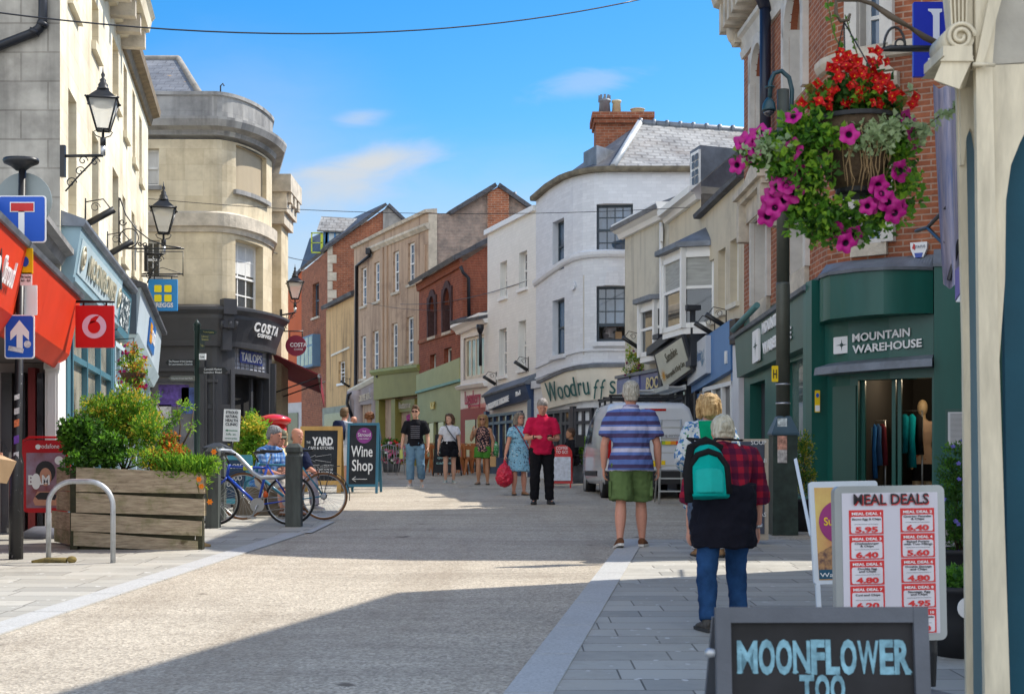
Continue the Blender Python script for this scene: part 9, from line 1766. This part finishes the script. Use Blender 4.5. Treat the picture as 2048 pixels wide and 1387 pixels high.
for s in(-1,1):
 mb=MB();pts=[V(s*.02,-.002,.54),V(s*.76,-.002,.54),V(s*.78,-.002,1.0),V(s*.66,.03,1.6),V(s*.02,.03,1.62)];mb.prism(pts,(0,-.02,0));d_=mb.build('rear_door',M_VAN,r)
 mb=MB();mb.tube([V(s*.1,-.03,1.12),V(s*.12,-.028,1.45),V(s*.55,-.028,1.45),V(s*.62,-.03,1.12),V(s*.1,-.03,1.12)],.006,4);mb.build('door_panel_rim',mat('panel_shadow_grey',(0.3,0.31,0.33),.4),d_)
 if s>0:
  for k,c in enumerate(((0.03,0.3,0.08),(0.35,0.45,0.03),(0.75,0.55,0.02),(0.75,0.25,0.02),(0.6,0.04,0.03),(0.65,0.3,0.25))):mb=MB();mb.box(.06+.1*k,.16+.1*k,-.026,-.0225,1.0,1.1);mb.build('rainbow_stripe',mat('stripe%d'%k,c,.4,.05),d_)
  M_VT=mat('van_blue_ink',(0.03,0.04,0.3),.4);text(d_,'S',V(.08,-.024,1.28),TX,UP,.16,M_VT,ext=.003,bold=.03);text(d_,'cleaning services ltd',V(.36,-.024,1.15),TX,UP,.06,mat('grey_print',(0.2,0.2,0.2)),ext=.003,fit=.6)
mb=MB();mb.box(-.26,.26,-.03,-.02,.6,.71);mb.build('number_plate',mat('plate_yellow',(0.8,0.55,0.01)),r);mb=MB();mb.box(-.12,.28,-.01,.03,1.62,1.66);mb.build('brake_light',M_TAIL,r)
mb=MB()
for y in(.4,1.3,2.1):mb.box(-.72,.72,y,y+.05,1.9,1.94);mb.box(-.7,-.66,y,y+.05,1.78,1.9);mb.box(.66,.7,y,y+.05,1.78,1.9)
for x in(-.7,.66):mb.box(x,x+.04,.4,2.15,1.86,1.91)
mb.build('roof_rack',M_PLAS,r)
o=r.location;lr=empty('ladder',o+V(0,.2,1.95),'folded aluminium ladders tied on the roof rack of the white van','ladder',None,radians(3.5));OFF[lr.name]=V(0,0,0);M_LAD=mat('ladder_aluminium',(0.45,0.46,0.45),.4,.1,5,metal=.5)
for x,z in((-.35,.0),(.05,.0),(.3,.07),(.62,.07)):mb=MB();mb.box(x,x+.03,-.15,2.6,z,z+.09);mb.build('rail',M_LAD,lr)
for y in(0,.3,.6,.9,1.2,1.5,1.8,2.1):mb=MB();mb.tube([(-.34,y,.05),(.06,y,.05)],.018,6);mb.tube([(.31,y,.12),(.63,y,.12)],.018,6);mb.build('rung',M_LAD,lr)
y=24.3;sl=empty('step_ladder',gp(1342,y),'open aluminium step ladder standing behind the white van','step ladder');OFF[sl.name]=V(0,0,0)
for s in(-1,1):mb=MB();mb.tube([(s*.24,-.3,0),(s*.17,0,1.45)],.022,6);mb.build('front_rail',M_LAD,sl);mb=MB();mb.tube([(s*.24,.45,0),(s*.17,.02,1.42)],.016,6);mb.build('rear_rail',M_LAD,sl)
for k in range(6):z=.2+.22*k;w_=.24-.05*z;yy=-.3*(1-z/1.45);mb=MB();mb.box(-w_,w_,yy-.04,yy+.05,z,z+.025);mb.build('tread',M_LAD,sl)
def leafm(n,a,b):
 m=mat('leaf_'+n,a,.5,.0,14,col2=b,spec=.3);nt=m.node_tree;bs=nt.nodes['Principled BSDF'];out=nt.nodes['Material Output']
 if any(x.type=='BSDF_TRANSLUCENT' for x in nt.nodes):return m
 t=nt.nodes.new('ShaderNodeBsdfTranslucent');t.inputs[0].default_value=rgb(tuple(min(1,x*1.5)for x in b));mx_=nt.nodes.new('ShaderNodeMixShader');mx_.inputs[0].default_value=.42
 lk(nt,bs.outputs[0],mx_.inputs[1]);lk(nt,t.outputs[0],mx_.inputs[2]);lk(nt,mx_.outputs[0],out.inputs[0]);return m
L1=leafm('green',(0.04,0.13,0.010),(0.11,0.26,0.025));L2=leafm('dark',(0.02,0.06,0.012),(0.05,0.13,0.02));L3=leafm('lime',(0.13,0.28,0.015),(0.26,0.42,0.04));L4=leafm('copper',(0.26,0.07,0.015),(0.40,0.16,0.03));L5=leafm('silver',(0.22,0.32,0.16),(0.38,0.46,0.26));L6=leafm('yellow',(0.38,0.34,0.03),(0.5,0.42,0.05))
F_R=mat('petal_red',(0.52,0.006,0.005),.5,.15,20);F_P=mat('petal_magenta',(0.36,0.0,0.17),.5,.3,20);F_O=mat('petal_orange',(0.75,0.22,0.01),.5,.2,20);F_Y=mat('petal_yellow',(0.75,0.5,0.02),.5);F_K=mat('petal_pink',(0.65,0.15,0.3),.5,.2,20);F_B=mat('petal_violet',(0.15,0.13,0.45),.5,.2,20);F_D=mat('petal_throat',(0.02,0.002,0.02),.6)
def leaf(mb,p,d,n,L,w,m):
 s=d.cross(n).normalized();n=s.cross(d);q=n*(w*.22);e=p+d*L-n*L*.18;c=p+d*L*.5;mb.poly([p,c+s*w*.5+q,e],None,m,False);mb.poly([p,e,c-s*w*.5+q],None,m,False)
def rv(R):return Vector((R.gauss(0,1),R.gauss(0,1),R.gauss(0,1))).normalized()
def foliage(mb,R,blobs,n,L,w,ms,up=.3,clump=8):
 """leaf clumps scattered through ellipsoids (centre, radii); ms = material slots to pick from"""
 tot=sum(b[1][0]*b[1][1]*b[1][2]for b in blobs)**1
 for c,rd in blobs:
  k=max(1,int(n*(rd[0]*rd[1]*rd[2])/tot/clump))
  for _ in range(k):
   v=rv(R)*(R.random()**.45);p=Vector(c)+Vector((v.x*rd[0],v.y*rd[1],v.z*rd[2]));m=R.choice(ms)
   for _ in range(clump):
    d=(rv(R)+v*.7+UP*up).normalized();s=R.uniform(.6,1.3);leaf(mb,p+rv(R)*L*.9,d,rv(R),L*s,w*s,m)
def stems(mb,R,c,tips,r,m=0):
 for t in tips:t=Vector(t);c_=Vector(c)+Vector((R.uniform(-.03,.03),R.uniform(-.03,.03),0));mb.tube([c_,c_.lerp(t,.5)+rv(R)*.04,t],[r,r*.7,r*.35],5,m)
M_STEM=mat('plant_stem',(0.10,0.10,0.03),.7,.3,9);M_TWIG=mat('woody_twig',(0.09,0.06,0.035),.8,.3,9)
def plant(name,loc,label,cat,blobs,n,L,w,ms,seed,stem=(),mt=M_TWIG,flowers=None,group=None,up=.3):
 R=random.Random(seed);r=empty(name,loc,label,cat,group);mb=MB();foliage(mb,R,blobs,n,L,w,list(range(len(ms))),up);mb.build('foliage',ms,r)
 mb=MB();stems(mb,R,loc,stem or[b[0]for b in blobs],.012);mb.build('stem',mt,r)
 if flowers:
  for fm,k,s,nm in flowers:
   mb=MB()
   for _ in range(k):
    c,rd=R.choice(blobs);v=rv(R);v.y=-abs(v.y);p=Vector(c)+Vector((v.x*rd[0],v.y*rd[1],v.z*rd[2]))*1.02;n_=(v+V(0,-.6,.3)).normalized();a=n_.orthogonal().normalized();b=n_.cross(a)
    for j in range(5):t=j*2*pi/5+R.random()*.3;d=a*cos(t)+b*sin(t);leaf(mb,p,(d+n_*.3).normalized(),n_,s,s*.9,0)
   mb.build(nm,fm,r)
 return r
B=lambda px,py,Y,a,b,c:(P(px,py,Y),(a,b,c))
yp=15.3;zp=P(270,935,15.1)
plant('shrub',P(180,940,yp),'dark green broad leaved shrub at the near left of the wooden planter','shrub',[B(172,880,yp,.24,.22,.26),B(140,860,yp,.14,.16,.14),B(160,925,yp-.3,.18,.16,.1),B(215,900,yp-.2,.2,.2,.18)],4200,.055,.042,[L2,L1],1)
plant('shrub',P(250,940,yp+.2),'tall feathery light green shrub in the middle of the wooden planter','shrub',[B(230,850,yp+.3,.3,.25,.36),B(190,835,yp+.4,.2,.2,.25),B(275,835,yp+.3,.22,.2,.3),B(250,795,yp+.4,.14,.14,.16),B(300,870,yp,.22,.2,.24),B(310,915,yp-.3,.3,.14,.12)],13000,.042,.017,[L1,L3,L1,L3,L6],2,up=.8)
plant('shrub',P(350,940,yp),'copper leaved shrub at the right of the wooden planter','shrub',[B(352,915,yp-.1,.16,.16,.14),B(340,885,yp,.1,.1,.1),B(320,920,yp-.2,.14,.12,.1)],2600,.04,.03,[L4,L4,F_O,L1],3)
plant('shrub',P(360,900,yp+.3),'thin twiggy rose stem rising above the copper shrub in the planter','shrub',[B(352,830,yp+.3,.08,.08,.1),B(372,812,yp+.3,.1,.08,.06),B(385,850,yp+.3,.05,.05,.1),B(335,860,yp+.3,.06,.06,.1),B(310,800,yp+.5,.07,.07,.1)],420,.04,.02,[L1,L3],4,stem=[P(388,815,yp+.3),P(352,800,yp+.3),P(330,840,yp+.3),P(300,780,yp+.5)])
plant('grass_clump',P(375,945,yp-.2),'bright lime grass clump spilling over the planter corner','grass',[B(360,938,yp-.3,.2,.12,.07),B(395,940,yp-.3,.14,.12,.06)],2200,.09,.014,[L3,L1],5,up=1.2)
plant('trailing_plant',P(408,940,yp-.3),'trailing nasturtium with orange flowers hanging off the planter end','plant',[B(418,925,yp-.35,.09,.05,.05),B(432,930,yp-.35,.06,.05,.07),B(412,965,yp-.4,.03,.03,.1)],120,.05,.02,[L3,L1],6,stem=[P(440,915,yp-.35),P(415,1005,yp-.4),P(432,950,yp-.35),P(398,985,yp-.45)],mt=M_STEM)
for px,py in((420,1003),(398,958),(403,972),(428,903)):
 mb=MB();R=random.Random(px);q=P(px,py,yp-.5)
 for j in range(6):a=j*pi/3;leaf(mb,q,V(cos(a),-.3,sin(a)).normalized(),V(0,-1,0),.035,.03,0)
 mb.build('nasturtium_flower',F_O,None,{420:'orange flower hanging lowest at the planter end',398:'orange flower highest on the planter end boards',403:'orange flower just below the highest one on the planter end',428:'orange flower on the tip of the trailing stem by the bollard'}[px],'flower')
plant('bush',gp(512,23.4),'yellow green bush between the white clinic sign and the red post box','bush',[B(505,860,23.4,.22,.3,.3),B(530,875,23.4,.2,.3,.25),B(485,890,23.3,.2,.25,.2),B(512,910,23.3,.3,.3,.3)],3800,.06,.04,[L3,L3,L6,L1],7)
r=plant('hanging_basket',P(266,745,19),'small hanging basket of red and magenta flowers in front of the teal shop','hanging basket',[B(268,730,19,.2,.2,.18),B(258,755,19,.16,.16,.12),B(275,765,19,.14,.14,.12),B(264,700,19,.12,.12,.1)],1700,.035,.026,[L1,L3,L6,L4],8,stem=[P(268,690,19),P(275,790,19)],flowers=[(F_P,14,.035,'magenta_flower'),(F_R,12,.028,'red_flower'),(F_O,10,.026,'orange_flower')])
mb=MB();c=P(266,752,19);mb.lathe(c-UP*.1,[(.02,0),(.12,.03),(.17,.12),(.18,.14)],14);mb.build('basket',M_TWIG,r);mb=MB();mb.tube([c+V(0,0,.05),c+V(0,.05,.52),c+V(-.35,.1,.5)],.01,5);mb.build('hanger',M_IRON,r)
M_TUB=mat('black_tub',(0.014,0.014,0.016),.6,.2,6)
def tub(name,loc,rt,h,label,**k):
 r=empty(name,loc,label,'plant pot');mb=MB();mb.lathe(loc,[(rt*.8,0),(rt*.92,h*.5),(rt*.97,h*.9),(rt*1.04,h*.92),(rt*1.04,h),(rt*.93,h),(rt*.92,h*.9)],20);mb.build('pot',k.get('mt',M_TUB),r)
 mb=MB();mb.lathe(loc+UP*h*.9,[(rt*.9,0),(.001,.01)],16);mb.build('soil',mat('soil',(0.03,0.02,0.012),.95,.4,20),r);return r
c=gp(1932,8.0);tr=tub('plant_pot',c,.24,.4,'black ribbed plant pot with a round white tag nearest the painted post');plant('low_plant',c+UP*.36,'low green plant growing in the nearest black pot','plant',[(c+UP*.42,(.2,.2,.05))],500,.05,.025,[L1,L2],9)
mb=MB();mb.lathe(P(1936,1215,7.74),[(.06,0),(.06,.008)],20,axis=V(0,-1,0));mb.build('tag',M_SIGNW,tr)
c=gp(1922,10.2);tub('plant_pot',c,.24,.42,'black plant pot with the tall dark shrub beside the price board');plant('shrub',c+UP*.4,'tall dark conifer like shrub in a black pot beside the price board','shrub',[B(1912,940,10.2,.12,.14,.22),B(1915,1000,10.2,.14,.15,.25),B(1918,1070,10.2,.14,.15,.2),B(1905,1050,10.1,.08,.1,.14)],4200,.03,.012,[L2,L1,L2],10,up=.9,flowers=[(F_B,12,.02,'violet_flower')])
c=gp(1607,17.7);tub('plant_pot',c,.18,.4,'black plant pot beside the base box of the camera pole');plant('shrub',c+UP*.38,'bushy olive green shrub between the camera pole and the green pilaster','shrub',[B(1607,900,17.7,.14,.15,.22),B(1606,950,17.7,.16,.16,.25)],2400,.035,.016,[L1,L2,L6],11,up=.6)
yb=32.0;r=empty('window_box',P(1272,742,yb),'black trough planter on the navy shop ledge','planter');mb=MB();mb.obox(P(1258,757,yb),V(.52,-.2,.04),V(.05,.2,0),UP*.2);mb.build('trough',M_TUB,r)
plant('trough_plants',P(1272,742,yb),'wispy plants and purple petunias in the trough on the navy shop ledge','plant',[B(1263,715,yb,.12,.1,.25),B(1285,720,yb-.1,.16,.1,.2),B(1252,742,yb-.1,.08,.08,.08),B(1280,740,yb-.15,.25,.1,.07)],900,.06,.02,[L1,L3,L6],12,up=.9,flowers=[(mat('petal_plum',(0.18,0.01,0.08)),10,.04,'plum_flower')])
c=gp(783,41.8);tub('plant_pot',c,.3,.6,'grey flower tub beyond the blue framed chalkboard',mt=M_LEAD);plant('flower_mound',c+UP*.6,'mound of pink and white flowers in the grey tub','flowers',[(c+UP*.75,(.42,.3,.25)),(c+UP*.45+V(.1,-.25,0),(.4,.15,.2))],1200,.07,.05,[L1,L2],13,flowers=[(F_K,40,.06,'pink_flower'),(M_WHITE,14,.05,'white_flower'),(F_R,16,.05,'red_flower')])
c=gp(1160,33.4);tub('plant_pot',c,.2,.45,'dark tub beside the person sitting in black',mt=M_LEAD);plant('shrub',c+UP*.4,'leafy green shrub in the tub beside the person in black','shrub',[(c+UP*.75,(.22,.2,.32))],900,.08,.04,[L1,L3],14)
yk=5.9;c=P(1712,300,yk);R=random.Random(21)
hb_=empty('hanging_basket',c,'big hanging basket of red begonias and magenta petunias close to the camera','hanging basket')
mb=MB();mb.lathe(P(1712,388,yk),[(.07,0),(.11,.05),(.15,.14),(.172,.25),(.175,.31)],22);mb.build('basket_liner',mat('coir_liner',(0.07,0.045,0.025),.9,.5,16,bmp=.6),hb_)
mb=MB();mb.lathe(P(1712,248,yk),[(.172,0),(.185,0),(.185,.018),(.172,.018)],28);mb.lathe(P(1712,388,yk),[(.075,-.01),(.085,.0),(.085,.03),(.075,.03)],20)
mb.build('basket_rim',M_TUB,hb_)
mb=MB()
for k in range(26):a=R.uniform(-2.6,-.5);q=P(1712,258,yk)+V(cos(a)*.18,sin(a)*.18,0);pts=[q];
for k in range(22):
 a=R.uniform(-2.3,-.8);q=P(1712,262+R.uniform(0,40),yk)+V(cos(a)*.185,sin(a)*.185,0);pts=[q]
 for j in range(4):q=q+V(R.uniform(-.02,.02),.015,-R.uniform(.03,.07));pts.append(q)
 mb.tube(pts,.0022,4)
mb.build('dry_roots',mat('dry_root',(0.30,0.20,0.10),.8),hb_)
mb=MB();b_=[B(1700,205,yk,.19,.16,.06),B(1610,265,yk-.05,.09,.12,.09),B(1560,310,yk-.05,.14,.1,.07),B(1510,300,yk,.08,.08,.05),B(1600,360,yk-.08,.10,.1,.1),B(1640,330,yk-.14,.05,.05,.08),B(1640,430,yk-.05,.13,.1,.08),B(1590,400,yk,.08,.08,.06),B(1680,460,yk-.05,.1,.08,.06),B(1760,430,yk-.03,.1,.08,.07),B(1800,330,yk-.05,.07,.08,.12),B(1810,390,yk,.06,.06,.08),B(1790,275,yk-.12,.08,.06,.06),B(1660,270,yk-.16,.08,.04,.05)]
foliage(mb,R,b_,4800,.036,.026,[0,1,0,2],.1,6);foliage(mb,R,[B(1745,280,yk-.17,.1,.04,.06),B(1830,270,yk-.1,.06,.06,.04),B(1540,300,yk-.1,.1,.06,.04),B(1770,255,yk-.15,.12,.05,.03)],900,.028,.024,[3],.2,6)
def tendril(pts,k,L,m):
 pts=[Vector(p)for p in pts]
 for a,b in zip(pts,pts[1:]):
  for j in range(k):leaf(mb,a.lerp(b,j/k),(rv(R)+(b-a).normalized()*.5).normalized(),rv(R),L*R.uniform(.7,1.3),L*.8,m)
 mb.tube(pts,.003,5,4)
T_=[P(1790,290,yk-.05),P(1838,262,yk-.08),P(1880,232,yk-.1),P(1905,218,yk-.1),P(1925,195,yk-.1)];tendril(T_,16,.034,3)
tendril([P(1560,300,yk),P(1520,285,yk),P(1490,310,yk)],12,.03,3);tendril([P(1700,190,yk),P(1690,120,yk),P(1665,60,yk),P(1655,0,yk),P(1650,-40,yk)],9,.03,0);tendril([P(1712,190,yk),P(1715,110,yk),P(1690,30,yk)],8,.026,0);tendril([P(1760,200,yk),P(1785,190,yk),P(1835,180,yk)],9,.034,3)
for px,py in((1575,470),(1620,490),(1690,490),(1740,470),(1600,440)):tendril([P(px+20,py-70,yk),P(px+6,py-30,yk),P(px,py,yk)],10,.034,R.choice((0,0,2)))
mb.build('foliage',[L1,L2,L3,L5,M_STEM],hb_)
def petunia(s=1.0):
 m=MB();N=30;f=lambda k:.04*(1+.13*cos(5*2*pi*k/N)+.04*sin(11*2*pi*k/N))*s
 m.grid([[V(cos(2*pi*k/N)*r_*(f(k)if r_==1 else .04*s),-z*s-(.006*s*sin(5*2*pi*k/N+1)if r_==1 else 0),sin(2*pi*k/N)*r_*(f(k)if r_==1 else .04*s))for k in range(N)]for r_,z in((.12,-.03),(.26,.004),(.6,.012),(1,.008))],True,False,0);m.grid([[V(cos(2*pi*k/N)*r_*.04*s,-z*s,sin(2*pi*k/N)*r_*.04*s)for k in range(N)]for r_,z in((.01,-.012),(.2,.0),(.3,.0085))],True,False,1);return m
pet=None
for px,py,tx,tz,dy in((1697,270,0,0,-.22),(1585,300,-.5,0,-.12),(1823,272,.5,.1,-.12),(1798,342,.4,-.2,-.12),(1500,290,-.6,.1,-.05),(1497,305,-.3,-.4,-.06),(1475,330,-.7,-.3,-.05),(1520,268,-.4,.8,-.05),(1587,235,-.5,.5,-.12),(1555,375,-.4,-.1,-.1),(1585,385,.1,-.1,-.12),(1567,400,-.2,-.4,-.1),(1540,405,-.6,-.2,-.06),(1535,432,-.4,-.6,-.05),(1560,365,-.1,.4,-.08),(1755,370,.2,-.4,-.14),(1775,405,.1,-.1,-.12),(1800,415,.4,-.3,-.1),(1745,410,-.2,-.5,-.1),(1690,485,.2,-.4,-.1),(1672,462,-.4,-.5,-.06),(1735,285,.1,.3,-.2)if False else(1812,240,.6,.3,-.05),(1600,345,-.2,-.6,-.1),(1548,390,-.5,.2,-.08),(1572,372,0,.3,-.13),(1550,415,-.3,-.3,-.1),(1762,388,.3,.2,-.14),(1788,425,.2,-.5,-.12),(1735,412,-.3,-.2,-.12),(1512,300,-.2,.3,-.08),(1486,285,-.7,.4,-.04),(1705,470,.3,-.6,-.08),(1830,285,.7,-.2,-.06)):
 q=P(px,py,yk+dy);d=V(tx,-1,tz).normalized();rt=V(0,-1,0).rotation_difference(d).to_euler()
 if pet is None:pet=petunia().build('petunia_flower',[F_P,F_D],hb_);OFF[pet.name]=c;pet.location=q-c;pet.data.transform(Matrix.Translation(c));p_=pet
 else:p_=pet.copy();COL.objects.link(p_);p_.location=q-c
 p_.rotation_euler=rt;p_.scale=(R.uniform(.85,1.15),)*3
beg=None
for k in range(98):
 px,py=R.gauss(1705,58),118+112*R.random()**.8
 if abs(px-1705)>26+(py-118)*.95:px=1705+(px-1705)*.45
 q=P(px,py,yk)+V(0,R.uniform(-.18,.0),0)
 if beg is None:
  m=MB()
  for j in range(4):a=j*pi/2+.3;leaf(m,V(0,0,0),V(cos(a),-.45,sin(a)).normalized(),V(0,-1,0),.03,.03,0);leaf(m,V(0,-.006,0),V(cos(a+.8),-.8,sin(a+.8)).normalized(),V(0,-1,0),.02,.022,0)
  m.ball(V(0,-.012,0),.003,n=6,k=4,m=1);beg=m.build('begonia_flower',[F_R,F_Y],hb_);beg.data.transform(Matrix.Translation(c));b2=beg
 else:b2=beg.copy();COL.objects.link(b2)
 b2.location=q-c;b2.rotation_euler=(R.uniform(-.6,.6),R.uniform(0,6),R.uniform(-.7,.7));b2.scale=(R.uniform(.6,1.0),)*3
mb=MB()
for px,py in((1680,170),(1745,165),(1640,185),(1790,205),(1710,200),(1760,215),(1670,225),(1720,150)):foliage(mb,R,[B(px,py+12,yk-.03,.05,.06,.03)],42,.042,.042,[0,1],.5,6)
mb.build('begonia_leaves',[L2,leafm('bronze',(0.14,0.09,0.02),(0.25,0.17,0.03))],hb_)
r=empty('basket_bracket',P(1885,98,yk),'black wrought iron bracket that holds the big hanging basket','bracket');M_RUST=mat('rusted_iron',(0.10,0.075,0.05),.7,.5,8)
mb=MB();mb.tube([P(1885,98,yk),P(1780,97,yk),P(1745,102,yk)],[.014,.014,.002],6);mb.tube([P(1780,97,yk)+V(cos(a)*.045+.02,0,abs(sin(a))*.09)for a in[k*pi/10 for k in range(11)]],.006,5);mb.tube([P(1800,88,yk)+V(cos(a),0,sin(a))*.02 for a in[k*pi/8 for k in range(16)]],.005,5,closed=True);mb.build('arm',M_IRON,r)
mb=MB();mb.tube([P(1887,92,yk),P(1850,75,yk),P(1820,55,yk),P(1780,32,yk),P(1745,8,yk),P(1720,0,yk),P(1672,0,yk),P(1672,28,yk),P(1682,43,yk),P(1697,40,yk),P(1700,28,yk)],[(.006,.012),(.006,.016),(.016,.006),(.006,.016),(.009,.009),(.009,.009),(.009,.009),(.009,.009),(.008,.008),(.008,.008),(.006,.006)],6);mb.build('twisted_hook',M_RUST,r)
mb=MB()
for dx in(-.16,0,.16):mb.tube([P(1688,44,yk),P(1712,246,yk)+V(dx,-.08 if dx else .16,0)],.003,4)
mb.build('chain',M_IRON,r)
def mann(px,y):
 c=V(X(px,y),y,GZ(18.2));r=empty('mannequin',c,'headed shop mannequin in a pale T-shirt inside the green shop doorway','mannequin');M_MN=mat('mannequin_cream',(0.52,0.38,0.22),.5,.05);mb=MB()
 mb.tube([c+UP*z for z in(.75,.95,1.1,1.3,1.42,1.5,1.56)],[(.15,.1),(.14,.1),(.11,.08),(.15,.1),(.14,.08),(.05,.05),(.045,.045)],14);mb.ball(c+UP*1.66,.075,.09,.12);
 for s in(-1,1):mb.tube([c+V(s*.15,0,1.4),c+V(s*.2,0,1.12),c+V(s*.19,-.08,.86),c+V(s*.18,-.1,.76)],[.05,.04,.03,.02],8);mb.tube([c+V(s*.08,0,.8),c+V(s*.08,0,.02)],[.08,.045],8)
 addmesh('body',(lambda m:m)(fuse(_sh(mb,c),.012,3)),r,M_MN);mb=MB();mb.tube([UP*z for z in(.8,1.0,1.12,1.3,1.42,1.48)],[(.165,.115),(.15,.11),(.125,.095),(.165,.115),(.16,.095),(.07,.065)],14);mb.tube([V(-.27,0,1.22),V(-.16,0,1.41),V(.16,0,1.41),V(.27,0,1.22)],.062,10);addmesh('t_shirt',fuse(mb,.012,3),r,spots('peach_print',(0.55,0.38,0.28),[((0.4,0.12,0.08),.68)],14));mb=MB();mb.tube([UP*.85,UP*.6],[(.165,.12),(.16,.12)],12);addmesh('trousers',fuse(mb,.012,3),r,MATS['cloth_black'])
def _sh(mb,c):mb.v=[v-c for v in mb.v];return mb
mann(1845,20.3)
def rail(px,y,w,label,cols,z=1.55):
 c=V(X(px,y),y,GZ(18.2));r=empty('clothes_rail',c,label,'clothes rail');mb=MB();mb.tube([c+V(-w/2,0,0),c+V(-w/2,0,z),c+V(w/2,0,z),c+V(w/2,0,0)],.014,6);mb.build('rail',M_ALU,r)
 for i,(nm,col)in enumerate(cols):
  x=-w/2+w*(i+.5)/len(cols);q=c+V(x,0,z-.02);R=random.Random(i);mb=MB();h=R.uniform(.55,.8)
  mb.grid([[q+V(a*k+.012*sin(7*zz+i),b_*k,-zz)for a,b_ in((-.025,-.16),(.02,-.17),(.03,0),(.02,.17),(-.025,.16),(-.03,0))]for zz,k in((.03,.3),(.08,.9),(h*.5,.95),(h,1.0))]);mb.build('hanging_garment',cloth(nm,col),None,'%s garment hanging on the %s'%(nm.replace('_',' '),label.split(' inside')[0]),'garment')
rail(1745,19.6,.36,'left clothes rail inside the green shop',[('turquoise',(0.02,0.30,0.36)),('sky_blue',(0.10,0.30,0.5)),('printed_blue',(0.03,0.15,0.4)),('denim_blue',(0.05,0.12,0.25)),('wine_red',(0.15,0.02,0.03))],1.45)
rail(1815,19.9,.42,'right clothes rail inside the green shop',[('charcoal',(0.02,0.02,0.025)),('deep_teal',(0.0,0.16,0.2)),('bright_teal',(0.0,0.24,0.28)),('inky_black',(0.012,0.012,0.013))],1.6)
bpy.context.view_layer.update()
